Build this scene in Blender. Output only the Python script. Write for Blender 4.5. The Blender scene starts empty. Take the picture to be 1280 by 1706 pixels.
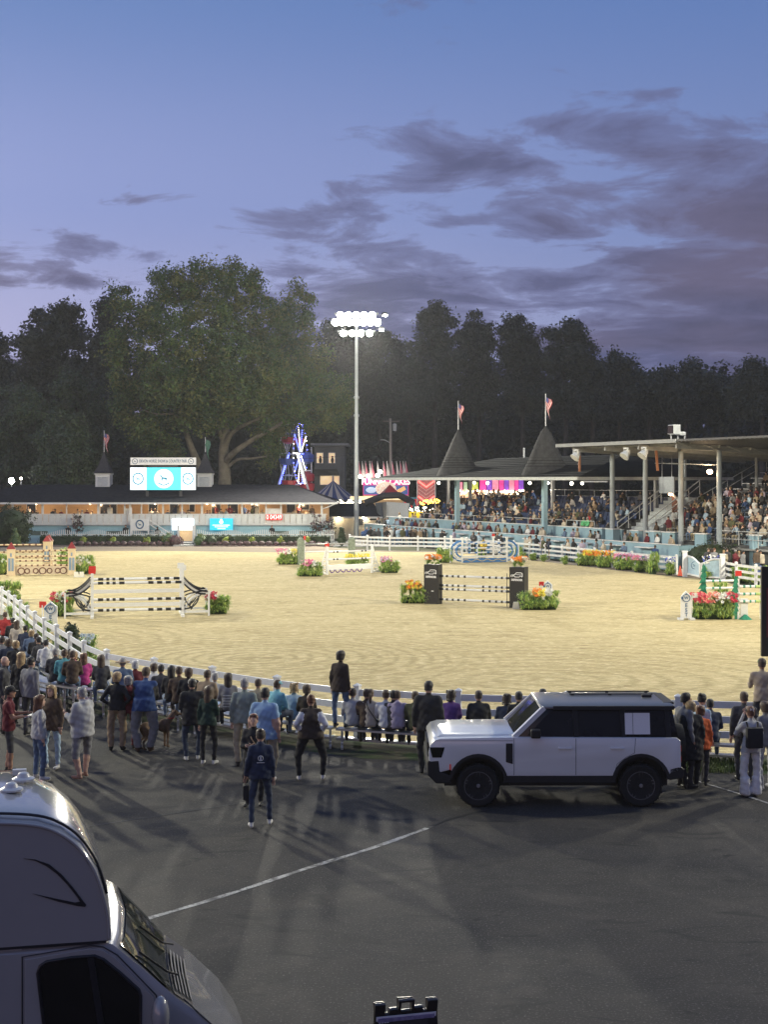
import bpy, bmesh, math, random
import numpy as np
from mathutils import Vector, Matrix, Euler, noise as mnoise

random.seed(11); RNG = np.random.default_rng(11)
SC = bpy.context.scene
COL = SC.collection
PI = math.pi
F = 2275.0            # focal length in photograph pixels
HC = 6.0              # camera height

# ------------------------------------------------------------------ camera
cam_d = bpy.data.cameras.new('camera'); cam = bpy.data.objects.new('camera', cam_d); COL.objects.link(cam)
cam.location = (0, 0, HC); cam.rotation_euler = (PI/2, 0, 0)
cam_d.sensor_fit = 'VERTICAL'; cam_d.sensor_height = 36; cam_d.lens = 36*F/1706
cam_d.shift_y = -53/1706; cam_d.clip_start = 0.2; cam_d.clip_end = 4000
SC.camera = cam
SC.render.resolution_x = 769; SC.render.resolution_y = 1024
SC.view_settings.view_transform = 'Standard'; SC.view_settings.look = 'None'
SC.view_settings.exposure = 0.0; SC.view_settings.gamma = 1.0; SC.view_settings.use_curve_mapping = False
SC.render.engine = 'CYCLES'
SC.cycles.use_denoising = True
SC.cycles.max_bounces = 5; SC.cycles.diffuse_bounces = 2; SC.cycles.glossy_bounces = 3
SC.cycles.transmission_bounces = 4; SC.cycles.transparent_max_bounces = 6
SC.cycles.caustics_reflective = False; SC.cycles.caustics_refractive = False
SC.cycles.sample_clamp_indirect = 6.0

def GX(px, Y): return (px-640)*Y/F
def GZ(py, Y): return HC-(py-800)*Y/F
def YG(py): return HC*F/(py-800)
def G(px, py):
    Y = YG(py); return Vector((GX(px, Y), Y, 0))

# ------------------------------------------------------------------ world: dusk sky
W = bpy.data.worlds.new('World'); SC.world = W; W.use_nodes = True
def build_world():
    nt = W.node_tree; N = nt.nodes; L = nt.links; N.clear()
    out = N.new('ShaderNodeOutputWorld')
    def math_(op, a, b=None, c=None):
        m = N.new('ShaderNodeMath'); m.operation = op
        for i, v in enumerate((a, b, c)):
            if v is None: continue
            if isinstance(v, (int, float)): m.inputs[i].default_value = v
            else: L.new(v, m.inputs[i])
        return m.outputs[0]
    def mixc(f, a, b):
        m = N.new('ShaderNodeMix'); m.data_type = 'RGBA'
        if isinstance(f, (int, float)): m.inputs[0].default_value = f
        else: L.new(f, m.inputs[0])
        for s, v in ((6, a), (7, b)):
            if isinstance(v, tuple): m.inputs[s].default_value = (*v, 1)
            else: L.new(v, m.inputs[s])
        return m.outputs[2]
    def ramp(f, stops, interp='EASE'):
        r = N.new('ShaderNodeValToRGB'); r.color_ramp.interpolation = interp
        e = r.color_ramp.elements
        while len(e) < len(stops): e.new(0.5)
        for el, (p, c) in zip(e, stops):
            el.position = p; el.color = (*c, 1) if isinstance(c, tuple) else (c, c, c, 1)
        L.new(f, r.inputs[0]); return r.outputs[0]
    tc = N.new('ShaderNodeTexCoord'); sep = N.new('ShaderNodeSeparateXYZ'); L.new(tc.outputs['Generated'], sep.inputs[0])
    x, y, z = sep.outputs
    el = math_('MAXIMUM', z, 0.0)
    az = math_('ARCTAN2', x, y)                       # 0 straight ahead, + to the right
    a01 = math_('MULTIPLY_ADD', az, 0.9, 0.5)          # -0.28..0.28 rad in view
    left = ramp(el, [(0.0, (.33, .28, .44)), (.10, (.46, .46, .72)), (.20, (.30, .36, .67)), (.36, (.14, .24, .52)), (1, (.06, .12, .33))])
    right = ramp(el, [(0.0, (.13, .14, .27)), (.10, (.21, .26, .47)), (.20, (.17, .24, .49)), (.36, (.10, .19, .46)), (1, (.06, .12, .33))])
    a_s = ramp(a01, [(.15, 0.), (.80, 1.)], 'LINEAR')
    clear = mixc(a_s, left, right)
    west = mixc(ramp(el, [(.0, 1.), (.45, 0.)], 'LINEAR'), (.16, .26, .52), (.95, .62, .60))     # afterglow, to the left of the picture
    clear = mixc(ramp(a01, [(-.0, .85), (.16, 0.)], 'LINEAR'), clear, west)
    # high cloud sheet, seen in perspective
    zz = math_('ADD', el, 0.11)
    u = math_('DIVIDE', x, zz); v = math_('DIVIDE', y, zz)
    cmb = N.new('ShaderNodeCombineXYZ'); L.new(u, cmb.inputs[0]); L.new(v, cmb.inputs[1]); cmb.inputs[2].default_value = 2.3
    def noise_(scale, detail, rough, dist, off=(0, 0, 0), sc=(1, 1, 1)):
        mp = N.new('ShaderNodeMapping'); L.new(cmb.outputs[0], mp.inputs[0])
        mp.inputs['Location'].default_value = off; mp.inputs['Scale'].default_value = sc
        n = N.new('ShaderNodeTexNoise'); L.new(mp.outputs[0], n.inputs['Vector'])
        n.inputs['Scale'].default_value = scale; n.inputs['Detail'].default_value = detail
        n.inputs['Roughness'].default_value = rough; n.inputs['Distortion'].default_value = dist
        return n.outputs[0]
    big = noise_(1.0, 3, .5, .3, (3.3, 0.4, 0), (1, 1.0, 1))
    fine = noise_(3.4, 9, .60, .35, (0.4, 5.2, 0), (1, 1.0, 1))
    d = math_('ADD', math_('MULTIPLY', big, .52), math_('MULTIPLY', fine, .48))
    cover = math_('MULTIPLY_ADD', az, .27, 0.022)      # more cover to the right and low down
    hump = math_('ABSOLUTE', math_('SUBTRACT', el, .13))
    cover = math_('SUBTRACT', cover, math_('MULTIPLY', math_('MAXIMUM', math_('SUBTRACT', el, .17), 0.0), 1.1))
    cover = math_('SUBTRACT', cover, math_('MULTIPLY', hump, .10))
    cover = math_('MAXIMUM', math_('MINIMUM', cover, .085), -.16)
    d2 = math_('ADD', d, cover)
    cl = ramp(d2, [(.480, 0.), (.515, .66), (.575, 1.)], 'LINEAR')
    cl = math_('MULTIPLY', cl, .93)
    shade = math_('MULTIPLY_ADD', d2, 4.2, -2.0)
    ccol = mixc(shade, (.14, .145, .29), (.045, .055, .125))
    warm = mixc(ramp(noise_(.8, 2, .5, 0, (7, 2, 0)), [(.45, 0.), (.65, .5)], 'LINEAR'), ccol, (.15, .115, .17))
    ccol = warm
    sky = mixc(cl, clear, ccol)
    bg = N.new('ShaderNodeBackground'); L.new(sky, bg.inputs[0]); bg.inputs[1].default_value = 1.0
    ns = N.new('ShaderNodeTexSky'); ns.sky_type = 'NISHITA'; ns.sun_disc = False
    ns.sun_elevation = math.radians(-4); ns.sun_rotation = math.radians(-70)
    bg2 = N.new('ShaderNodeBackground'); L.new(ns.outputs[0], bg2.inputs[0]); bg2.inputs[1].default_value = 0.05
    add = N.new('ShaderNodeAddShader'); L.new(bg.outputs[0], add.inputs[0]); L.new(bg2.outputs[0], add.inputs[1])
    L.new(add.outputs[0], out.inputs[0])
build_world()

# the arena's floodlight towers: one stands in view, the others round the ring out of frame
FLOODS = [  # x, y, power, colour, aim x, aim y, cone
    (-2.8, 137, 60000, (1, .95, .80), 0, 85, 150),
    (-44, 92, 90000, (1, .95, .72), 0, 75, 150),
    (-40, 40, 62000, (1, .95, .72), 4, 58, 128),
    (40, 38, 62000, (1, .95, .72), 0, 58, 128),
    (44, 66, 70000, (1, .92, .72), -2, 78, 140),
]
def build_flood_lamps():
    for i, (x, y, p, c, ax, ay, cone) in enumerate(FLOODS):
        l = bpy.data.lights.new('floodlight_lamp', 'SPOT'); l.energy = p*1.62; l.color = c; l.shadow_soft_size = 1.1
        l.spot_size = math.radians(cone); l.spot_blend = .55
        o = bpy.data.objects.new('floodlight_lamp', l); COL.objects.link(o)
        zz = 20.6 if i == 0 else 23
        o.location = (x, y - (1.2 if i == 0 else 0), zz)
        o.rotation_euler = (Vector((ax, ay, 0)) - o.location).to_track_quat('-Z', 'Y').to_euler()
build_flood_lamps()

# ------------------------------------------------------------------ materials
MC = {}
def mat(name, col, rough=.7, var=.12, scale=6.0, bump=0.0, metal=0.0, emit=0.0, spec=None, coat=0.0, col2=None, trans=0.0, alpha=None):
    if name in MC: return MC[name]
    m = bpy.data.materials.new(name); m.use_nodes = True; MC[name] = m
    nt = m.node_tree; N = nt.nodes; L = nt.links
    b = N['Principled BSDF']
    b.inputs['Roughness'].default_value = rough; b.inputs['Metallic'].default_value = metal
    if spec is not None: b.inputs['Specular IOR Level'].default_value = spec
    if coat: b.inputs['Coat Weight'].default_value = coat; b.inputs['Coat Roughness'].default_value = .06
    if trans: b.inputs['Transmission Weight'].default_value = trans
    c1 = tuple(col)
    tc = N.new('ShaderNodeTexCoord'); n = N.new('ShaderNodeTexNoise'); L.new(tc.outputs['Object'], n.inputs['Vector'])
    n.inputs['Scale'].default_value = scale; n.inputs['Detail'].default_value = 5; n.inputs['Roughness'].default_value = .6
    r = N.new('ShaderNodeValToRGB'); L.new(n.outputs[0], r.inputs[0])
    lo = tuple(max(0, v*(1-var)) for v in c1) if col2 is None else c1
    hi = tuple(min(1, v*(1+var)) for v in c1) if col2 is None else tuple(col2)
    r.color_ramp.elements[0].position = .32; r.color_ramp.elements[1].position = .68
    r.color_ramp.elements[0].color = (*lo, 1); r.color_ramp.elements[1].color = (*hi, 1)
    L.new(r.outputs[0], b.inputs['Base Color'])
    if emit:
        b.inputs['Emission Strength'].default_value = emit; L.new(r.outputs[0], b.inputs['Emission Color'])
    if bump:
        n2 = N.new('ShaderNodeTexNoise'); L.new(tc.outputs['Object'], n2.inputs['Vector']); n2.inputs['Scale'].default_value = scale*4
        n2.inputs['Detail'].default_value = 4
        bp = N.new('ShaderNodeBump'); bp.inputs['Strength'].default_value = bump; bp.inputs['Distance'].default_value = .02
        L.new(n2.outputs[0], bp.inputs['Height']); L.new(bp.outputs[0], b.inputs['Normal'])
    return m

def ground_mat(name, layers, rough=.9, bump=.3, bdist=.03, extra=None):
    """layers: base colour then (scale, detail, distortion, colour, lo, hi, stretch)"""
    m = bpy.data.materials.new(name); m.use_nodes = True; MC[name] = m
    nt = m.node_tree; N = nt.nodes; L = nt.links; b = N['Principled BSDF']; b.inputs['Roughness'].default_value = rough
    b.inputs['Specular IOR Level'].default_value = .25
    tc = N.new('ShaderNodeTexCoord')
    base = N.new('ShaderNodeRGB'); base.outputs[0].default_value = (*layers[0], 1); cur = base.outputs[0]
    hsum = None
    for (kind, sc, det, dist, c, lo, hi, stretch, h) in layers[1:]:
        mp = N.new('ShaderNodeMapping'); L.new(tc.outputs['Object'], mp.inputs[0]); mp.inputs['Scale'].default_value = (stretch[0], stretch[1], 1)
        if len(stretch) > 2: mp.inputs['Location'].default_value = (stretch[2], stretch[3], 0)
        if kind == 'noise':
            n = N.new('ShaderNodeTexNoise'); n.inputs['Detail'].default_value = min(det, 8); n.inputs['Distortion'].default_value = dist; n.inputs['Roughness'].default_value = .62
            o = n.outputs[0]
        elif kind == 'rings':
            n = N.new('ShaderNodeTexWave'); n.wave_type = 'RINGS'; n.rings_direction = 'Z'; n.inputs['Distortion'].default_value = dist
            n.inputs['Detail'].default_value = det; n.inputs['Detail Scale'].default_value = 1.5; o = n.outputs['Fac']
        elif kind == 'tracks':      # concentric rake marks inside a patch
            n = N.new('ShaderNodeTexWave'); n.wave_type = 'RINGS'; n.rings_direction = 'Z'; n.inputs['Distortion'].default_value = dist
            n.inputs['Detail'].default_value = 3; n.inputs['Detail Scale'].default_value = 1.5
            vl = N.new('ShaderNodeVectorMath'); vl.operation = 'LENGTH'; L.new(mp.outputs[0], vl.inputs[0])
            mk = N.new('ShaderNodeMapRange'); L.new(vl.outputs['Value'], mk.inputs[0]); mk.inputs[1].default_value = det*.45; mk.inputs[2].default_value = det; mk.inputs[3].default_value = 1; mk.inputs[4].default_value = 0
            mm = N.new('ShaderNodeMath'); mm.operation = 'MULTIPLY'; L.new(n.outputs['Fac'], mm.inputs[0]); L.new(mk.outputs[0], mm.inputs[1]); o = mm.outputs[0]
        elif kind == 'bands':
            n = N.new('ShaderNodeTexWave'); n.bands_direction = 'Y'; n.inputs['Distortion'].default_value = dist
            n.inputs['Detail'].default_value = det; n.inputs['Detail Scale'].default_value = 1.2; o = n.outputs['Fac']
        elif kind == 'cracks':
            n = N.new('ShaderNodeTexVoronoi'); n.feature = 'DISTANCE_TO_EDGE'; o = n.outputs['Distance']
        n.inputs['Scale'].default_value = sc; L.new(mp.outputs[0], n.inputs['Vector'])
        r = N.new('ShaderNodeMapRange'); L.new(o, r.inputs[0]); r.inputs[1].default_value = lo; r.inputs[2].default_value = hi
        mx = N.new('ShaderNodeMix'); mx.data_type = 'RGBA'; L.new(r.outputs[0], mx.inputs[0]); L.new(cur, mx.inputs[6]); mx.inputs[7].default_value = (*c, 1)
        cur = mx.outputs[2]
        if h:
            ma = N.new('ShaderNodeMath'); ma.operation = 'MULTIPLY_ADD'; L.new(o, ma.inputs[0]); ma.inputs[1].default_value = h
            if hsum is not None: L.new(hsum, ma.inputs[2])
            else: ma.inputs[2].default_value = 0
            hsum = ma.outputs[0]
    L.new(cur, b.inputs['Base Color'])
    if hsum is not None:
        bp = N.new('ShaderNodeBump'); bp.inputs['Strength'].default_value = bump; bp.inputs['Distance'].default_value = bdist
        L.new(hsum, bp.inputs['Height']); L.new(bp.outputs[0], b.inputs['Normal'])
    return m

# ------------------------------------------------------------------ mesh builder
class MB:
    def __init__(s): s.v = []; s.f = []; s.m = []; s.cm = 0
    def mi(s, i): s.cm = i; return s
    def add(s, vs, fs):
        o = len(s.v); s.v += [tuple(v) for v in vs]
        for f in fs: s.f.append(tuple(i+o for i in f)); s.m.append(s.cm)
        return s
    def box(s, x0, x1, y0, y1, z0, z1, M=None):
        vs = [(x, y, z) for z in (z0, z1) for y in (y0, y1) for x in (x0, x1)]
        if M is not None: vs = [M @ Vector(v) for v in vs]
        return s.add(vs, [(0, 2, 3, 1), (4, 5, 7, 6), (0, 1, 5, 4), (2, 6, 7, 3), (0, 4, 6, 2), (1, 3, 7, 5)])
    def cbox(s, c, d, rz=0, rx=0, ry=0):
        M = Matrix.Translation(c) @ Euler((rx, ry, rz)).to_matrix().to_4x4()
        a, b, e = d[0]/2, d[1]/2, d[2]/2
        return s.box(-a, a, -b, b, -e, e, M)
    def bar(s, p, q, w, h=None):
        """rectangular bar between two points"""
        p = Vector(p); q = Vector(q); h = h or w; d = q-p
        if d.length < 1e-6: return s
        R = d.to_track_quat('X', 'Z').to_matrix().to_4x4(); M = Matrix.Translation(p) @ R
        return s.box(0, d.length, -w/2, w/2, -h/2, h/2, M)
    def tube(s, p, q, r0, r1=None, n=8, caps=True):
        p = Vector(p); q = Vector(q); r1 = r0 if r1 is None else r1; d = q-p
        R = d.to_track_quat('Z', 'Y').to_matrix()
        vs = []
        for c, r in ((p, r0), (q, r1)):
            for k in range(n):
                a = 2*PI*k/n; vs.append(c + R @ Vector((r*math.cos(a), r*math.sin(a), 0)))
        fs = [(k, (k+1) % n, n+(k+1) % n, n+k) for k in range(n)]
        if caps: fs += [tuple(range(n-1, -1, -1)), tuple(range(n, 2*n))]
        return s.add(vs, fs)
    def path(s, pts, r, n=6, closed=False):
        """smooth tube through points; r a number or list"""
        pts = [Vector(p) for p in pts]; m = len(pts); vs = []
        rr = r if isinstance(r, (list, tuple)) else [r]*m
        up = None
        for i, p in enumerate(pts):
            a = pts[(i-1) % m] if (closed or i > 0) else p; b = pts[(i+1) % m] if (closed or i < m-1) else p
            t = (b-a).normalized()
            if up is None: up = Vector((0, 0, 1)) if abs(t.z) < .9 else Vector((1, 0, 0))
            u = up - t*up.dot(t); u.normalize(); w = t.cross(u); up = u
            for k in range(n):
                an = 2*PI*k/n; vs.append(p + (u*math.cos(an)+w*math.sin(an))*rr[i])
        fs = []
        for i in range(m if closed else m-1):
            j = (i+1) % m
            for k in range(n): fs.append((i*n+k, i*n+(k+1) % n, j*n+(k+1) % n, j*n+k))
        if not closed: fs += [tuple(range(n-1, -1, -1)), tuple(range((m-1)*n, m*n))]
        return s.add(vs, fs)
    def prism(s, poly, y0, y1, M=None):
        """polygon in XZ extruded along Y"""
        n = len(poly); vs = [(x, y0, z) for x, z in poly]+[(x, y1, z) for x, z in poly]
        if M is not None: vs = [M @ Vector(v) for v in vs]
        return s.add(vs, [tuple(range(n)), tuple(range(2*n-1, n-1, -1))]+[(i, n+i, n+(i+1) % n, (i+1) % n) for i in range(n)])
    def ell(s, c, r, nu=10, nv=7, M=None):
        c = Vector(c); vs = [(0, 0, -1)]
        for j in range(1, nv):
            ph = -PI/2+PI*j/nv
            for i in range(nu): a = 2*PI*i/nu; vs.append((math.cos(ph)*math.cos(a), math.cos(ph)*math.sin(a), math.sin(ph)))
        vs.append((0, 0, 1)); vs = [Vector((v[0]*r[0], v[1]*r[1], v[2]*r[2])) for v in vs]
        if M is not None: vs = [M @ v for v in vs]
        vs = [v+c for v in vs]; fs = [(0, 1+(i+1) % nu, 1+i) for i in range(nu)]
        for j in range(nv-2):
            for i in range(nu):
                a = 1+j*nu+i; b = 1+j*nu+(i+1) % nu; fs.append((a, b, b+nu, a+nu))
        t = len(vs)-1; fs += [(t, 1+(nv-2)*nu+i, 1+(nv-2)*nu+(i+1) % nu) for i in range(nu)]
        return s.add(vs, fs)
    def lathe(s, prof, c=(0, 0, 0), n=12, M=None):
        vs = []
        for r, z in prof:
            for k in range(n):
                a = 2*PI*k/n; v = Vector((r*math.cos(a), r*math.sin(a), z))
                vs.append(((M @ v) if M is not None else v)+Vector(c))
        fs = [(i*n+k, i*n+(k+1) % n, (i+1)*n+(k+1) % n, (i+1)*n+k) for i in range(len(prof)-1) for k in range(n)]
        fs += [tuple(range(n-1, -1, -1)), tuple(range((len(prof)-1)*n, len(prof)*n))]
        return s.add(vs, fs)
    def ring(s, c, R, r, axis='Y', n=24, k=5, sx=1, sz=1):
        c = Vector(c); pts = []
        for i in range(n):
            a = 2*PI*i/n; u, v = R*sx*math.cos(a), R*sz*math.sin(a)
            pts.append(c+(Vector((u, 0, v)) if axis == 'Y' else Vector((u, v, 0)) if axis == 'Z' else Vector((0, u, v))))
        return s.path(pts, r, k, True)
    def quad(s, a, b, c, d): return s.add([a, b, c, d], [(0, 1, 2, 3)])
    def loft(s, secs, caps=True):
        """list of equal-length vertex rings"""
        n = len(secs[0]); vs = [v for r in secs for v in r]
        fs = [(i*n+k, i*n+(k+1) % n, (i+1)*n+(k+1) % n, (i+1)*n+k) for i in range(len(secs)-1) for k in range(n)]
        if caps: fs += [tuple(range(n-1, -1, -1)), tuple(range((len(secs)-1)*n, len(secs)*n))]
        return s.add(vs, fs)
    def mesh(s, name, mats, off=(0, 0, 0), smooth=False):
        me = bpy.data.meshes.new(name)
        ox, oy, oz = off
        me.from_pydata([(a-ox, b-oy, c-oz) for a, b, c in s.v], [], s.f)
        for m in (mats if isinstance(mats, (list, tuple)) else [mats]): me.materials.append(m)
        me.polygons.foreach_set('material_index', s.m)
        if smooth: me.polygons.foreach_set('use_smooth', [True]*len(me.polygons))
        me.update(); return me

def fix(me, smooth_angle=None, bevel=0):
    bm = bmesh.new(); bm.from_mesh(me); bmesh.ops.recalc_face_normals(bm, faces=bm.faces)
    if bevel:
        es = [e for e in bm.edges if len(e.link_faces) == 2 and e.calc_face_angle(0) > .6]
        bmesh.ops.bevel(bm, geom=es, offset=bevel, segments=2, affect='EDGES', profile=.6, clamp_overlap=True)
    if smooth_angle is not None:
        for f in bm.faces: f.smooth = True
        for e in bm.edges:
            if len(e.link_faces) == 2 and e.calc_face_angle(0) > smooth_angle: e.smooth = False
    bm.to_mesh(me); bm.free(); return me

def tag(o, label=None, cat=None, group=None, kind=None):
    if label: o['label'] = label
    if cat: o['category'] = cat
    if group: o['group'] = group
    if kind: o['kind'] = kind
    return o
def thing(name, label, cat, loc=(0, 0, 0), rz=0, group=None):
    o = bpy.data.objects.new(name, None); COL.objects.link(o); o.location = loc; o.rotation_euler = (0, 0, rz); o.empty_display_size = .2
    return tag(o, label, cat, group)
def link(name, me, parent=None, loc=(0, 0, 0), kind=None):
    o = bpy.data.objects.new(name, me); COL.objects.link(o); o.location = loc
    if parent: o.parent = parent
    if kind: o['kind'] = kind
    return o
def base_of(o):
    v = Vector((0, 0, 0))
    while o is not None: v = v+o.location; o = o.parent
    return v
def part(name, mb, mats, parent, kind=None, smooth=False, bevel=0, angle=None, label=None):
    """mesh given in the thing's own coordinates"""
    me = mb.mesh(name, mats, smooth=smooth)
    if bevel or angle is not None: fix(me, angle, bevel)
    o = link(name, me, parent, kind=kind)
    if label: o['label'] = label
    return o
def wpart(name, mb, mats, parent, kind=None, smooth=False, bevel=0, angle=None, label=None):
    """mesh given in world coordinates, under an unrotated thing"""
    me = mb.mesh(name, mats, off=base_of(parent), smooth=smooth)
    if bevel or angle is not None: fix(me, angle, bevel)
    o = link(name, me, parent, kind=kind)
    if label: o['label'] = label
    return o
def one(name, mb, mats, label, cat, loc=(0, 0, 0), group=None, smooth=False, bevel=0, angle=None):
    me = mb.mesh(name, mats, smooth=smooth)
    if bevel or angle is not None: fix(me, angle, bevel)
    return tag(link(name, me, loc=loc), label, cat, group)
def struct(name, mb, mats, smooth=False):
    return tag(link(name, mb.mesh(name, mats, smooth=smooth)), kind='structure')
def kids(o): return list(o.children)
def copy_tree(o, loc=None, rz=None, label=None, parent=None):
    c = o.copy(); COL.objects.link(c)
    if parent is not None: c.parent = parent
    if loc is not None: c.location = loc
    if rz is not None: c.rotation_euler = (0, 0, rz)
    if label: c['label'] = label
    for ch in kids(o):
        if ch.parent == o: copy_tree(ch, parent=c)
    return c
def lettering(text, size, mtl, parent, loc, rot=(PI/2, 0, 0), name='lettering', align='CENTER', sx=1.0, depth=.004, world=False, bold=0.0):
    cu = bpy.data.curves.new('t', 'FONT'); cu.body = text; cu.size = size; cu.align_x = align; cu.align_y = 'CENTER'; cu.extrude = depth; cu.offset = bold
    cu.resolution_u = 3
    ob = bpy.data.objects.new('t', cu); COL.objects.link(ob)
    dg = bpy.context.evaluated_depsgraph_get(); me = bpy.data.meshes.new_from_object(ob.evaluated_get(dg))
    bpy.data.objects.remove(ob); bpy.data.curves.remove(cu)
    me.materials.clear(); me.materials.append(mtl); me.transform(Matrix.Diagonal((sx, 1, 1, 1)))
    o = link(name, me, parent, loc=(Vector(loc)-base_of(parent)) if world else loc); o.rotation_euler = rot
    return o

# common materials
WHITE = mat('white_paint', (.74, .75, .75), .45, .06, 3)
WHITED = mat('weathered_white_paint', (.60, .61, .62), .6, .12, 3)
BLACK = mat('black_paint', (.012, .012, .013), .4, .2)
DGREY = mat('dark_grey_metal', (.05, .05, .055), .5, .2)
STEEL = mat('galvanised_steel', (.36, .38, .40), .45, .12, 5, metal=.5)
ALU = mat('aluminium', (.52, .53, .55), .35, .08, 8, metal=.75)
LBLUE = mat('light_blue_paint', (.30, .50, .60), .6, .08, 2)
ROOF = mat('grey_shingle', (.030, .030, .035), 1.0, .3, 3, bump=.4, spec=.05)
RED = mat('red_paint', (.62, .03, .02), .5, .1)
WOODG = mat('grey_wood', (.16, .14, .12), .8, .25, 9, bump=.3)
CONC = mat('concrete', (.30, .30, .29), .9, .15, 3)
GLASSD = mat('dark_glass', (.008, .009, .01), .05, .2, 2, spec=.6)
# ------------------------------------------------------------------ setting: ground, sand, track
def flat(name, pts, z, m):
    mb = MB(); mb.add([(x, y, z) for x, y in pts], [tuple(range(len(pts)))]); return struct(name, mb, m)
asphalt_m = ground_mat('asphalt', [(.052, .047, .042),
    ('noise', .13, 4, .8, (.028, .027, .027), .42, .60, (1, 1), 0),  # broad dark patches: soft shadow tone put into the asphalt colour
    ('noise', .5, 5, 1.2, (.088, .079, .068), .48, .74, (1, .7), 0),
    ('noise', .22, 3, .6, (.030, .029, .030), .50, .60, (.8, 1.4, 3, 1), 0),
    ('noise', 2.2, 4, .4, (.045, .042, .040), .50, .66, (1, 1), 0),
    ('noise', 30, 3, 0, (.20, .19, .175), .55, .78, (1, 1), .5), ('noise', .9, 6, 2.0, (.020, .020, .021), .58, .70, (.6, 1.3), 0),
    ('noise', 120, 2, 0, (.02, .02, .02), .52, .80, (1, 1), .6)], .78, .55, .02)
sand_m = ground_mat('raked_sand', [(.57, .470, .250),
    ('noise', .06, 3, .5, (.50, .405, .21), .40, .62, (1, 1), 0),
    ('tracks', .55, 13, 1.6, (.38, .305, .15), .45, 1.0, (1, 1, 4.4, -46), .35),
    ('tracks', .42, 11, 2.2, (.40, .32, .16), .45, 1.0, (.9, 1, 12.5, -51), .3), ('tracks', .38, 16, 3.0, (.42, .34, .17), .5, 1.0, (.8, 1, -4, -41), .3),
    ('noise', .35, 6, 1.5, (.44, .35, .175), .50, .70, (.25, 1.2), .5),
    ('noise', 1.7, 7, .9, (.33, .26, .12), .50, .72, (.35, 1), 1.0),
    ('noise', 6.0, 6, .3, (.74, .64, .38), .52, .68, (.45, 1), 1.2), ('noise', 9.0, 6, .5, (.25, .19, .09), .54, .74, (.4, 1), 1.0)], .95, .9, .05)
track_m = ground_mat('packed_track', [(.24, .20, .15), ('noise', .8, 5, .3, (.17, .14, .11), .45, .65, (.3, 1), .3)], .95, .4)
soil_m = ground_mat('turf_ground', [(.035, .045, .018), ('noise', 1.2, 5, .3, (.05, .04, .025), .45, .65, (1, 1), .3)], .95, .4)

mb = MB(); NN = 40
for j in range(NN):
    for i in range(NN):
        pass
flat('ground', [(-900, -60), (900, -60), (900, 2200), (-900, 2200)], -.012, soil_m)
flat('asphalt_lot', [(-40, -6), (45, -6), (45, 29.0), (8, 28.6), (1.5, 30.0), (-3, 32), (-7, 35.2), (-12, 44), (-19, 60), (-40, 66)], 0.0, asphalt_m)

# outline of the ring, measured along the white fence
FPOST = [(9, 985), (36, 1006), (66, 1029), (102, 1050), (156, 1081), (215, 1096), (303, 1109), (412, 1126), (552, 1144), (700, 1154), (880, 1159), (1100, 1165), (1290, 1171)]
FH = 1.15
near_pts = [Vector((GX(px, (HC-FH)*F/(py-800)), (HC-FH)*F/(py-800), 0)) for px, py in FPOST]
near_pts = [Vector((-24.5, 84, 0)), Vector((-20.8, 70, 0))]+near_pts+[Vector((14, 30.4, 0)), Vector((20, 34, 0))]
far_gnd = [(583, 914), (640, 917), (725, 918), (790, 921), (872, 929), (947, 937), (1031, 947), (1128, 957)]
far_pts = [G(*p) for p in far_gnd]
right_pts = [G(1206, 967), G(1290, 981), Vector((29, 62, 0))]
def catmull(pts, n=8):
    out = []
    for i in range(len(pts)-1):
        p0 = pts[max(i-1, 0)]; p1 = pts[i]; p2 = pts[i+1]; p3 = pts[min(i+2, len(pts)-1)]
        for k in range(n):
            t = k/n
            out.append(.5*((2*p1)+(-p0+p2)*t+(2*p0-5*p1+4*p2-p3)*t*t+(-p0+3*p1-3*p2+p3)*t*t*t))
    out.append(pts[-1]); return out
def resample(pts, step):
    L = [0]
    for a, b in zip(pts, pts[1:]): L.append(L[-1]+(b-a).length)
    n = max(1, round(L[-1]/step)); out = []
    for k in range(n+1):
        s = L[-1]*k/n; i = 0
        while i < len(L)-2 and L[i+1] < s: i += 1
        u = (s-L[i])/max(1e-6, L[i+1]-L[i]); out.append(pts[i].lerp(pts[i+1], min(1, u)))
    return out
near_c = catmull(near_pts); far_c = catmull(far_pts); right_c = catmull(right_pts)
outline = [(p.x, p.y) for p in near_c] + [(26, 45), (27, 62)] + [(p.x, p.y) for p in reversed(right_c)] + [(p.x, p.y) for p in reversed(far_c)] + [(-6, 123.5), (-45, 123.5), (-45, 100), (-27, 90)]
flat('packed_track', [(p[0], p[1]) for p in outline], .006, track_m)
inner = [(p.x, p.y+.0) for p in near_c] + [(26, 45), (27, 62)] + [(p.x-.3, p.y-.7) for p in reversed(right_c)] + [(p.x-.5, p.y-2.2) for p in reversed(far_c)] + [(-8, 113), (-20, 116), (-45, 112), (-45, 100), (-27, 90)]
flat('sand_arena', inner, .010, sand_m)
flat('gravel_lot', [(-60, 123.5), (8, 123.5), (20, 95), (34, 70), (34, 60), (120, 60), (120, 200), (-60, 200)], -.004, ground_mat('far_pavement', [(.10, .10, .10), ('noise', .5, 5, .3, (.06, .06, .06), .45, .65, (1, 1), 0)]))

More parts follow.
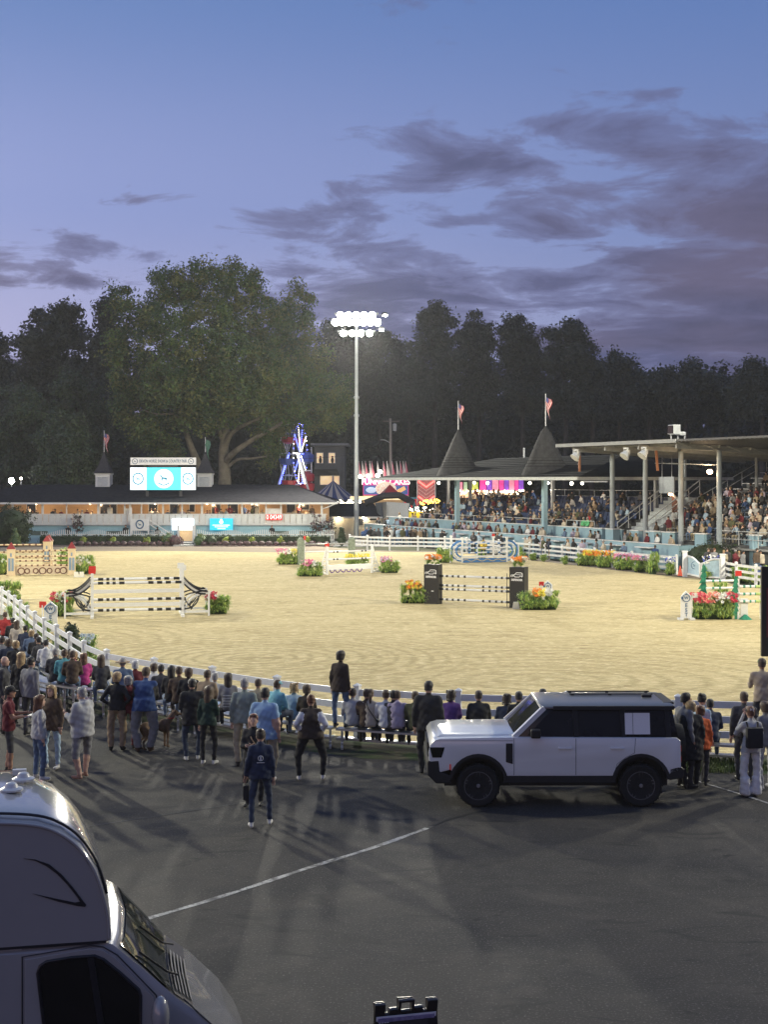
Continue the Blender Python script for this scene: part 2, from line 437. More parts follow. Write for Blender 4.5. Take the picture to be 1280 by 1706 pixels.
# faded painted line and a grass verge under the front benches
line_m = ground_mat('faded_line_paint', [(.50, .49, .46), ('noise', 3.5, 6, .5, (.12, .115, .11), .42, .6, (1, 1), .2), ('noise', 25, 4, .1, (.10, .10, .10), .50, .68, (1, 1), 0)], .85)
def strip(name, pts, w, z, m):
    mb = MB(); vs = []
    for i, p in enumerate(pts):
        a = pts[max(0, i-1)]; b = pts[min(len(pts)-1, i+1)]; t = (Vector(b)-Vector(a)); n = Vector((-t.y, t.x)).normalized()
        ww = w*(1+.25*math.sin(i*2.1)); vs += [(p[0]+n.x*ww/2, p[1]+n.y*ww/2, z), (p[0]-n.x*ww/2, p[1]-n.y*ww/2, z)]
    mb.add(vs, [(2*i, 2*i+1, 2*i+3, 2*i+2) for i in range(len(pts)-1)]); return struct(name, mb, m)
ln = [G(150, 1562), G(210, 1541), G(330, 1506), G(430, 1474), G(520, 1444), G(620, 1413), G(712, 1380)]
ln = catmull(ln, 3)
strip('painted_line', [(p.x, p.y) for p in ln], .10, .004, line_m)
seam_m = mat('tar_seam', (.016, .016, .017), .6, .3, 20)
for k, pl in enumerate([[(712, 1380), (760, 1362), (830, 1345), (900, 1330)], [(0, 1395), (180, 1372), (420, 1335)]]):
    pp = catmull([G(*q) for q in pl], 4); strip('pavement_seam', [(p.x, p.y) for p in pp], .045, .0035+.0012*k, seam_m)
strip('painted_mark', [(p.x, p.y) for p in catmull([G(1130, 1292), G(1230, 1322), G(1300, 1345)], 3)], .07, .008, line_m)
verge_m = ground_mat('worn_grass_verge', [(.06, .055, .035), ('noise', 1.1, 5, .3, (.035, .06, .018), .45, .60, (1, 1), .3)], .95, .4)
vin = resample(near_c[8:], 1.5)
mbv = MB(); vs = []
for i, p in enumerate(vin):
    a = vin[max(0, i-1)]; b = vin[min(len(vin)-1, i+1)]; t = (b-a).normalized(); n = Vector((t.y, -t.x, 0))
    w = 1.8+.25*math.sin(i*1.3); q = p + (n if n.y < 0 else -n)*w
    if p.y > 60: q = p
    vs += [(p.x, p.y+.02, .0035), (q.x, q.y, .0035)]
mbv.add(vs, [(2*i, 2*i+1, 2*i+3, 2*i+2) for i in range(len(vin)-1)]); struct('grass_verge', mbv, verge_m)

# blades of grass on the verge at the right: countless
def blades(mb, cx, cy, rx, ry, n, h, w, lean=.5, z0=0.0):
    for _ in range(n):
        a = random.random()*2*PI; r = math.sqrt(random.random()); x = cx+rx*r*math.cos(a); y = cy+ry*r*math.sin(a)
        hh = h*random.uniform(.55, 1.15); la = random.random()*2*PI; l = lean*hh*random.random()
        dx, dy = math.cos(la)*l, math.sin(la)*l; b = random.random()*PI; bx, by = math.cos(b)*w/2, math.sin(b)*w/2
        mb.add([(x-bx, y-by, z0), (x+bx, y+by, z0), (x+dx*.4+bx, y+dy*.4+by, z0+hh*.6), (x+dx*.4-bx, y+dy*.4-by, z0+hh*.6), (x+dx, y+dy, z0+hh*(1-.3*l/hh))],
               [(0, 1, 2, 3), (3, 2, 4)])
grass_m = mat('grass_blade', (.05, .09, .02), .6, .4, 3, col2=(.10, .13, .03))
mb = MB(); blades(mb, 6.6, 28.6, 1.6, .7, 1500, .13, .02)
tag(link('grass_tufts', mb.mesh('grass_tufts', grass_m)), 'scruffy grass growing around the bench at the right', 'grass', kind='stuff')

# ------------------------------------------------------------------ white ring fence: posts and rails
fence_m = WHITE
def ring_fence(name, label, pts, step, nr=3, h=FH, pw=.13, group=None, dirt=WHITE):
    pp = resample(pts, step); b = pp[0]
    t = thing(name, label, 'fence', (b.x, b.y, 0), 0, group)
    me = MB().box(-pw/2, pw/2, -pw/2, pw/2, 0, h+.06).mesh('post', dirt); 
    cap = MB().box(-pw*.62, pw*.62, -pw*.62, pw*.62, h+.06, h+.09).add([(-pw*.62, -pw*.62, h+.09), (pw*.62, -pw*.62, h+.09), (pw*.62, pw*.62, h+.09), (-pw*.62, pw*.62, h+.09), (0, 0, h+.14)], [(0, 1, 4), (1, 2, 4), (2, 3, 4), (3, 0, 4)]).mesh('cap', dirt)
    for i, p in enumerate(pp):
        q = pp[min(i+1, len(pp)-1)]; a = pp[max(0, i-1)]; d = q-a
        o = link('post', me, t, p-b); o.rotation_euler = (0, 0, math.atan2(d.y, d.x))
        link('cap', cap, o)
        if i < len(pp)-1:
            dd = (q-p); L = dd.length
            for k in range(nr):
                zc = h-.08-k*(h-.16)/nr if nr == 3 else h-.09-k*(h-.1)/nr*1.0
                r = link('rail', MB().box(pw*.35, L-pw*.35, -.025, .025, zc-.075, zc+.075).mesh('rail', dirt), t, p-b)
                r.rotation_euler = (0, 0, math.atan2(dd.y, dd.x))
    return t
ring_fence('ring_fence', 'white three-rail ring fence curving in front of the near spectators', near_c, 2.45, 3)
ring_fence('ring_fence', 'white three-rail fence along the far blue boxes, left of the gate', far_c, 2.5, 3)
ring_fence('ring_fence', 'short white rail fence right of the blue gate', right_c, 2.3, 3)

# ------------------------------------------------------------------ foliage helpers
def leaf_mesh(name, centers, rad, per, size, mats, flatten=.8, seed=1, aspect=.55):
    rg = np.random.default_rng(seed); C = np.repeat(np.asarray(centers, float), per, axis=0); n = len(C)
    R = np.repeat(np.broadcast_to(np.asarray(rad, float), (len(centers),)), per)
    d = rg.normal(size=(n, 3)); d /= np.linalg.norm(d, axis=1)[:, None]; d[:, 2] *= flatten
    P = C+d*(R*rg.random(n)**.45)[:, None]
    nrm = d*.7+rg.normal(size=(n, 3))*.6; nrm[:, 2] += .35; nrm /= np.linalg.norm(nrm, axis=1)[:, None]
    t = np.cross(nrm, rg.normal(size=(n, 3))); t /= np.linalg.norm(t, axis=1)[:, None]+1e-9; b = np.cross(nrm, t)
    s = (size*(.6+.8*rg.random(n)))[:, None]
    V = np.empty((n, 4, 3)); V[:, 0] = P-t*s*.5; V[:, 1] = P-b*s*.5*aspect; V[:, 2] = P+t*s*.5-nrm*s*.12; V[:, 3] = P+b*s*.5*aspect
    me = bpy.data.meshes.new(name); me.vertices.add(4*n); me.vertices.foreach_set('co', V.reshape(-1))
    me.loops.add(4*n); me.loops.foreach_set('vertex_index', np.arange(4*n, dtype=np.int32))
    me.polygons.add(n); me.polygons.foreach_set('loop_start', np.arange(0, 4*n, 4, dtype=np.int32)); me.polygons.foreach_set('loop_total', np.full(n, 4, dtype=np.int32))
    ms = mats if isinstance(mats, (list, tuple)) else [mats]
    for m in ms: me.materials.append(m)
    if len(ms) > 1:
        ci = np.repeat(rg.integers(0, len(ms), len(centers)), per); fl = rg.random(n) < .25; ci[fl] = rg.integers(0, len(ms), fl.sum())
        me.polygons.foreach_set('material_index', ci.astype(np.int32))
    me.update(); me.validate(); return me
def crown_centers(blobs, n, seed):
    """clump centres mostly near the outside of each blob (cx,cy,cz,rx,ry,rz)"""
    rg = np.random.default_rng(seed); B = np.asarray(blobs, float); vol = B[:, 3]*B[:, 4]*B[:, 5]; pr = vol**.75; pr /= pr.sum()
    k = rg.choice(len(B), n, p=pr); d = rg.normal(size=(n, 3)); d /= np.linalg.norm(d, axis=1)[:, None]
    r = .35+.65*rg.random(n)**.5; r *= 1+.12*rg.normal(size=n)
    return B[k, :3]+d*B[k, 3:]*r[:, None]
LEAF = [mat('leaf_green', (.095, .155, .038), .6, .25, .6), mat('leaf_olive', (.150, .165, .048), .6, .25, .6), mat('leaf_deep', (.050, .095, .032), .6, .25, .6)]
LEAFD = [mat('leaf_dark', (.058, .070, .048), .7, .25, .5), mat('leaf_darker', (.040, .048, .038), .7, .25, .5)]
BARK = mat('pale_bark', (.26, .23, .17), .85, .35, 1.2, bump=.5, col2=(.13, .115, .085))
BARKD = mat('dark_bark', (.06, .05, .04), .9, .3, 2, bump=.5)
def limb(mb, pts, r0, r1, n=8):
    pp = catmull([Vector(p) for p in pts], 4); m = len(pp)
    return mb.path(pp, [r0+(r1-r0)*i/(m-1) for i in range(m)], n)
def tree(name, label, base, blobs, nclump, per, crad, size, leafm, bark, limbs, seed, group=None, loose=0):
    """blobs and limbs in world coordinates"""
    t = thing(name, label, 'tree', base, 0, group)
    mb = MB()
    for pts, r0, r1 in limbs[:1]: limb(mb, pts, r0, r1)
    wpart('trunk', mb, bark, t, smooth=True)
    if len(limbs) > 1:
        for pts, r0, r1 in limbs[1:]:
            mb = MB(); limb(mb, pts, r0, r1, 6); wpart('limb', mb, bark, t, smooth=True)
    c = crown_centers(blobs, nclump, seed)
    rg = np.random.default_rng(seed+5); rad = crad*(.6+.8*rg.random(nclump))
    c = c-np.asarray(base)
    link('crown', leaf_mesh('crown', c, rad, per, size, leafm, seed=seed), t)
    return t
def auto_blobs(cx, cy, top, w, bottom, n, seed, depth=None):
    """irregular crown: stack of lumps from bottom to top, width w"""
    rg = random.Random(seed); out = []; h = top-bottom; depth = depth or w*.8
    out.append((cx, cy, bottom+h*.5, w*.34, depth*.34, h*.42))
    for i in range(n):
        u = rg.random(); z = bottom+h*(.12+.83*u); ww = w*.5*math.sqrt(max(.05, 1-(abs(u-.42)/.62)**2))
        a = rg.random()*2*PI; q = rg.uniform(.35, .85)
        r = w*rg.uniform(.12, .22)*(1-.35*u)
        rr = (ww*q)*math.cos(a); out.append((cx+rr, cy+depth/w*ww*q*math.sin(a), min(z, top-r*.7), r, r, r*.75))
    return out
# ------------------------------------------------------------------ trees
def bl(px, py, Y, rpx, rpy=None, ry=None):
    k = Y/F; rpy = rpy or rpx
    return (GX(px, Y), Y, GZ(py, Y), rpx*k, ry or rpx*k*.9, rpy*k)
def P3(px, py, Y): return (GX(px, Y), Y, GZ(py, Y))
# great plane tree behind the clubhouse
Y0 = 154
bb = [bl(350, 480, Y0, 55, 42), bl(405, 480, Y0+1, 34, 34), bl(290, 480, Y0+2, 48, 34), bl(240, 530, Y0, 50, 42), bl(215, 600, Y0-2, 42, 50), bl(320, 560, Y0-5, 85, 55),
      bl(420, 540, Y0+2, 62, 52), bl(480, 540, Y0+4, 45, 42), bl(500, 600, Y0+1, 42, 48), bl(400, 610, Y0-6, 85, 50), bl(300, 640, Y0-6, 80, 45), bl(225, 670, Y0-1, 45, 42),
      bl(470, 650, Y0-3, 60, 42), bl(545, 655, Y0-3, 45, 32), bl(525, 690, Y0-4, 55, 26), bl(450, 700, Y0-2, 48, 24), bl(260, 715, Y0-1, 50, 34), bl(345, 690, Y0-4, 60, 28), bl(385, 440, Y0+1, 22, 15), bl(330, 448, Y0, 30, 17),
      bl(200, 500, Y0+3, 26, 26), bl(570, 672, Y0-4, 22, 20), bl(410, 660, Y0-7, 40, 30), bl(505, 490, Y0+6, 22, 20), bl(455, 735, Y0-1, 22, 40), bl(440, 760, Y0, 14, 20), bl(265, 755, Y0+3, 40, 35)]
tree('plane_tree', 'huge green plane tree with pale forked trunk rising behind the clubhouse scoreboard', P3(373, 905, Y0)[:2]+(0,), bb, 1350, 90, 1.15, .32, LEAF, BARK, [
    ([P3(372, 905, Y0), P3(373, 830, Y0), P3(374, 790, Y0), P3(372, 752, Y0), P3(376, 715, Y0), P3(372, 650, Y0), P3(360, 540, Y0)], .95, .16),
    ([P3(374, 770, Y0), P3(392, 752, Y0-2), P3(425, 730, Y0-3), P3(458, 712, Y0-4), P3(490, 690, Y0-4)], .42, .12),
    ([P3(373, 748, Y0), P3(385, 722, Y0-1), P3(412, 706, Y0-3), P3(450, 690, Y0-4)], .38, .10),
    ([P3(376, 782, Y0), P3(395, 766, Y0-1), P3(420, 764, Y0-2), P3(445, 760, Y0-2)], .22, .08),
    ([P3(372, 735, Y0), P3(360, 700, Y0), P3(352, 650, Y0), P3(335, 580, Y0)], .35, .09),
    ([P3(360, 850, Y0+2), P3(338, 790, Y0), P3(318, 745, Y0), P3(304, 700, Y0-1), P3(290, 640, Y0), P3(262, 580, Y0)], .55, .12),
    ([P3(305, 705, Y0-1), P3(290, 690, Y0-3), P3(262, 690, Y0-3), P3(235, 682, Y0-3)], .14, .05),
    ([P3(345, 640, Y0), P3(320, 620, Y0-5), P3(285, 600, Y0-6), P3(250, 565, Y0-5)], .2, .06)], 3)
def simple_tree(label, px, top, base_y, w, Y, bottom, n, seed, nc=420, per=60, size=.5, lm=LEAFD, crad=1.5, extra=None):
    k = Y/F; cx = GX(px, Y); zt = GZ(top, Y); zb = GZ(bottom, Y)
    blobs = auto_blobs(cx, Y, zt, w*k, zb, n, seed)+(extra or [])
    tree('tree', label, (cx, Y, 0), blobs, nc, per, crad, size, lm, BARKD, [([(cx, Y, 0), (cx+.3, Y, zb), (cx-.2, Y, zb+(zt-zb)*.7)], .5, .12)], seed, 'dark trees standing behind the showground')
simple_tree('large black-green tree at the left, rounded crown under the lavender sky', 95, 487, 0, 165, 185, 780, 26, 21, 620, 62, .55)
simple_tree('narrow dark tree between the rounded black tree and the great plane tree', 178, 484, 0, 62, 178, 780, 14, 22, 320, 62, .5)
simple_tree('dark tree cut by the left edge of the photograph', -8, 545, 0, 70, 190, 790, 12, 23, 300, 60, .5)
M1 = [mat('leaf_midgreen', (.060, .090, .036), .65, .25, .5), LEAFD[0], mat('leaf_bluegreen', (.056, .090, .052), .65, .25, .5)]
simple_tree('bushy mid-green tree at the far left above the clubhouse roof', 35, 630, 0, 130, 160, 825, 18, 24, 520, 62, .38, M1, 1.2)
simple_tree('wide-branched conifer-like tree left of the great plane tree', 130, 603, 0, 130, 163, 825, 18, 25, 480, 60, .38, M1, 1.2)
simple_tree('olive-green low tree behind the left cupola', 110, 690, 0, 110, 150, 830, 12, 26, 320, 60, .34, M1, 1.1)
rt = [(722, 505, 92, 205, 'tall feathery tree just right of the floodlight pole'), (796, 512, 72, 208, 'tall round-topped tree behind the left cone of the pavilion'), (868, 524, 76, 206, 'tall tree with a domed crown between the two pavilion cones'),
      (940, 533, 90, 204, 'broad tall tree whose right side juts out above the right cone'), (1030, 588, 84, 210, 'lower rounded dark tree above the left end of the metal roof'), (985, 600, 70, 206, 'small dark tree filling the gap before the lower tree row'),
      (1080, 625, 60, 212, 'dark low tree in a dip of the tree line'), (1140, 600, 88, 208, 'twin-peaked dark tree above the roof-top spotlight'), (1200, 632, 66, 213, 'low dark tree in the gap left of the last tall tree'), (1268, 594, 80, 200, 'dark tree cut by the right edge of the photograph'),
      (560, 530, 90, 215, 'dark tree behind the floodlight head'), (630, 555, 100, 218, 'dark mass-like tree right behind the floodlight pole'), (470, 560, 90, 212, 'dark tree hidden behind the right side of the plane tree'), (680, 585, 80, 212, 'low dark tree at the foot of the feathery tree')]
for i, (px, top, w, Y, lab) in enumerate(rt):
    simple_tree(lab, px, top, 0, w*1.28, Y, 700, 22, 40+i, 430, 52, .46, LEAFD if i % 3 else [LEAFD[0]], 1.25)
# the wood behind them reads as one mass
wb = []
for i in range(70):
    px = -60+i*20+random.uniform(-8, 8); Y = random.uniform(214, 232)
    top = 612 if px > 640 else (600 if px < 200 else 590)
    wb.append(bl(px, top+75+random.uniform(-14, 18), Y, 34, 75)); wb.append(bl(px, 800+random.uniform(-10, 10), Y-4, 34, 60))
mbk = MB()
me = leaf_mesh('far_wood', crown_centers(wb, 2100, 9), 2.2, 42, .95, LEAFD, seed=77)
tag(link('far_wood', me), 'dark continuous wood closing the background under the tree tops', 'wood', kind='stuff')
mb = MB()
for i in range(44):
    x0 = -110+i*5.2; Yb = 226+3*math.sin(i*1.7); mb.ell((x0, Yb+6, 6), (4.6, 4, 13+2.0*math.sin(i*2.3)), 10, 7)
hill = struct('wooded_hill', mb, LEAFD[1])

# ------------------------------------------------------------------ clubhouse on the left
YC = 130.0; kC = YC/F
WB = mat('white_board', (.66, .68, .68), .6, .1, 1.5); TAN = mat('tan_interior_wall', (.50, .34, .20), .8, .12, 1)
club = thing('clubhouse', 'long low white clubhouse with dark hipped roof, open veranda and blue lower wall', 'building', (-22, YC, 0))
xl, xr = GX(-60, YC), GX(545, YC)
mb = MB().box(xl, xr, YC+.25, YC+9, 0, 1.7); wpart('lower_wall', mb, LBLUE, club)
mb = MB().box(xl, xr, YC, YC+5.2, 1.72, 1.86); wpart('deck', mb, WHITED, club)
mb = MB().box(xl, GX(443, YC), YC+4.6, YC+4.8, 1.86, 4.1).box(GX(443, YC), xr, YC+4.6, YC+4.8, 1.86, 4.1); wpart('back_wall', mb, TAN, club)
mb = MB().box(xl, xr, YC, YC+7.2, 3.84, 3.88); wpart('ceiling', mb, mat('veranda_ceiling', (.42, .38, .32), .8), club)
bm_ = MB().box(0, .535, -.02, .02, 0, .95).mesh('board', WB); x = xl; i = 0
while x < xr-.3:
    link('board', bm_, club, Vector((x, YC-.02+(.012 if i % 2 else 0), 1.78))-base_of(club)); x += .575; i += 1
mb = MB().box(xl, xr, YC-.08, YC+.04, 2.735, 2.80); wpart('cap_rail', mb, WHITE, club)
mb = MB().box(xl, xr, YC-.05, YC+.02, 1.70, 1.775); wpart('skirt_rail', mb, WHITED, club)
for px, w in [(70, .2), (110, .1), (163, .2), (207, .14), (216, .2), (235, .12), (271, .16), (303, .14), (336, .2), (403, .16), (443, .13), (468, .16), (536, .2), (20, .2)]:
    X = GX(px, YC); wpart('post', MB().box(X-w/2, X+w/2, YC+.05, YC+.2, 2.8, 3.84), WHITE, club)
for px0, px1 in [(443, 468), (207, 216)]:
    wpart('booth_panel', MB().box(GX(px0, YC), GX(px1, YC), YC+.3, YC+.4, 2.8, 3.3), WHITE, club)
# windows and doors in the veranda's back wall
wd = mat('dark_window_pane', (.02, .025, .035), .15, .2)
for px, w, z0, z1 in [(52, 14, 2.7, 3.7), (175, 16, 2.6, 3.7), (188, 12, 2.6, 3.7), (255, 14, 2.6, 3.7), (290, 14, 2.5, 3.7), (320, 8, 2.9, 3.6), (360, 14, 2.6, 3.7), (388, 16, 2.5, 3.7), (425, 12, 2.7, 3.7), (485, 14, 2.8, 3.7), (507, 16, 3.1, 3.6)]:
    Yw = YC+4.6; X0 = GX(px-w/2, Yw); X1 = GX(px+w/2, Yw)
    o = wpart('window', MB().box(X0-.06, X1+.06, Yw-.05, Yw-.004, z0-.06, z1+.06), WHITE, club)
    wpart('pane', MB().box(X0, X1, Yw-.07, Yw-.052, z0, z1), wd, o)
# roof
def hip_roof(name, x0, x1, y0, y1, ze, rx0, rx1, yr, zr, m, parent, fascia=.17, fm=None):
    mb = MB(); v = [(x0, y0, ze), (x1, y0, ze), (x1, y1, ze), (x0, y1, ze), (rx0, yr, zr), (rx1, yr, zr)]
    mb.add(v, [(0, 1, 5, 4), (2, 3, 4, 5), (1, 2, 5), (3, 0, 4), (3, 2, 1, 0)])
    o = wpart(name, mb, m, parent)
    wpart('fascia', MB().box(x0-.02, x1+.02, y0-.06, y0-.005, ze-fascia+.03, ze+.03).box(x1+.005, x1+.06, y0, y1, ze-fascia+.03, ze+.03), fm or WHITE, o)
    return o
EX1 = GX(560, YC-.7); roof = hip_roof('roof', -43, EX1, YC-.7, YC+14, 3.86, GX(38, 136.5), GX(489, 136.5), 136.5, 5.56, ROOF, club)
# shingle courses, real laps
mb = MB()
for i in range(1, 12):
    u = i/12; y = YC-.7+u*(7.2); z = 3.86+u*1.7; xa = -43+u*(GX(38, 136.5)+43); xb = EX1+u*(GX(489, 136.5)-EX1)
    mb.box(xa, xb, y-.02, y+.3, z-.05, z+.008)
wpart('shingle_course', mb, ROOF, roof, kind='stuff')
mb = MB().path([(EX1-.1, YC-.6, 3.75), (EX1-.8, YC-.3, 3.45), (GX(537, YC), YC-.05, 3.25), (GX(537, YC), YC-.05, .3)], .06, 6); wpart('downspout', mb, WHITE, club)
for i, px in enumerate([64, 190, 467, 512]):
    X = GX(px, YC); wpart('vent_hatch', MB().box(X-.8, X+.8, YC+.2, YC+.247, .75, 1.15), mat('hatch_green', (.10, .14, .12), .7), club)
wpart('doorway', MB().box(GX(299, YC), GX(321, YC), YC+.18, YC+.245, .1, 1.5), mat('lit_doorway', (.8, .55, .3), .5, emit=.35), club)
wpart('door_frame', MB().box(GX(321, YC), GX(326, YC), YC-.3, YC+.24, 0, 1.7).box(GX(296, YC), GX(299, YC), YC-.3, YC+.24, 0, 1.7), WHITE, club)
LOGO = mat('logo_navy', (.06, .14, .26), .5); TEAL = mat('logo_teal', (.02, .42, .47), .5)
def horse(mb, x, z, s, y, face=-1):
    """tiny trotting horse, thin raised mark"""
    def q(pts): mb.prism([(x+face*px*s, z+pz*s) for px, pz in pts], y-.012, y)
    q([(-.5, .12), (.32, .18), (.38, -.12), (-.5, -.14)]); q([(.22, .1), (.48, .62), (.66, .55), (.42, .0)]); q([(.46, .62), (.86, .44), (.82, .32), (.5, .42)])
    q([(.3, -.1), (.72, -.3), (.68, -.42), (.24, -.2)]); q([(.1, -.1), (.2, -.62), (.3, -.6), (.3, -.1)]); q([(-.5, -.05), (-.66, -.6), (-.54, -.62), (-.32, -.1)]); q([(-.34, -.1), (-.2, -.6), (-.1, -.58), (-.14, -.1)])
    q([(-.48, .1), (-.82, -.2), (-.74, -.28), (-.44, .0)])
def roundel(parent, x, y, z, R, ring, hm, w=.1, sx=1.0, hs=.55):
    o = wpart('emblem_ring', MB().ring((x, y, z), R, w/2, 'Y', 28, 4, sx, 1), ring, parent)
    mb = MB(); horse(mb, x, z, R*hs, y); wpart('emblem_horse', mb, hm, o); return o
# judge's stair booth with the round emblem
bx0, bx1 = GX(218, YC-.8), GX(247, YC-.8); yb = YC-.8
booth = thing('judges_booth', 'white stair landing with a round horse emblem on its front panel', 'booth', ((bx0+bx1)/2, yb, 0))
wpart('front_panel', MB().box(bx0, bx1, yb, yb+.06, 1.25, 2.35), WHITE, booth); roundel(booth, (bx0+bx1)/2, yb-.02, 1.82, .38, LOGO, LOGO, .12, .9)
for x in (bx0, bx1): wpart('post', MB().box(x-.07, x+.07, yb-.02, yb+.1, 0, 3.4 if x == bx0 else 2.5), WHITE, booth)
wpart('handrail', MB().bar((bx1, yb, 2.3), (bx1+2.0, yb, 1.0), .06, .08).bar((bx1, yb, 1.9), (bx1+2.0, yb, .6), .06, .08), WHITE, booth)
for k in range(6): wpart('step', MB().box(bx1+.15+k*.32, bx1+.45+k*.32, yb+.05, yb+.7, 1.2-k*.2, 1.24-k*.2), WHITED, booth)
wpart('platform', MB().box(bx0, bx1, yb+.06, YC-.1, 1.2, 1.26), WHITED, booth)
# cupolas
SHD = mat('louvre_grey', (.62, .66, .70), .6); CUPR = mat('cupola_shingle', (.035, .034, .042), .85, .3, 8, bump=.3)
def flag(parent, x, y, z0, z1, fz0, fz1, w, kind='us', s=1):
    p = wpart('flagpole', MB().tube((x, y, z0), (x, y, z1), .045, .03, 6), WHITED, parent)
    n = 9; mbf = MB(); H = fz1-fz0
    for i in range(n):   # drooping cloth in stripes
        u0, u1 = i/n, (i+1)/n
        def row(t):
            zz = fz1-t*0; return zz
        for seg in range(6):
            a, b = seg/6, (seg+1)/6
            def pt(u, a): return (x+s*(.03+u*w*(.75+.25*math.sin(a*5+1))+.05*math.sin(a*9)), y-.03-.10*math.sin(u*7+a*4), fz1-a*H*(.55+.45*u)-u*H*.10 - (1-u)*0)
            mbf.mi((0 if i % 2 else 1) if not (kind == 'us' and a < .3 and i < 4) else 2)
            if kind != 'us': mbf.mi(3)
            mbf.quad(pt(u0, a), pt(u1, a), pt(u1, b), pt(u0, b))
    wpart('flag', mbf, [mat('flag_white', (.7, .62, .6), .8), mat('flag_red', (.5, .06, .07), .8), mat('flag_blue', (.10, .12, .30), .8), mat('flag_green', (.10, .22, .16), .8)], p)
def cupola(px, label, ftop, fl):
    Y = 136.3; X = GX(px, Y); w = .72; t = thing('cupola', label, 'cupola', (X, Y, 5.1), 0, 'cupolas on the clubhouse roof')
    wpart('louvred_box', MB().box(X-w, X+w, Y-w, Y+w, 5.1, 6.55), WHITE, t)
    for k in range(6): wpart('louvre', MB().cbox((X, Y-w-.01, 5.5+k*.15), (w*1.35, .05, .11), rx=.5), SHD, t)
    wpart('cornice', MB().box(X-w-.08, X+w+.08, Y-w-.08, Y+w+.08, 6.55, 6.68), WHITE, t)
    pr = [(1.28, 6.68), (.95, 7.05), (.62, 7.6), (.33, 8.2), (.1, 8.7), (.03, 8.85)]
    wpart('spire_roof', MB().lathe(pr, (X, Y, 0), 4, Matrix.Rotation(PI/4, 3, 'Z')), CUPR, t)
    flag(t, X, Y, 8.8, GZ(ftop, Y), GZ(fl[0], Y), GZ(fl[1], Y), .5, fl[2])
cupola(173, 'white louvred cupola left of the scoreboard, striped flag above its dark spire', 717, (752, 722, 'us'))
cupola(342, 'white louvred cupola right of the scoreboard, narrow green and white flag above', 728, (764, 732, 'g'))
# scoreboard
YS = 131.5; SW = mat('led_white', (.86, .95, 1.0), .4, .01, emit=1.15); ST = mat('led_turquoise', (.10, .78, .86), .4, .04, 1, emit=.95)
X0, X1 = GX(216, YS), GX(326.5, YS); z0, z1 = GZ(817, YS), GZ(778, YS)
sb = thing('scoreboard', 'large glowing electronic scoreboard with turquoise centre and three horse roundels on the clubhouse roof', 'scoreboard', ((X0+X1)/2, YS, 4.2))
for px in (244, 300): X = GX(px, YS); wpart('support', MB().box(X-.12, X+.12, YS+.25, YS+.45, 4.2, z1), DGREY, sb)
wpart('cabinet', MB().box(X0, X1, YS, YS+.35, z0, z1), DGREY, sb, bevel=.06)
m1, m2 = GX(244, YS), GX(301.5, YS); yf = YS-.03
for a, b, m in ((X0+.04, m1, SW), (m1, m2, ST), (m2, X1-.04, SW)): wpart('screen', MB().box(a, b, yf, YS-.004, z0+.05, z1-.05), m, sb)
TE = mat('led_teal_ring', (.03, .30, .42), .5, emit=.5); zc = (z0+z1)/2
roundel(sb, GX(229.8, YS), yf-.01, zc, .53, TE, TE, .11, .93, .5); roundel(sb, GX(313, YS), yf-.01, zc, .53, TE, TE, .11, .93, .5)
xc = (m1+m2)/2; o = wpart('emblem_disc', MB().lathe([(.92, 0), (.92, .01)], (xc, yf-.004, zc), 36, Matrix.Rotation(PI/2, 3, 'X')), SW, sb)
mb = MB(); horse(mb, xc, zc+.05, .5, yf-.02); wpart('emblem_horse', mb, TE, o)
mb = MB()
for k in range(22):
    a = PI*(.5+2*k/22); 
    if abs(math.sin(a)+1) < .25: continue
    mb.cbox((xc+.74*math.cos(a), yf-.022, zc+.74*math.sin(a)), (.07, .01, .13), ry=-(a-PI/2))
wpart('emblem_lettering', mb, mat('led_pale_teal', (.25, .72, .78), .5, emit=.6), o, kind='stuff')
mb = MB().path([(xc+.6*math.cos(a), yf-.022, zc+.62*math.sin(a)) for a in [PI*(1.2+.6*i/10) for i in range(11)]], .05, 4); wpart('emblem_ribbon', mb, TE, o)
HDR = mat('header_panel', (.80, .80, .78), .5, .04, emit=.22)
hz0, hz1 = GZ(774.5, YS), GZ(762.3, YS); o = wpart('header_sign', MB().box(X0+.05, X1-.03, YS-.02, YS+.2, hz0, hz1), HDR, sb)
lettering('DEVON HORSE SHOW & COUNTRY FAIR', .40, LOGO, o, ((X0+X1)/2, YS-.03, (hz0+hz1)/2), world=True, sx=.62, bold=.004)
for px in (224.5, 318): roundel(o, GX(px, YS), YS-.03, (hz0+hz1)/2, .25, LOGO, LOGO, .05, 1, .5)
wpart('brace', MB().box(X0+1.8, X1-1.8, YS+.05, YS+.15, hz0-.25, hz0), DGREY, sb)
# boards on the veranda front
Yb = YC-.15
def board(name, label, cat, px0, px1, py0, py1, m, th=.12):
    a, b = GX(px0, Yb), GX(px1, Yb); c, d = GZ(py1, Yb), GZ(py0, Yb)
    t = thing(name, label, cat, ((a+b)/2, Yb, c)); wpart('panel', MB().box(a, b, Yb-th, Yb-.01, c, d), m, t, bevel=.03); return t, (a+b)/2, Yb-th-.02, (c+d)/2, b-a, d-c
t, x, y, z, w, h = board('display_board', 'blank bright white display board above the clubhouse doorway', 'display board', 286, 323, 864, 883.5, SW)
mb = MB(); 
for dx, dz in [(-.62, .33), (-.5, .36), (-.2, .32), (.05, .35), (.18, .3), (.22, .38), (-.15, -.25)]: mb.box(x+dx, x+dx+.09, y-.005, y, z+dz, z+dz+.07)
wpart('small_print', mb, mat('print_grey', (.4, .45, .5), .5), t, kind='stuff')
t, x, y, z, w, h = board('display_board', 'turquoise display board with white emblem and blurred lines on the veranda front', 'display board', 349.5, 388, 863.5, 883.5, mat('led_cyan', (.02, .52, .72), .4, .05, emit=.8))
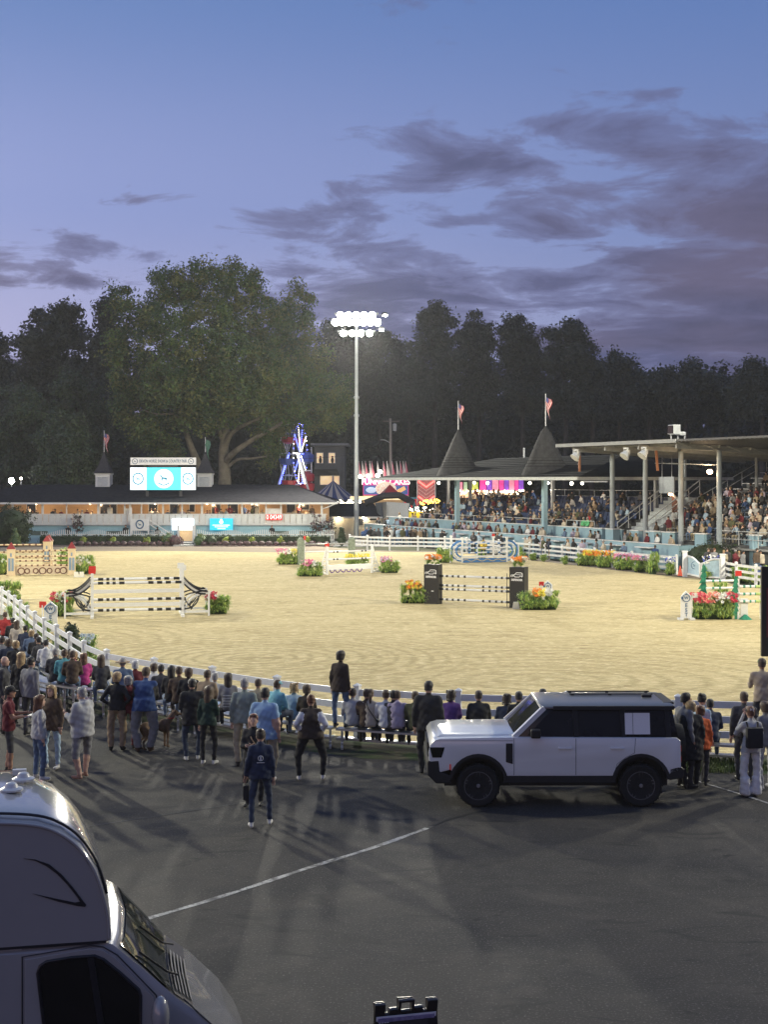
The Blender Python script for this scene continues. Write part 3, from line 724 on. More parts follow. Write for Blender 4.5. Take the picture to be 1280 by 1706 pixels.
mb = MB().lathe([(.19, 0), (.19, .01)], (x, y, z+.22), 18, Matrix.Rotation(PI/2, 3, 'X')).box(x-.1, x+.1, y-.01, y, z+.42, z+.5); wpart('emblem', mb, SW, t)
for i, (ww, dz) in enumerate([(.82, -.12), (.62, -.28), (.36, -.45)]):
    mb = MB(); xx = x-ww
    while xx < x+ww: 
        l = random.uniform(.05, .09); mb.box(xx, xx+l, y-.008, y, z+dz, z+dz+.09); xx += l+.03
    wpart('lettering_line', mb, SW, t, kind='stuff')
t, x, y, z, w, h = board('timer_display', 'red digital timer on the veranda parapet', 'timer', 443.5, 470, 857, 866.5, mat('timer_red', (.75, .02, .02), .4, .05, emit=.55), .15)
lettering('0 04349', .62, mat('timer_digit', (1, .75, .72), .4, .01, emit=1.1), t, (x, y-.004, z), world=True, sx=.72, bold=.008)
# warm lamps under the veranda roof
bulb = mat('warm_bulb', (1, .78, .5), .4, .01, emit=14)
for px in (60, 150, 258, 345, 420, 500):
    X = GX(px, YC+2.2); t = thing('porch_lamp', 'round warm veranda ceiling bulb, '+{60: 'leftmost of the row', 150: 'second from the left', 258: 'right of the judges booth', 345: 'left of the turquoise board', 420: 'left of the red timer', 500: 'rightmost of the row'}[px], 'lamp', (X, YC+2.2, 3.84), 0, 'porch lamps')
    part('bulb', MB().ell((0, 0, -.12), (.09, .09, .09)), bulb, t); part('holder', MB().lathe([(.05, -.05), (.06, 0)]), WHITE, t)
    l = bpy.data.lights.new('porch_light', 'POINT'); l.energy = 130; l.color = (1, .68, .38); l.shadow_soft_size = .1
    lo = bpy.data.objects.new('porch_light', l); COL.objects.link(lo); lo.parent = t; lo.location = (0, 0, -.3)
# tables on the veranda
ORD_ = 'first second third fourth fifth sixth seventh eighth ninth tenth eleventh'.split()
for i, px in enumerate([60, 95, 180, 262, 300, 350, 385, 410, 432, 495, 515]):
    X = GX(px, YC+1.6); t = thing('table', ORD_[i]+' white-clothed veranda table from the left', 'table', (X, YC+1.6, 1.86), 0, 'veranda tables')
    part('tablecloth', MB().lathe([(.62, .1), (.55, .72), (.0, .76)], n=10), WHITE, t); part('leg', MB().tube((0, 0, 0), (0, 0, .6), .04), DGREY, t)

# ------------------------------------------------------------------ picket fence, hedges and planting in front
pick = MB().add([(-.035, -.012, 0), (.035, -.012, 0), (.035, -.012, .92), (0, -.012, 1), (-.035, -.012, .92), (-.035, .012, 0), (.035, .012, 0), (.035, .012, .92), (0, .012, 1), (-.035, .012, .92)],
     [(0, 1, 2, 3, 4), (9, 8, 7, 6, 5), (0, 5, 6, 1), (1, 6, 7, 2), (2, 7, 8, 3), (3, 8, 9, 4), (4, 9, 5, 0)]).mesh('picket', WHITE)
def picket(px0, px1, label, ph):
    Y = 128.2; a, b = GX(px0, Y), GX(px1, Y); t = thing('picket_fence', label, 'fence', (a, Y, 0)); n = int((b-a)/.19)
    for i in range(n+1):
        x = a+(b-a)*i/n; u = ((x-a)/3.1+ph) % 1; h = .95+.33*(abs(math.cos(PI*u))**1.5)
        o = link('picket', pick, t, (x-a, 0, .12)); o.scale = (1, 1, h)
    for z in (.35, .85): wpart('rail', MB().box(a, b, Y+.02, Y+.06, z, z+.08), WHITE, t)
picket(68, 288, 'scalloped white picket fence behind the left hedge', .3); picket(328, 556, 'scalloped white picket fence behind the right hedge', .0)
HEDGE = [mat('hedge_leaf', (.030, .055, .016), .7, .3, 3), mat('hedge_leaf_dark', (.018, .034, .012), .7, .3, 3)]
def clump(name, label, cat, c, blobs, n, per, rad, size, mats, seed, group=None, core=None):
    """shrub or hedge: leaves in clumps round an inner mass, c = base"""
    t = thing(name, label, cat, c, 0, group)
    link('leaves', leaf_mesh('leaves', crown_centers(blobs, n, seed), rad, per, size, mats, seed=seed), t)
    mb = MB()
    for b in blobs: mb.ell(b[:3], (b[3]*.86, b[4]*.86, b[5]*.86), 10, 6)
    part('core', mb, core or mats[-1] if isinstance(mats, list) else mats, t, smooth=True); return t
def hedge(px0, px1, label, seed):
    Y = 126.2; a, b = GX(px0, Y), GX(px1, Y); t = thing('hedge', label, 'hedge', ((a+b)/2, Y, 0)); rg = np.random.default_rng(seed)
    n = int((b-a)*26); c = np.stack([rg.uniform((a-b)/2, (b-a)/2, n), rg.uniform(-.55, .5, n), rg.uniform(.1, .84, n)], 1)
    k = rg.random(n); c[k < .45, 1] = -.55; c[(k > .45) & (k < .75), 2] = .86
    link('leaves', leaf_mesh('leaves', c, .17, 9, .13, HEDGE, seed=seed), t)
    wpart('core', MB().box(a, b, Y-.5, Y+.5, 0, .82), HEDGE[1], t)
hedge(68, 291, 'long clipped green hedge left of the clubhouse door', 5); hedge(326, 550, 'long clipped green hedge right of the clubhouse door', 6)
MULCH = mat('mulch', (.07, .05, .045), .95, .3, 4)
mb = MB().box(-45, GX(291, 125), 123.6, 127.5, 0, .05).box(GX(326, 125), GX(556, 125), 123.6, 127.5, 0, .05); struct('flower_bed', mb, MULCH)
mb = MB().box(GX(292, 125), GX(325, 125), 123.7, 129.2, 0, .12).box(GX(296, 126), GX(322, 126), 125.5, 129.2, .12, .24); struct('path', mb, CONC)
PUR = [mat('purple_leaf', (.13, .05, .07), .7, .3, 3), mat('plum_leaf', (.09, .06, .06), .7, .3, 3)]
YEL = [mat('yellow_leaf', (.32, .30, .04), .7, .3, 3), mat('lime_leaf', (.16, .22, .03), .7, .3, 3)]
ORD = 'first second third fourth fifth sixth seventh eighth ninth tenth eleventh twelfth thirteenth fourteenth fifteenth sixteenth seventeenth eighteenth nineteenth'.split(); NL = len(range(122, 290, 12)); i = 0
for px in list(range(122, 290, 12))+list(range(340, 548, 12)):
    Y = 124.4; s = random.uniform(.85, 1.1)
    clump('low_shrub', ORD[(i if px < 300 else i-NL)]+' low purple shrub from the left along the %s hedge' % ('left' if px < 300 else 'right'), 'shrub', (GX(px, Y), Y, 0), [(0, 0, .22*s, .36*s, .3, .26*s)], 26, 9, .12, .10, PUR, 100+i, 'purple shrubs along the hedge'); i += 1
for px, l in [(138, 'first yellow-leaved shrub, nearest the big round topiary'), (188, 'yellow-leaved shrub in the middle of the left hedge'), (245, 'yellow-leaved shrub left of the clubhouse steps'), (375, 'yellow shrub under the turquoise board'), (419, 'yellow shrub between turquoise board and timer'), (466, 'brightest yellow shrub under the red timer'), (511, 'last yellow shrub near the right end of the hedge')]:
    Y = 124.9; clump('yellow_shrub', l, 'shrub', (GX(px, Y), Y, 0), [(0, 0, .42, .34, .3, .34), (.1, 0, .65, .2, .2, .2)], 30, 10, .13, .11, YEL, 150+px, 'yellow shrubs in front of the hedge')
for px, Y, r, h, l, ms in [(281, 125, .75, .62, 'rounded green shrub left of the clubhouse steps', LEAF), (292, 124.6, .6, .6, 'plum-coloured rounded shrub beside the clubhouse steps', PUR), (334, 125, .7, .6, 'rounded dark shrub right of the clubhouse steps', LEAF), (352, 124.8, .6, .55, 'grey-green shrub right of the steps under the turquoise board', HEDGE)]:
    clump('shrub', l, 'shrub', (GX(px, Y), Y, 0), [(0, 0, h*.8, r, .6, h)], 60, 14, .18, .14, ms, 170+px)
clump('topiary_bush', 'big clipped round bush at the left end of the clubhouse', 'bush', (GX(17, 124), 124, 0), [(0, 0, 1.85, 1.95, 1.5, 1.75), (0, 0, .9, 1.9, 1.4, .95)], 560, 22, .28, .16, HEDGE, 201)
clump('conical_shrub', 'small pale conical evergreen in front of the big round bush', 'shrub', (GX(25, 122), 122, 0), [(0, 0, .5, .5, .45, .5), (0, 0, 1.0, .35, .3, .5), (0, 0, 1.4, .2, .2, .35)], 90, 16, .16, .12, LEAF, 202)
clump('conical_shrub', 'upright evergreen between the clubhouse and the floodlight pole', 'shrub', (GX(569, 124), 124, 0), [(0, 0, .5, .42, .4, .5), (0, 0, 1.0, .32, .3, .5), (0, 0, 1.45, .2, .2, .35)], 90, 16, .16, .12, HEDGE, 203)
for px, h, l in [(128, 2.9, 'small dark-leaved ornamental tree in front of the veranda, left part'), (526, 3.0, 'small dark ornamental tree at the right corner of the clubhouse'), (548, 2.6, 'small dark tree between the clubhouse corner and the low barn')]:
    Y = 128.9; X = GX(px, Y); tree('ornamental_tree', l, (X, Y, 0), [(X, Y, h*.72, .55, .5, h*.3), (X+.1, Y, h*.5, .7, .5, h*.2)], 46, 14, .22, .15, PUR+[HEDGE[1]], BARKD, [([(X, Y, 0), (X, Y, 1.0), (X+.05, Y, h*.8)], .06, .02)], 220+px)
# ------------------------------------------------------------------ floodlight pole
LAMPE = mat('floodlight_lens', (1, .97, .86), .3, .01, emit=70)
def flood_tower(x, y, label, h=22.7, rz=0):
    t = thing('floodlight_pole', label, 'floodlight pole', (x, y, 0), rz, 'floodlight poles around the ring')
    pole_m = mat('pole_steel', (.50, .54, .54), .45, .08, 2, metal=.2)
    part('pole', MB().tube((0, 0, 0), (0, 0, h*.55), .26, .2, 12).tube((0, 0, h*.55), (0, 0, h-.2), .19, .13, 12), pole_m, t, smooth=False, angle=.7)
    for z in (h*.55, h*.63): part('collar', MB().lathe([(.26, z-.12), (.3, z), (.26, z+.12)]), pole_m, t)
    for z, w in ((h-1.75, 1.9), (h-.6, 2.5), (h-.0, 2.2)): part('crossarm', MB().box(-w, w, -.08, .08, z-.08, z+.08), pole_m, t)
    part('catwalk', MB().box(-2.2, 2.2, .1, .5, h-1.15, h-1.08), STEEL, t)
    rows = [(h-1.95, [-1.32, -.44, .44, 1.32], .33), (h-.85, [-2.1, -1.4, -.7, 0, .7, 1.4, 2.1], .38), (h-.15, [-1.6, -.8, 0, .8, 1.6], .36)]
    for z, xs, r in rows:
        for xx in xs:
            hd = part('lamp_head', MB().lathe([(.12, .35), (r*.7, .2), (r, -.05), (r, -.1)], (0, 0, 0), 12), DGREY, t); hd.location = (xx, -.25, z); hd.rotation_euler = (-1.15, 0, 0)
            part('lens', MB().lathe([(r*.96, -.135), (r*.96, -.11)], (0, 0, 0), 14), LAMPE, hd)
    for xx, z, l in ((2.85, h-.1, 1), (2.5, h-1.55, 0)):
        hd = part('lamp_head', MB().cbox((0, 0, .03), (.5, .3, .3)), DGREY, t); hd.location = (xx, -.2, z); hd.rotation_euler = (-.6, 0, .3)
        part('lens', MB().cbox((0, -.02, -.14), (.44, .26, .03)), LAMPE, hd); part('bracket', MB().bar((xx, 0, z), (xx-.5, 0, z), .06), STEEL, t)
    return t
ft = flood_tower(GX(594, 137), 137, 'tall floodlight pole with a blazing lamp head standing behind the ring')
FL = [('floodlight pole left of the ring, outside the picture', -44, 93), ('near floodlight pole left of the ring, outside the picture', -40, 39), ('near floodlight pole right of the ring, outside the picture', 40, 37), ('floodlight pole behind the right grandstand, outside the picture', 44, 67)]

# ------------------------------------------------------------------ right-hand stands, set out along the ring's long side
O = Vector((18.65, 87.5, 0)); RS = Vector((.9024, .4309, 0)); TD = Vector((-.4309, .9024, 0))
def ST_(s, t, z=0): return O+RS*s+TD*t+Vector((0, 0, z))
AX = math.atan2(RS.y, RS.x)
def sbox(mb, s0, s1, t0, t1, z0, z1):
    vs = [ST_(s, t, z) for z in (z0, z1) for t in (t0, t1) for s in (s0, s1)]
    return mb.add(vs, [(0, 2, 3, 1), (4, 5, 7, 6), (0, 1, 5, 4), (2, 6, 7, 3), (0, 4, 6, 2), (1, 3, 7, 5)])
PBLUE = mat('box_blue_paint', (.28, .43, .51), .6, .10, 1.2)
# lower tiers of blue boxes
bx = thing('box_seats', 'long light-blue terrace walls of the spectator boxes behind the fence', 'terrace', ST_(2, 25))
wpart('front_wall', sbox(MB(), 2.0, 2.15, 2.2, 52, 0, 1.68), PBLUE, bx)
wpart('wall_cap', sbox(MB(), 1.92, 2.2, 2.2, 52, 1.68, 1.73), WHITE, bx)
wpart('return_wall', sbox(MB(), 2.15, 7.4, 2.2, 2.35, 0, 1.66), PBLUE, bx)
wpart('terrace_floor', sbox(MB(), 2.15, 4.6, 2.35, 52, .9, 1.0), CONC, bx)
wpart('second_wall', sbox(MB(), 4.45, 4.6, 12, 52, 1.0, 2.35), PBLUE, bx)
wpart('second_cap', sbox(MB(), 4.40, 4.66, 12, 52, 2.35, 2.40), WHITE, bx)
wpart('upper_floor', sbox(MB(), 4.6, 6.6, -6, 52, 1.45, 1.55), CONC, bx)
for k in range(13):
    t0 = 4+k*3.7; wpart('divider', sbox(MB(), 2.15, 4.4, t0, t0+.08, 1.0, 1.6), PBLUE, bx)
    if t0 > 12: wpart('divider', sbox(MB(), 4.6, 6.0, t0+1.2, t0+1.28, 1.5, 2.3), PBLUE, bx)
for k in range(12):
    t0 = 4.4+k*3.7; wpart('ledge', sbox(MB(), 1.5, 1.98, t0+.4, t0+2.0, 1.38, 1.45), WHITE, bx)
for k, (t0, s) in enumerate([(4.5, 3.1), (6.3, 3.1), (8.1, 3.1), (11.2, 3.1), (12.6, 3.1), (1.2, 3.3)]):
    t = thing('bar_counter', ORD[k]+' light-blue counter from the gate end below the right grandstand', 'counter', ST_(s, t0, 1.0), AX, 'blue counters below the right grandstand')
    part('body', MB().box(0, .6, 0, .95, .45, 1.42), PBLUE, t); part('top', MB().box(-.06, .66, -.06, 1.0, 1.42, 1.48), WHITE, t)
# pavilion
PV0, PV1 = 13.0, 48.5
pav = thing('pavilion', 'dark hip-roofed grandstand pavilion with two cone turrets on light-blue posts', 'pavilion', ST_(5, 30))
er = [ST_(1.2, PV0, 6.2), ST_(1.2, PV1, 6.2), ST_(15.5, PV1, 6.2), ST_(15.5, PV0, 6.2), ST_(8.2, PV0+4, 8.0), ST_(8.2, PV1-12, 8.0)]
mb = MB().add(er, [(0, 1, 5, 4), (2, 3, 4, 5), (1, 2, 5), (3, 0, 4), (3, 2, 1, 0)]); pr_m = mat('pavilion_shingle', (.017, .018, .019), 1.0, .25, 3, bump=.5, spec=.04)
proof = wpart('roof', mb, pr_m, pav)
mb = MB()
for i in range(1, 11):
    u = i/11; a = er[0].lerp(er[4], u); b = er[1].lerp(er[5], u); mb.bar(a+Vector((0, 0, .0)), b+Vector((0, 0, .0)), .30, .008)
wpart('shingle_course', mb, pr_m, proof, kind='stuff')
fa = sbox(MB(), 1.12, 1.19, PV0-.1, PV1+.1, 6.0, 6.24); wpart('fascia', fa, mat('pale_fascia', (.52, .54, .52), .6), proof)
wpart('side_fascia', sbox(MB(), 1.2, 15.5, PV0-.16, PV0-.08, 6.0, 6.24), mat('pale_fascia', (.5, .5, .5)), proof)
wpart('gutter_pipe', sbox(MB(), 1.4, 1.5, 9.5, PV0-.1, 5.85, 5.95), STEEL, proof)
for nm, t0, apex in (('left', 35.7, 10.45), ('right', 21.25, 10.25)):
    c = ST_(3.7, t0); prf = [(2.0, 6.25), (1.75, 6.85), (1.42, 7.5), (1.12, 8.2), (.78, 9.0), (.4, 9.8), (.06, apex), (.02, apex+.1)]
    o = wpart('turret', MB().lathe(prf, c, 14), mat('turret_shingle', (.042, .042, .043), 1.0, .25, 3, bump=.6, spec=.04), pav, angle=.6)
    mbl = MB()
    for q in range(14):
        z = 7.1+q*.22; f = (z-6.9)/(apex-6.9); r = 1.72*(1-f)**1.0+.02; mbl.lathe([(r+.0, z), (r+.012, z-.02), (r, z+.03)], c, 14)
    wpart('shingle_course', mbl, pr_m, o, kind='stuff')
    ff = thing('flag_on_pole', 'striped flag hanging on its pole above the %s turret of the pavilion' % nm, 'flag', (c.x, c.y, apex))
    flag(ff, c.x, c.y, apex, apex+2.6, apex+.7, apex+2.3, .45)
    wpart('post', MB().cbox((ST_(3.6, t0).x, ST_(3.6, t0).y, 3.95), (.36, .36, 4.9), rz=AX), PBLUE, pav)
for t0 in (14, 28.5, 43, 47.5):
    c = ST_(9, t0); wpart('rear_post', MB().cbox((c.x, c.y, 4.5), (.25, .25, 3.6), rz=AX), STEEL, pav)
for t0 in (26, 34): c = ST_(9.5, t0); wpart('vent_pipe', MB().tube((c.x, c.y, 7.6), (c.x, c.y, 8.9), .09), STEEL, pav)
UW = mat('under_roof_bulb', (1, .93, .75), .4, .01, emit=16)
for i, (s, t0) in enumerate([(4, 40), (7, 29), (4, 31), (9, 24), (4, 18), (12, 34), (10, 44)]):
    t = thing('roof_lamp', 'round bulb under the pavilion roof, '+['near its left corner', 'midway between the cones', 'right of the left post', 'left of the right post', 'right of the right post', 'deep behind the seats', 'deep at the far left'][i], 'lamp', ST_(s, t0, 6.1), 0, 'bulbs under the pavilion roof')
    part('bulb', MB().ell((0, 0, -.35), (.13, .13, .13)), UW, t); part('cord', MB().tube((0, 0, -.25), (0, 0, 0), .02, n=5), DGREY, t)
    l = bpy.data.lights.new('pavilion_light', 'POINT'); l.energy = 200; l.color = (1, .86, .66); l.shadow_soft_size = .15
    lo = bpy.data.objects.new('pavilion_light', l); COL.objects.link(lo); lo.parent = t; lo.location = (0, 0, -.6)
# stepped seating
SEATB = mat('seat_navy', (.025, .045, .12), .6); STEPC = mat('stand_deck', (.10, .105, .11), .8, .2, 2)
def rows(t0, t1, n, label, s0=5.2, z0=1.75, seats=True, dz=.40):
    t = thing('stepped_seating', label, 'grandstand', ST_(s0, (t0+t1)/2, 0))
    for k in range(n):
        s = s0+.85*k; z = z0+dz*k; wpart('tier', sbox(MB(), s, s+.88, t0, t1, 0 if k == 0 else z-.5, z), STEPC, t)
        if seats:
            mb = MB(); tt = t0+.3
            while tt < t1-.4: sbox(mb, s+.35, s+.75, tt, tt+.44, z+.38, z+.43); sbox(mb, s+.74, s+.79, tt, tt+.44, z+.43, z+.85); tt += .55
            wpart('seat_row', mb, SEATB, t, kind='stuff')
        else: wpart('bench_plank', sbox(MB(), s+.4, s+.68, t0, t1, z+.38, z+.43), ALU, t)
    return t
NR1, NR2 = 8, 12
rows(15.5, 47, NR1, 'rows of dark-blue seats stepped up under the pavilion roof', dz=.29); rows(-6, 9.2, NR2, 'stepped bench rows of the right grandstand under the metal roof', seats=False)
# railings
def railing(name, label, a, b, posts, h=1.05, m=None, nr=2):
    m = m or mat('rail_paint', (.45, .47, .48), .5); t = thing(name, label, 'railing', a); d = b-a
    for k in range(nr): wpart('rail', MB().tube(a+Vector((0, 0, h*(1-k*.5))), b+Vector((0, 0, h*(1-k*.5))), .03, n=6), m, t)
    for k in range(posts): p = a+d*(k/(posts-1)); wpart('upright', MB().tube(p, p+Vector((0, 0, h)), .03, n=6), m, t)
railing('railing', 'grey rail along the front of the pavilion seats', ST_(5.1, 16.5, 1.8), ST_(5.1, 30, 1.8), 8)
railing('railing', 'grey rail in front of the pavilion seats, far half', ST_(5.1, 31.5, 1.8), ST_(5.1, 47, 1.8), 9)
railing('railing', 'rail along the top of the pavilion seating', ST_(12.3, 15.5, 4.1), ST_(12.3, 34, 4.1), 9)
railing('railing', 'rail at the near front corner of the right grandstand', ST_(4.9, -6, 1.6), ST_(4.9, 1.5, 1.6), 5)
railing('railing', 'rail behind the top row of the right grandstand', ST_(15.6, -6, 6.4), ST_(15.6, 9.2, 6.4), 8)
# metal shed roof
mr = thing('metal_roof', 'corrugated metal shed roof on slim steel posts over the right grandstand', 'roof', ST_(3.6, 6))
RU = mat('metal_roof_sheet', (.10, .10, .105), .6, .15, 2)
# roof sheet (slightly falling towards the back)
def rz_(s): return 8.50-.048*s
vs = [ST_(s, t, rz_(s)+dz) for dz in (0, .12) for t in (-10, 13.9) for s in (0, 17)]
wpart('sheet', MB().add(vs, [(0, 2, 3, 1), (4, 5, 7, 6), (0, 1, 5, 4), (2, 6, 7, 3), (0, 4, 6, 2), (1, 3, 7, 5)]), RU, mr)
mb = MB()
for k in range(60):
    t = -10+k*.405; a = ST_(0, t, rz_(0)-.02); b = ST_(17, t, rz_(17)-.02); mb.bar(a, b, .10, .05)
wpart('corrugation', mb, RU, mr, kind='stuff')
GRL = mat('grey_beam', (.30, .31, .31), .5, .12, 3)
wpart('front_fascia', MB().bar(ST_(-.06, -.2, 8.52), ST_(-.06, 13.9, 8.52), .06, .24), GRL, mr)
wpart('edge_fascia', MB().bar(ST_(0, -.16, 8.56), ST_(17, -.16, 8.56-.82), .06, .16), GRL, mr)
for k, t0 in enumerate((.25, 4.3, 8.2, 12.1)):
    wpart('rafter', MB().bar(ST_(.3, t0, 8.22), ST_(16, t0, 8.22-.75), .16, .34), GRL, mr)
for s in (1.2, 3.6, 6.2, 8.8, 11.4): wpart('purlin', MB().bar(ST_(s, -.1, rz_(s)-.12), ST_(s, 13.6, rz_(s)-.12), .10, .16), GRL, mr)
PST = mat('stand_post', (.30, .34, .37), .5, .08, 2)
for k, t0 in enumerate((0, 4.0, 8.0, 12.0)):
    c = ST_(3.6, t0); wpart('post', MB().tube((c.x, c.y, 1.0), (c.x, c.y, 7.95), .19, .17, 10), PST, mr, angle=.7)
for s, t0 in ((11, 1), (11, 5), (11, 9), (11, 13), (15.5, 3)): c = ST_(s, t0); wpart('rear_post', MB().tube((c.x, c.y, 3.5), (c.x, c.y, 7.6), .11, n=8), PST, mr)
ORG = mat('orange_post', (.36, .15, .07), .7)
for t0 in (3.2, 12.4): c = ST_(1.0, t0); wpart('hanging_post', MB().cbox((c.x, c.y, 7.3), (.15, .15, 1.35), ry=-.08 if t0 < 5 else .0), ORG, mr)
for s in range(0, 16, 2): wpart('outrigger', MB().bar(ST_(s+.1, -.14, rz_(s)-.05), ST_(s+1.3, -.14, rz_(s)-.42), .05, .07), GRL, mr)
SPK = mat('lamp_shell_white', (.62, .63, .62), .4)
for t0, l in ((11.0, 'white heart-shaped reflector spotlight at the far end of the metal roof'), (5.0, 'left spotlight of the white pair under the front of the metal roof'), (3.0, 'right spotlight of the white pair under the front of the metal roof')):
    t = thing('spotlight', l, 'spotlight', ST_(-.2, t0, 8.2), AX, 'white spotlights under the metal roof')
    part('bracket', MB().box(-.04, .04, -.25, .25, -.1, 0).box(-.04, .04, -.22, -.16, -.55, -.1).box(-.04, .04, .16, .22, -.55, -.1), SPK, t)
    part('reflector', MB().lathe([(.05, .42), (.16, .36), (.30, .15), (.42, -.14), (.44, -.2)], (-.05, 0, -.50), 14, Euler((0, .75, 0)).to_matrix()@Matrix.Diagonal((.8, .8, .85))), SPK, t, angle=.9)
    part('lens', MB().lathe([(.40, -.21), (.40, -.19)], (-.05, 0, -.50), 14, Euler((0, .75, 0)).to_matrix()@Matrix.Diagonal((.8, .8, .85))), mat('off_lens', (.55, .56, .55), .2), t)
    part('ballast', MB().cbox((.16, 0, -.3), (.22, .24, .3)), SPK, t)
t = thing('roof_projector', 'boxy white projector-like lamp standing on top of the metal roof corner', 'lamp', ST_(.6, .9, 8.6), AX)
part('housing', MB().box(-.22, .34, -.32, .32, .35, 1.0), STEEL, t, bevel=.04); part('glass', MB().box(-.26, -.225, -.26, .26, .43, .94), GLASSD, t)
part('motor', MB().box(.36, .85, -.22, .22, .3, .55), STEEL, t, bevel=.06)
for x in (-.2, .35, .9): part('leg', MB().box(x-.03, x+.03, -.03, .03, 0, .36), STEEL, t)
t = thing('roof_lamp', 'warm lit wall lamp on a bracket at the nearest roof post', 'lamp', ST_(3.6, .3, 6.9))
p = GX(1197, 87.5); wpart('bracket', MB().tube(ST_(3.6, 0, 7.0), ST_(1.6, 4.2, 7.15), .035, n=6), STEEL, t)
wpart('bulb', MB().ell(ST_(3.3, .6, 6.55), (.2, .2, .16)), mat('sodium_bulb', (1, .66, .36), .4, .01, emit=16), t)
l = bpy.data.lights.new('sodium_light', 'POINT'); l.energy = 260; l.color = (1, .7, .4); l.shadow_soft_size = .2; lo = bpy.data.objects.new('sodium_light', l); COL.objects.link(lo); lo.location = ST_(3.0, .9, 6.4)
t = thing('street_lamp', 'small white lamp on a thin post behind the right grandstand', 'lamp', ST_(19, 12)); wpart('pole', MB().tube(ST_(19, 12), ST_(19, 12, 7.6), .06, n=6), STEEL, t); wpart('head', MB().ell(ST_(18.8, 12, 7.65), (.35, .2, .1)), UW, t)
t = thing('sign_panel', 'pale grey rectangular panel hanging behind the second grandstand post', 'sign', ST_(7, 10, 5.6), AX)
part('panel', MB().box(-.05, .05, -.9, .9, -.55, .65), mat('pale_panel', (.33, .37, .42), .6), t); part('hanger', MB().box(-.02, .02, -.6, -.55, .6, 2.2).box(-.02, .02, .55, .6, .6, 2.2), STEEL, t)
for t0, s in ((7.8, 15.9), (4.5, 15.9)):
    t = thing('sign_panel', ('left' if t0 > 5 else 'right')+' pale panel on the top railing of the right grandstand', 'sign', ST_(s, t0, 6.4), AX, 'pale panels on the top railing'); part('panel', MB().box(-.03, .03, -.7, .7, .1, 1.2), mat('pale_panel', (.33, .37, .42)), t); part('clip', MB().box(-.05, .05, -.05, .05, 1.2, 1.25), STEEL, t)
# stairs between the stands with a brick-red gable
st = thing('grandstand_stairs', 'grey-blue concrete stairs with white handrails between the two stands', 'stairs', ST_(4.6, 12, 1))
for k in range(12): wpart('step', sbox(MB(), 4.9+.42*k, 5.34+.42*k, 9.9, 13.2, 1.0, 1.75+.27*k), mat('stair_grey', (.42, .46, .48), .8), st)
for t0 in (9.9, 13.2):
    wpart('handrail', MB().tube(ST_(4.9, t0, 2.85), ST_(9.9, t0, 6.0), .045, n=6).tube(ST_(4.9, t0, 2.4), ST_(9.9, t0, 5.6), .03, n=6), mat('rail_light', (.62, .64, .64), .4), st)
    for k in range(6): wpart('baluster', MB().tube(ST_(4.9+k, t0, 1.8+k*.63), ST_(4.9+k, t0, 2.85+k*.63), .03, n=6), mat('rail_light', (.62, .64, .64)), st)
gb = thing('stair_gable', 'brick-red triangular gable wall with a bulb at its peak beside the stairs', 'gable', ST_(10.2, 11, 1.5))
a, b, c = ST_(10.2, 12.2, 5.9), ST_(6.2, 8.9, 2.0), ST_(11.0, 8.9, 2.0)
c0 = ST_(10.2, 12.3, 2.0); wpart('wall', MB().add([ST_(8.2, 11.0, 1.5), ST_(8.2, 5.7, 1.5), ST_(8.2, 11.0, 5.0), ST_(8.35, 11.0, 1.5), ST_(8.35, 5.7, 1.5), ST_(8.35, 11.0, 5.0)], [(0, 1, 2), (5, 4, 3), (0, 3, 4, 1), (1, 4, 5, 2), (2, 5, 3, 0)]), mat('brick_red', (.16, .065, .045), .8, .15, 4, bump=.3), gb)
wpart('coping', MB().bar(ST_(8.2, 11.1, 5.1), ST_(8.2, 5.5, 1.5), .12, .14), WHITED, gb)
wpart('bulb', MB().ell(ST_(8.0, 10.9, 5.0), (.16, .16, .16)), mat('sodium_bulb', (1, .66, .36)), gb)
railing('railing', 'sloping rail on the far flank of the right grandstand', ST_(5.2, 9.4, 1.8), ST_(14.8, 9.4, 6.2), 8)
# blue block, round bush and gate at the right
t = thing('wall_block', 'tall light-blue wall block at the right edge behind the fence', 'wall', ST_(5.0, -4)); 
Yk = 88.0; wpart('wall', MB().box(GX(1255, Yk), GX(1300, Yk), Yk, Yk+4, 0, GZ(893, Yk)), PBLUE, t); wpart('cap', MB().box(GX(1254, Yk), GX(1300, Yk), Yk-.06, Yk+4, GZ(893, Yk), GZ(893, Yk)+.08), WHITE, t)
clump('round_bush', 'big dark rounded bush behind the blue gate', 'bush', (GX(1182, 88.6), 88.6, 0), [(0, 0, 1.0, 1.65, 1.0, 1.0), (-.5, 0, .8, 1.1, .9, .9), (.8, 0, .8, 1.0, .9, .85)], 260, 20, .25, .15, HEDGE, 301)
gate = thing('arena_gate', 'pair of light-blue gate panels with white curved frames and a round emblem', 'gate', G(1176, 968))
GM = mat('gate_blue', (.36, .50, .60), .6)
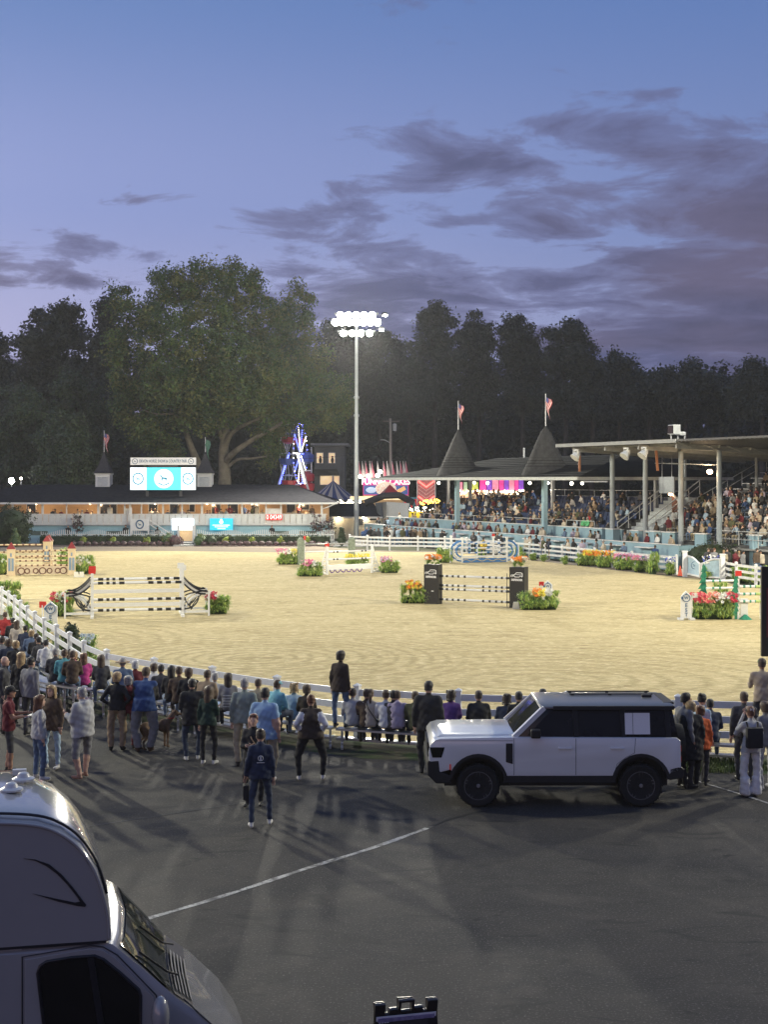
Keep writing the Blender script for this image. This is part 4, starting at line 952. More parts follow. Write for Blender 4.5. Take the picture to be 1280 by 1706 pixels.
def gpanel(pa, pb, za, zb, curve):
    a, b = G(*pa), G(*pb); d = b-a; L = d.length; R = Matrix.Translation(a) @ Matrix.Rotation(math.atan2(d.y, d.x), 4, 'Z')
    n = 8; top = []
    for i in range(n+1):
        u = i/n; z = za+(zb-za)*u - (.28*math.sin(PI*.5*(1-u))**6 if curve == 'l' else .28*math.sin(PI*.5*u)**6 if curve == 'r' else 0)
        top.append((L*u, z))
    poly = [(0, .2), (L, .2)]+top[::-1]
    wpart('panel', MB().prism(poly, -.03, .03, R), GM, gate)
    fr = MB(); pts = [R @ Vector((x, -.05, z)) for x, z in top]; fr.path(pts, .06, 4); fr.bar(R @ Vector((0, -.05, .2)), R @ Vector((L, -.05, .2)), .1); fr.bar(R @ Vector((0.05, -.05, .2)), R @ Vector((.05, -.05, top[0][1])), .1); fr.bar(R @ Vector((L-.05, -.05, .2)), R @ Vector((L-.05, -.05, top[-1][1])), .1)
    wpart('frame', fr, WHITE, gate); return a.lerp(b, .5)
mid = gpanel((1147, 961), (1169, 966), 1.3, 1.25, 'r'); gpanel((1170, 966), (1203, 968), 1.25, 1.3, 'l')
wpart('emblem_ring', MB().ring((mid.x, mid.y-.12, .8), .22, .02, 'Y', 20, 4), LOGO, gate)
mb = MB(); horse(mb, mid.x, .8, .15, mid.y-.12); wpart('emblem_horse', mb, LOGO, gate)
for q in ((1142, 961), (1205, 968)):
    g = G(*q); wpart('gate_post', MB().box(g.x-.13, g.x+.13, g.y-.13, g.y+.13, 0, 1.55).box(g.x-.16, g.x+.16, g.y-.16, g.y+.16, 1.55, 1.62), WHITE, gate)
t = thing('traffic_cone', 'small orange and white cone by the left gate post', 'cone', G(1134, 960)); part('body', MB().lathe([(.16, .02), (.06, .5), (.03, .65)]), mat('cone_orange', (.75, .10, .04), .5), t); part('base', MB().box(-.2, .2, -.2, .2, 0, .03), BLACK, t)
t = thing('bucket', 'white bucket beside the orange cone', 'bucket', G(1139, 959)); part('tub', MB().lathe([(.12, 0), (.16, .4)]), WHITE, t); part('rim', MB().ring((0, 0, .4), .16, .012, 'Z', 14, 4), WHITE, t)

# ------------------------------------------------------------------ midway behind: barn, tents, rides, stalls
YB = 140
barn = thing('low_barn', 'low cream barn with dark shingle roof right of the clubhouse, warm wall lamps', 'building', (GX(590, YB), YB, 0))
CREAM = mat('cream_siding', (.52, .50, .44), .7, .1, 2)
wpart('wall', MB().box(GX(556, YB), GX(636, YB), YB, YB+8, 0, GZ(861, YB)), CREAM, barn)
hip_roof('roof', GX(538, YB), GX(637, YB), YB-.4, YB+9, GZ(861, YB), GX(545, YB+4), GX(622, YB+4), YB+4, GZ(838, YB+4), ROOF, barn)
for px, w in ((601, 9), (622, 11)):
    o = wpart('window', MB().box(GX(px-w/2, YB)-.05, GX(px+w/2, YB)+.05, YB-.05, YB-.003, GZ(876 if px < 610 else 867, YB), GZ(863.5, YB)), WHITED, barn); wpart('pane', MB().box(GX(px-w/2, YB), GX(px+w/2, YB), YB-.07, YB-.053, GZ(875 if px < 610 else 866.5, YB), GZ(864, YB)), wd, o)
for px in (563, 607):
    o = wpart('wall_lamp', MB().ell((GX(px, YB), YB-.15, GZ(863.5, YB)), (.14, .12, .1)), bulb, barn); l = bpy.data.lights.new('wall_light', 'POINT'); l.energy = 70; l.color = (1, .75, .42); lo = bpy.data.objects.new('wall_light', l); COL.objects.link(lo); lo.location = (GX(px, YB), YB-.5, 2.1)
t = thing('marquee_panel', 'tall blank pale-grey tent wall beside the barn', 'tent', (GX(665, 139), 139, 0)); gw = mat('tent_grey_white', (.44, .46, .47), .7, .06)
wpart('sheet', MB().add([(GX(644, 139), 139, GZ(880, 139)), (GX(680, 139), 137, GZ(873, 139)), (GX(682, 139), 137, GZ(838, 139)), (GX(644, 139), 139, GZ(836, 139)), (GX(644, 139), 139.4, GZ(880, 139)), (GX(680, 139), 137.4, GZ(873, 139)), (GX(682, 139), 137.4, GZ(838, 139)), (GX(644, 139), 139.4, GZ(836, 139))], [(0, 1, 2, 3), (7, 6, 5, 4), (0, 3, 7, 4), (1, 5, 6, 2), (3, 2, 6, 7), (0, 4, 5, 1)]), gw, t)
wpart('side_sheet', MB().add([(GX(625, 141), 141, GZ(838, 141)), (GX(644, 139), 139.1, GZ(836, 139)), (GX(644, 139), 139.1, 0), (GX(638, 141), 141, 0)], [(0, 1, 2, 3)]), mat('tent_dim', (.12, .13, .14), .8), t)
wpart('canopy', MB().path([(GX(608, 143), 143, GZ(838, 143)), (GX(640, 143), 143, GZ(826, 143)), (GX(665, 143), 143, GZ(825, 143)), (GX(690, 143), 143, GZ(838, 143))], .35, 6), mat('tent_black', (.03, .03, .035), .7), t)
wpart('leg', MB().tube((GX(645, 139), 138.9, 0), (GX(645, 139), 138.9, 3.5), .05).tube((GX(680, 139), 136.9, 0), (GX(680, 139), 136.9, 3.5), .05), STEEL, t)
# striped carousel tent with bulbs
Yt = 168; c = P3(555, 832, Yt); zt = GZ(800, Yt)-c[2]; R = 45*Yt/F
t = thing('striped_tent', 'round carousel tent striped navy and white with a scalloped string of bulbs', 'tent', (c[0], Yt, 0)); n = 28
mb = MB(); mb2 = MB()
for i in range(n):
    a0, a1 = 2*PI*i/n, 2*PI*(i+1)/n; m_ = mb if i % 2 else mb2
    for u0, u1 in ((0, .35), (.35, .7), (.7, 1)):
        def pt(u, a): return (R*u*math.cos(a), R*u*math.sin(a), c[2]+zt*(1-u)**1.25)
        m_.quad(pt(u0, a0), pt(u1, a0), pt(u1, a1), pt(u0, a1))
part('canvas_stripe', mb, mat('tent_navy', (.03, .05, .16), .7), t); part('canvas_stripe', mb2, mat('tent_cream', (.42, .40, .36), .7), t)
mb = MB()
for i in range(84):
    a = 2*PI*i/84; s = abs(math.sin(a*7)); mb.ell((R*math.cos(a), R*math.sin(a), c[2]-.15-.45*s), (.16, .16, .16), 6, 4)
part('bulb_string', mb, mat('tent_bulb', (1, .9, .66), .4, .01, emit=9), t, kind='stuff'); part('centre_pole', MB().tube((0, 0, 0), (0, 0, c[2]+zt+.6), .12), STEEL, t)
for i in range(8): a = 2*PI*i/8+.2; part('pole', MB().tube((R*.96*math.cos(a), R*.96*math.sin(a), 0), (R*.96*math.cos(a), R*.96*math.sin(a), c[2]), .07), WHITED, t)
l = bpy.data.lights.new('tent_light', 'POINT'); l.energy = 900; l.color = (1, .85, .6); l.shadow_soft_size = .5; lo = bpy.data.objects.new('tent_light', l); COL.objects.link(lo); lo.location = (c[0], Yt-4, c[2]-1)
# grey clapboard house with lit windows
Yh = 186; t = thing('house', 'grey clapboard two-storey house with two lit windows behind the striped tent', 'house', (GX(550, Yh), Yh, 0)); HG = mat('clapboard_grey', (.13, .135, .14), .8)
a, b = GX(524, Yh), GX(574, Yh); wpart('wall', MB().box(a, b, Yh, Yh+8, 0, GZ(742, Yh)), HG, t)
for k in range(30): 
    z = 1+k*.36
    if z < GZ(744, Yh): wpart('clapboard', MB().box(a, b, Yh-.04, Yh-.002, z, z+.30), HG, t)
wpart('roof', MB().box(a-.5, b+.6, Yh-.6, Yh+8.5, GZ(742, Yh), GZ(738.5, Yh)), mat('house_cornice', (.25, .26, .27), .7), t)
wpart('awning', MB().prism([(a, GZ(792, Yh)), (b-.6, GZ(792, Yh)), (b-1.0, GZ(782, Yh)), (a, GZ(782, Yh))], Yh-1.2, Yh-.05), BLACK, t)
LIT = mat('lit_window', (1, .62, .36), .4, .25, 1.2, emit=.75)
for px in (533, 553):
    o = wpart('window', MB().box(GX(px-6, Yh), GX(px+6, Yh), Yh-.1, Yh-.041, GZ(772, Yh), GZ(754, Yh)), WHITED, t); wpart('pane', MB().box(GX(px-4.8, Yh), GX(px+4.8, Yh), Yh-.13, Yh-.103, GZ(771, Yh), GZ(755, Yh)), LIT, o)
    wpart('figure', MB().ell((GX(px+1, Yh), Yh-.16, GZ(767, Yh)), (.22, .03, .4)).ell((GX(px+1, Yh), Yh-.16, GZ(761, Yh)), (.13, .03, .16)), BLACK, o)
o = wpart('window', MB().box(GX(533, Yh), GX(566, Yh), Yh-.1, Yh-.041, GZ(808, Yh), GZ(792, Yh)), WHITED, t); wpart('pane', MB().box(GX(534, Yh), GX(565, Yh), Yh-.13, Yh-.103, GZ(807, Yh), GZ(793, Yh)), LIT, o)
# big wheel ride seen edge-on
Yw = 170; cx = GX(489, Yw); cz = GZ(756, Yw); t = thing('ferris_wheel', 'ferris wheel outlined in blue and white lights half hidden by the plane tree', 'ferris wheel', (cx, Yw, 0)); Rw = cz-GZ(716, Yw)*0-1.5; Rw = GZ(706, Yw)-cz
BL = mat('blue_led', (.12, .16, 1.0), .4, .01, emit=5); WL = mat('white_led', (1, .95, .8), .4, .01, emit=5); GL = mat('green_led', (.2, 1, .3), .4, .01, emit=3)
A = 1.40  # wheel turned almost edge-on
def wpt(r, a, off=0): return Vector((cx+r*math.cos(a)*math.cos(A)-off*math.sin(A), Yw+r*math.cos(a)*math.sin(A)+off*math.cos(A), cz+r*math.sin(a)))
for off in (-.8, .8):
    wpart('rim', MB().path([wpt(Rw, 2*PI*i/32, off) for i in range(32)], .05, 5, True), WHITED, t)
    for i in range(10): wpart('spoke', MB().tube(wpt(.3, 2*PI*i/10, off), wpt(Rw, 2*PI*i/10, off), .04, n=5), WHITED, t)
for nm, m, rad in (('blue', BL, .055), ('white', WL, .05)):
    mb = MB()
    for i in range(10):
        if (i % 2 == 0) == (nm == 'blue'):
            for k in range(14): mb.ell(wpt(.5+k*Rw/14.5, 2*PI*i/10, -.9), (rad*1.3,)*3, 5, 4)
    for i in range(40):
        if (i % 3 == 0) == (nm == 'white'): mb.ell(wpt(Rw, 2*PI*i/40, -.9), (rad*1.3,)*3, 5, 4)
    wpart('light_string', mb, m, t, kind='stuff')
for sx in (-1, 1):
    wpart('support_leg', MB().tube((cx+sx*.6, Yw-.4, cz), (cx+sx*3.4, Yw-3.2, 0), .14), WHITED, t)
    mb = MB(); p, q = Vector((cx+sx*.5, Yw-.7, cz)), Vector((cx+sx*1.6, Yw-2.4, GZ(808, Yw)))
    for k in range(16): mb.ell(p.lerp(q, k/16), (.12,)*3, 5, 4)
    wpart('light_string', mb, BL if sx < 0 else WL, t, kind='stuff')
for i in range(8):
    a = 2*PI*i/8; p = wpt(Rw, a); g = wpart('gondola', MB().lathe([(.15, -1.5), (.8, -1.3), (.95, -.7), (.85, -.65)], p, 8), mat('gondola_red', (.40, .03, .05), .4) if i % 2 else mat('gondola_blue', (.04, .08, .35), .4), t)
    wpart('canopy', MB().lathe([(.9, -.15), (.05, .1)], p, 8), mat('gondola_white', (.6, .6, .6)), g)
t = thing('ride_tower', 'red and white fairground ride tower beside the blue-lit wheel', 'ride', (GX(511, 172), 172, 0))
for px in (504, 519): wpart('mast', MB().tube((GX(px, 172), 172, 0), (GX(px, 172), 172, GZ(745, 172)), .09), WHITED, t)
for k, py in enumerate((764, 796, 812)): wpart('gondola', MB().lathe([(.2, 0), (.9, .3), (1.0, 1.1), (.3, 1.5)], (GX(511, 172), 172, GZ(py+9, 172)), 10), [mat('gondola_blue', (.04, .08, .35)), mat('gondola_red', (.40, .03, .05)), mat('gondola_red', (.40, .03, .05))][k], t)
wpart('crossbar', MB().box(GX(503, 172), GX(520, 172), 171.9, 172.1, GZ(785, 172), GZ(783, 172)), WHITE, t)
# food stall with the big sign
Yf = 160; PINK = mat('sign_pink', (.70, .03, .28), .5, .1, emit=.45)
fs = thing('food_stall', 'lit fairground food stall with a big pink FUNNEL CAKES sign', 'food stall', (GX(640, Yf), Yf, 0))
a, b, c0, d0 = GX(605, Yf), GX(681, Yf), GZ(825, Yf), GZ(797, Yf)
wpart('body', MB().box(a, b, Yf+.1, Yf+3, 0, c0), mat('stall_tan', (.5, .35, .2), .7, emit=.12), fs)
o = wpart('sign_board', MB().box(a, b, Yf-.1, Yf+.1, c0, d0), PINK, fs)
o2 = wpart('picture_strip', MB().box(a+.1, b-.1, Yf-.16, Yf-.11, c0+.08, c0+1.15), mat('sign_blue', (.06, .12, .34), .5, .2, emit=.5), fs)
lettering('FUNNEL CAKES', .95, mat('sign_white', (1, .92, .85), .4, .01, emit=.9), o, ((a+b)/2, Yf-.14, d0-.42), world=True, sx=.86, bold=.03)
wpart('picture', MB().ell(((a+b)/2, Yf-.2, c0+.75), (1.25, .05, .85)), mat('cake_print', (.95, .85, .7), .5, emit=.8, scale=9, col2=(.35, .15, .12)), o2)
wpart('picture', MB().ell((a+.95, Yf-.2, c0+.6), (.62, .05, .35)), mat('plate_print', (.55, .65, .85), .5, emit=.6), o2); wpart('picture', MB().cbox((b-.9, Yf-.2, c0+.6), (1.1, .04, .45), ry=-.5), mat('cone_print', (.95, .5, .18), .5, emit=.6), o2)
wpart('lit_strip', MB().box(a-1.5, b, Yf-.3, Yf-.2, c0-.55, c0-.12), mat('stall_warm', (1, .7, .4), .4, .3, 2, emit=1.3), fs)
for i, px in enumerate((598, 603.5, 609, 616, 619.5, 629, 639, 645, 653.5, 661, 667, 672, 676)):
    X = GX(px, Yf); z0 = GZ(795, Yf); t = thing('pennant', ORD[i]+' thin feather pennant from the left above the food stall, '+['pink', 'white'][i % 2], 'pennant', (X, Yf+.2, d0), 0, 'feather pennants above the food stall')
    hh = GZ(768, Yf)-d0; part('pole', MB().tube((0, 0, 0), (0, 0, hh), .035, n=5), WHITED, t)
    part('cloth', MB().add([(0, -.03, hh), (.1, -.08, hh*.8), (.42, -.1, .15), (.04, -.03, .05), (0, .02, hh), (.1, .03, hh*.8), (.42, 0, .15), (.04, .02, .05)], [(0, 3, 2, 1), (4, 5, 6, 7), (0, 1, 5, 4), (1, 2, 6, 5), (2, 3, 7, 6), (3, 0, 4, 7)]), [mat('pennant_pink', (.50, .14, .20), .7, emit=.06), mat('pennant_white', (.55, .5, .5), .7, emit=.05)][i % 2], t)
for px, py in ((600, 794), (613.5, 793), (629, 792), (634, 786)):
    t = thing('stall_bulb', 'bright bare bulb above the food stall sign, at %s' % {600: 'its left corner', 613.5: 'its brightest spot', 629: 'its middle', 634: 'the pavilion eave'}[px], 'lamp', P3(px, py, Yf-.5), 0, 'bare bulbs above the food stall'); part('bulb', MB().ell((0, 0, 0), (.22, .22, .22)), UW, t); part('holder', MB().tube((0, 0, .1), (0, .5, .3), .04, n=5), STEEL, t)
t = thing('red_canopy', 'pointed dark-red canopy in front of the food stall sign', 'canopy', (GX(650, 150), 150, 0)); X = GX(652, 150)
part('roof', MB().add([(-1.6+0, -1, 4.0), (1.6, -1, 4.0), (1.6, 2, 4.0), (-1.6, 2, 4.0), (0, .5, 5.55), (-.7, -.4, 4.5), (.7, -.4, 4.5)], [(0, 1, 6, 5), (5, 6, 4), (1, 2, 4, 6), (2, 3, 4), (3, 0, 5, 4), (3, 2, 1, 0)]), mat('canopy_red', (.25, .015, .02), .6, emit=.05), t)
for x in (-1.5, 1.5): part('pole', MB().tube((x, -.9, 0), (x, -.9, 4.0), .05), STEEL, t)
# chevron-lit sign, teal and red booth, yellow booth
Yv = 150; t = thing('chevron_sign', 'square pink-lit ride sign with red chevrons of bulbs under the pavilion eave', 'sign', (GX(710, Yv), Yv, 0))
a, b, c0, d0 = GX(696, Yv), GX(725, Yv), GZ(838, Yv), GZ(797, Yv)
wpart('board', MB().box(a, b, Yv, Yv+.3, c0, d0), mat('dim_pink', (.35, .12, .12), .6, .4, 5, emit=.25), t); wpart('frame', MB().box(a-.08, a, Yv-.05, Yv+.35, 0, d0).box(b, b+.08, Yv-.05, Yv+.35, 0, d0), WHITED, t)
RL = mat('red_led', (1, .10, .08), .4, .01, emit=5)
for k in range(5):
    mb = MB()
    for i in range(15):
        u = i/14*2-1; mb.ell((a+(b-a)*(.5+.42*u), Yv-.06, d0-.35-k*.42-.6*(1-abs(u))), (.05 if 0 < k < 4 else .09,)*3, 5, 4)
    wpart('chevron', mb, RL if k in (0, 4) else mat('dim_chevron', (.7, .45, .42), .5, emit=.3), t, kind='stuff')
t = thing('ticket_booth', 'teal and red striped ticket booth between the food stall and the chevron sign', 'booth', (GX(686, 152), 152, 0)); X = 0
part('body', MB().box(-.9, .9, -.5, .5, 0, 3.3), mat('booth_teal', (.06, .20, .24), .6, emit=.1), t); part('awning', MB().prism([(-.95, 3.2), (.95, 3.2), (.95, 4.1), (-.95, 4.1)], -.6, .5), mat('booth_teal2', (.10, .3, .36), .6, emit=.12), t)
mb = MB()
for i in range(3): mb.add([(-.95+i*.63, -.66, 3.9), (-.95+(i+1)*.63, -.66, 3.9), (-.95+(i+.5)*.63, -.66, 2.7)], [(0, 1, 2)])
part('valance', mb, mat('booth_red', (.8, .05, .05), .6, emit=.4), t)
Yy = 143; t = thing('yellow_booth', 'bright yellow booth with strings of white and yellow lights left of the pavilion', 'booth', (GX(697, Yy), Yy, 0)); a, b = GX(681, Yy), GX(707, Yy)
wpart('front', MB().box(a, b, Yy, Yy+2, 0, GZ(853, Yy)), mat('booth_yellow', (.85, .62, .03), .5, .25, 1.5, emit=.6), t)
mb = MB()
for i in range(40): mb.ell((a-.1+(b-a+1.5)*random.random(), Yy-.4, GZ(848, Yy)+random.uniform(-.28, .2)), (.07,)*3, 5, 4)
wpart('light_string', mb, WL, t, kind='stuff')
mb = MB()
for i in range(30): mb.ell((a+1.2+i*.07, Yy-.5, GZ(838-i*.15, Yy)+random.uniform(-.2, .2)), (.08,)*3, 5, 4)
wpart('light_string', mb, mat('amber_led', (1, .65, .1), .4, .01, emit=5), t, kind='stuff')
# games stalls behind the pavilion: glowing pink and purple drapes
Yg = 158; t = thing('games_stall', 'long games stall hung with glowing pink and purple drapes seen under the pavilion roof', 'stall', (GX(835, Yg), Yg, 0))
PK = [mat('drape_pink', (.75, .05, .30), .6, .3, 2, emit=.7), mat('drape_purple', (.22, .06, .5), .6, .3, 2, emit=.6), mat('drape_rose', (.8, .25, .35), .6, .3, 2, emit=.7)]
x = GX(800, Yg); i = 0
while x < GX(873, Yg):
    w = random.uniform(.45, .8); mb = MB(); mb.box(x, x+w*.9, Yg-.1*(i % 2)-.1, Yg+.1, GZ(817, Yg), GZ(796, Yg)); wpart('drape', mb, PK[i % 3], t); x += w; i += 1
for px0, px1, m in ((764, 771, PK[2]), (773, 779, mat('poster_green', (.4, .55, .35), .6, emit=.4)), (781, 797, mat('poster_yellow', (.5, .55, .1), .6, .3, 3, emit=.4))): wpart('poster', MB().box(GX(px0, Yg), GX(px1, Yg), Yg-.1, Yg+.1, GZ(822, Yg), GZ(803, Yg)), m, t)
wpart('counter', MB().box(GX(764, Yg), GX(873, Yg), Yg-.3, Yg+1, 0, GZ(829, Yg)), mat('stall_dark', (.05, .05, .07), .6), t)
wpart('lit_shelf', MB().box(GX(766, Yg), GX(862, Yg), Yg+.15, Yg+.3, GZ(829, Yg), GZ(816, Yg)), mat('stall_glow', (1, .45, .28), .5, .6, 2.5, emit=1.0), t)
mb = MB()
for i in range(46): mb.ell((GX(764+i*2.4, Yg), Yg-.4, GZ(818+random.uniform(-2, 6), Yg)), (.11,)*3, 5, 4)
wpart('light_string', mb, mat('warm_led', (1, .8, .55), .4, .01, emit=6), t, kind='stuff')
# utility pole with wires
Yu = 165; X = GX(652, Yu); t = thing('utility_pole', 'wooden utility pole with a transformer and wires behind the food stall', 'utility pole', (X, Yu, 0))
part('pole', MB().tube((0, 0, 0), (-.1, 0, GZ(697, Yu)), .2, .14), mat('pole_wood', (.28, .26, .24), .8), t); part('transformer', MB().lathe([(.22, 0), (.24, .8), (.15, .9)], (.42, 0, GZ(718, Yu))), mat('transformer_grey', (.45, .47, .48), .5), t)
part('crossarm', MB().box(-1.0, 1.0, -.06, .06, GZ(703, Yu), GZ(703, Yu)+.14), WOODG, t); part('lamp_arm', MB().path([(-.1, 0, GZ(738, Yu)), (-.8, -.2, GZ(733, Yu)), (-1.3, -.3, GZ(733, Yu))], .04), STEEL, t)
for z, x2 in ((GZ(699, Yu), 60), (GZ(735, Yu), 60), (GZ(752, Yu), 60)):
    part('wire', MB().path([(-1.0+(x2*u), 10*u, z-2.2*4*u*(1-u)*.6+.5*u) for u in [i/16 for i in range(17)]], .022, 4), BLACK, t)
    part('wire', MB().path([(-1.0-(30*u), 4*u, z-1.0*4*u*(1-u)) for u in [i/10 for i in range(11)]], .022, 4), BLACK, t)
# lot lamps at far left, behind the clubhouse
for px, py, r in ((19, 801, .32), (35, 797, .14)):
    Y = 148; t = thing('lot_lamp', 'bright white lamp at the far left above the clubhouse roof' if r > .2 else 'small pale lamp just right of the bright white one at far left', 'lamp', (GX(px, Y), Y, 0)); z = GZ(py, Y)
    part('pole', MB().tube((0, 0, 0), (0, 0, z), .06, n=6), STEEL, t); part('head', MB().ell((0, -.1, z), (r, r*.8, r)), LAMPE if r > .2 else UW, t)
# ------------------------------------------------------------------ show jumps
JW = mat('jump_white', (.78, .78, .76), .45, .05, 3); JB = mat('jump_black', (.015, .015, .016), .4, .2); JT = mat('jump_tan', (.66, .52, .33), .6, .08, 3); JBR = mat('jump_brown', (.16, .07, .045), .6)
JBL = mat('jump_blue', (.05, .20, .50), .5, .1, 3); JG = mat('jump_green', (.03, .26, .15), .5, .3, 5); JY = mat('jump_lime', (.45, .60, .18), .5); JMA = mat('roof_maroon', (.22, .02, .02), .6)
JSL = mat('jump_slate', (.20, .28, .38), .6); JGY = mat('jump_stone', (.22, .26, .20), .7, .3, 6)
def pole(parent, p, q, r, mats, bands, n=8):
    """striped pole: bands = list of (u0, colour index)"""
    p = Vector(p); q = Vector(q); mb = MB(); bs = bands+[(1.0, 0)]
    for (u0, c), (u1, _) in zip(bs, bs[1:]): mb.mi(c).tube(p.lerp(q, u0), p.lerp(q, u1), r, n=n)
    return part('pole', mb, mats, parent, angle=.7)
def stripes(n, c0=1, c1=0, mid=None):
    out = []
    for i in range(n):
        u = i/n; out.append((u, (c0 if i % 2 == 0 else c1)))
    if mid is not None: out = [(u, (mid if .38 < u < .58 else c)) for u, c in out]
    return out
def jump_frame(px0, py0, px1, py1):
    a, b = G(px0, py0), G(px1, py1); d = b-a; return a, b, d.length, math.atan2(d.y, d.x)
def flagm(parent, x, y, z, m, w=.32, h=.22, name='flag'):
    part('flag_board', MB().box(x-w/2, x+w/2, y-.015, y+.015, z, z+h), m, parent)

# black and white oxer
a, b, L, rz = jump_frame(153, 1030, 304, 1027)
j = thing('oxer_jump', 'white oxer jump with black swooping wings and black banded poles, left foreground of the ring', 'jump', a, rz)
H = 1.95
for x, fm in ((0, RED), (L, JW)):
    for y in (0, 1.5):
        part('standard', MB().box(x-.055, x+.055, y-.055, y+.055, 0, H+(.1 if fm == JW else 0)).box(x-.07, x+.07, y-.4, y+.4, 0, .1), JW, j); flagm(j, x, y, H-.02+(.1 if fm == JW else 0), fm, .30, .24)
bw = [(0, 0), (.05, 1), (.11, 0), (.145, 1), (.18, 0), (.215, 1), (.25, 0), (.29, 1), (.35, 0), (.62, 1), (.68, 0), (.72, 1), (.78, 0), (.82, 1), (.88, 0), (.93, 1)]
for z, y, st in ((1.52, 0, 1), (.80, 0, 1), (.34, 0, 1)): pole(j, (.06, y-.05, z), (L-.06, y-.05, z), .062, [JW, JB], bw)
pole(j, (.06, 1.5, 1.58), (L-.06, 1.5, 1.58), .062, [JW, JB], bw)
for z in (1.16, .57): part('plank', MB().box(.06, L-.06, -.07, -.03, z-.08, z+.08), JW, j)
def swoop_wing(parent, x0, sgn, y, W_=1.15, Ht=1.72):
    f = MB(); f.box(min(x0, x0+sgn*.06), max(x0, x0+sgn*.06), y-.03, y+.03, .1, Ht); f.box(min(x0, x0+sgn*W_), max(x0, x0+sgn*W_), y-.03, y+.03, .16, .26); xo = x0+sgn*W_; f.box(xo-.04, xo+.04, y-.04, y+.04, 0, 1.12)
    f.path([(x0+sgn*W_*(.12+.80*(1-math.cos(t*PI/2))), y, .26+.78*math.sin(t*PI/2)) for t in [i/8 for i in range(9)]], .045, 4)
    f.path([(x0+sgn*W_*(1-.92*math.cos(t*PI/2)*1.0), y, .2+.8*math.sin(t*PI/2)) for t in [i/8 for i in range(9)]], .04, 4)
    part('wing_frame', f, JW, parent)
    c = MB(); Wd = MB()
    def cv(f, r=.036): c.path([(x0+sgn*f(i/10)[0], y-.05, f(i/10)[1]) for i in range(11)], r, 4)
    cv(lambda u: (.08+1.02*u, 1.10+.60*(1-u)**2.2)); cv(lambda u: (.08+.92*u, .98+.44*(1-u)**2.2)); cv(lambda u: (.10+.95*u, .92+.22*u**.6+.0*u), .030)
    cv(lambda u: (.08+.62*math.sin(u*PI/2), .34+.55*(1-math.cos(u*PI/2))), .034); cv(lambda u: (.10+.34*u, .86-.5*u**.5), .030); cv(lambda u: (.36+.5*u, .3+.72*u**.7), .028)
    for k in range(10):
        u0, u1 = k/10, (k+1)/10; A = lambda u: (x0+sgn*(.08+1.0*u), y-.02, 1.085+.58*(1-u)**2.2); B = lambda u: (x0+sgn*(.08+.93*u), y-.02, 1.0+.43*(1-u)**2.2)
        Wd.quad(A(u0), A(u1), B(u1), B(u0))
    part('white_band', Wd, JW, parent)
    part('black_scroll', c, JB, parent)
for y in (0, 1.5):
    swoop_wing(j, 0, -1, y); swoop_wing(j, L, 1, y)
# castle jump
def castle(parent, x, y, Hh=1.95, w=.48):
    t = part('tower', MB().box(x-w/2, x+w/2, y-w/2, y+w/2, .05, Hh-.35).box(x-w*.6, x+w*.6, y-w*.6, y+w*.6, 0, .08).box(x-w*.56, x+w*.56, y-w*.56, y+w*.56, Hh-.35, Hh-.28), JT, parent)
    part('tower_roof', MB().lathe([(w*.82, Hh-.28), (w*.52, Hh-.12), (.03, Hh+.14)], (x, y, 0), 4, Matrix.Rotation(PI/4, 3, 'Z')), JMA, t)
    for dx in (-w*.2, w*.2): part('window', MB().box(x+dx-.07, x+dx+.07, y-w/2-.02, y-w/2-.003, .3, 1.1), JSL, t)
    part('window', MB().box(x-.05, x+.05, y-w/2-.02, y-w/2-.003, 1.2, 1.42), JSL, t); return t
a, b, L, rz = jump_frame(18, 959, 119, 957.5); j = thing('castle_jump', 'tan castle jump with maroon-roofed towers and a gate of brown rings', 'jump', a, rz)
for x in (0, L): castle(j, x, 0)
tb = []
for i in range(9): tb += [(i/9, 0), (i/9+.075, 1)]
for z in (1.55, 1.2, .92, .62): pole(j, (.25, 0, z), (L-.25, 0, z), .055, [JT, JBR], tb)
g = part('gate_panel', MB().box(.25, L-.25, -.02, .02, .08, .52).box(.25, L-.25, -.04, .04, .48, .56), mat('jump_cream', (.62, .50, .36), .6), j)
for x, r in ((.62, .20), (.98, .15), (1.5, .15), (1.92, .20), (2.35, .15), (2.85, .15), (3.2, .20)): part('ring', MB().ring((x, -.05, .28), r, .03, 'Y', 18, 4), JBR, g)
a, b, L, rz = jump_frame(-30, 944, 84, 943); j = thing('castle_jump', 'second tan castle jump behind the first, rails running off the left edge', 'jump', a, rz)
castle(j, L-.25, 0, 2.0); castle(j, L-.25, 1.5, 2.0); castle(j, 0, 0, 2.0)
for z in (1.5, 1.0, .6): pole(j, (.25, 0, z), (L-.5, 0, z), .055, [JT, JBR], tb)
for z in (1.1, .7): pole(j, (L, 0, z), (L+1.1, 0, z), .05, [JT, JBR], tb)
# white lattice jump
a, b, L, rz = jump_frame(545, 958, 620, 954.5); j = thing('lattice_jump', 'white jump with pointed lattice wings and a purple-scalloped bottom board', 'jump', a, rz)
for x, sg, fl in ((0, -1, 1), (L, 1, 0)):
    part('standard', MB().box(x-.06, x+.06, -.06, .06, 0, 1.8), JW, j)
    if fl: flagm(j, x, 0, 1.8, RED, .3, .2)
    w = MB(); 
    for k in range(7):
        z0, z1 = .1+k*.25, .1+(k+1)*.25; w0, w1 = .62*(1-k/7.5)**1.3+.02, .62*(1-(k+1)/7.5)**1.3+.02
        w.bar((x+sg*w0, 0, z0), (x+sg*w1, 0, z1), .05); w.bar((x, 0, z0), (x+sg*w1, 0, z1), .03); w.bar((x+sg*w0, 0, z0), (x, 0, z1), .03); w.ring((x+sg*w0*.5, 0, (z0+z1)/2), min(.09, w0*.4), .018, 'Y', 10, 4)
    w.bar((x-sg*.05, 0, .1), (x+sg*.7, 0, .1), .1); part('lattice_wing', w, JW, j)
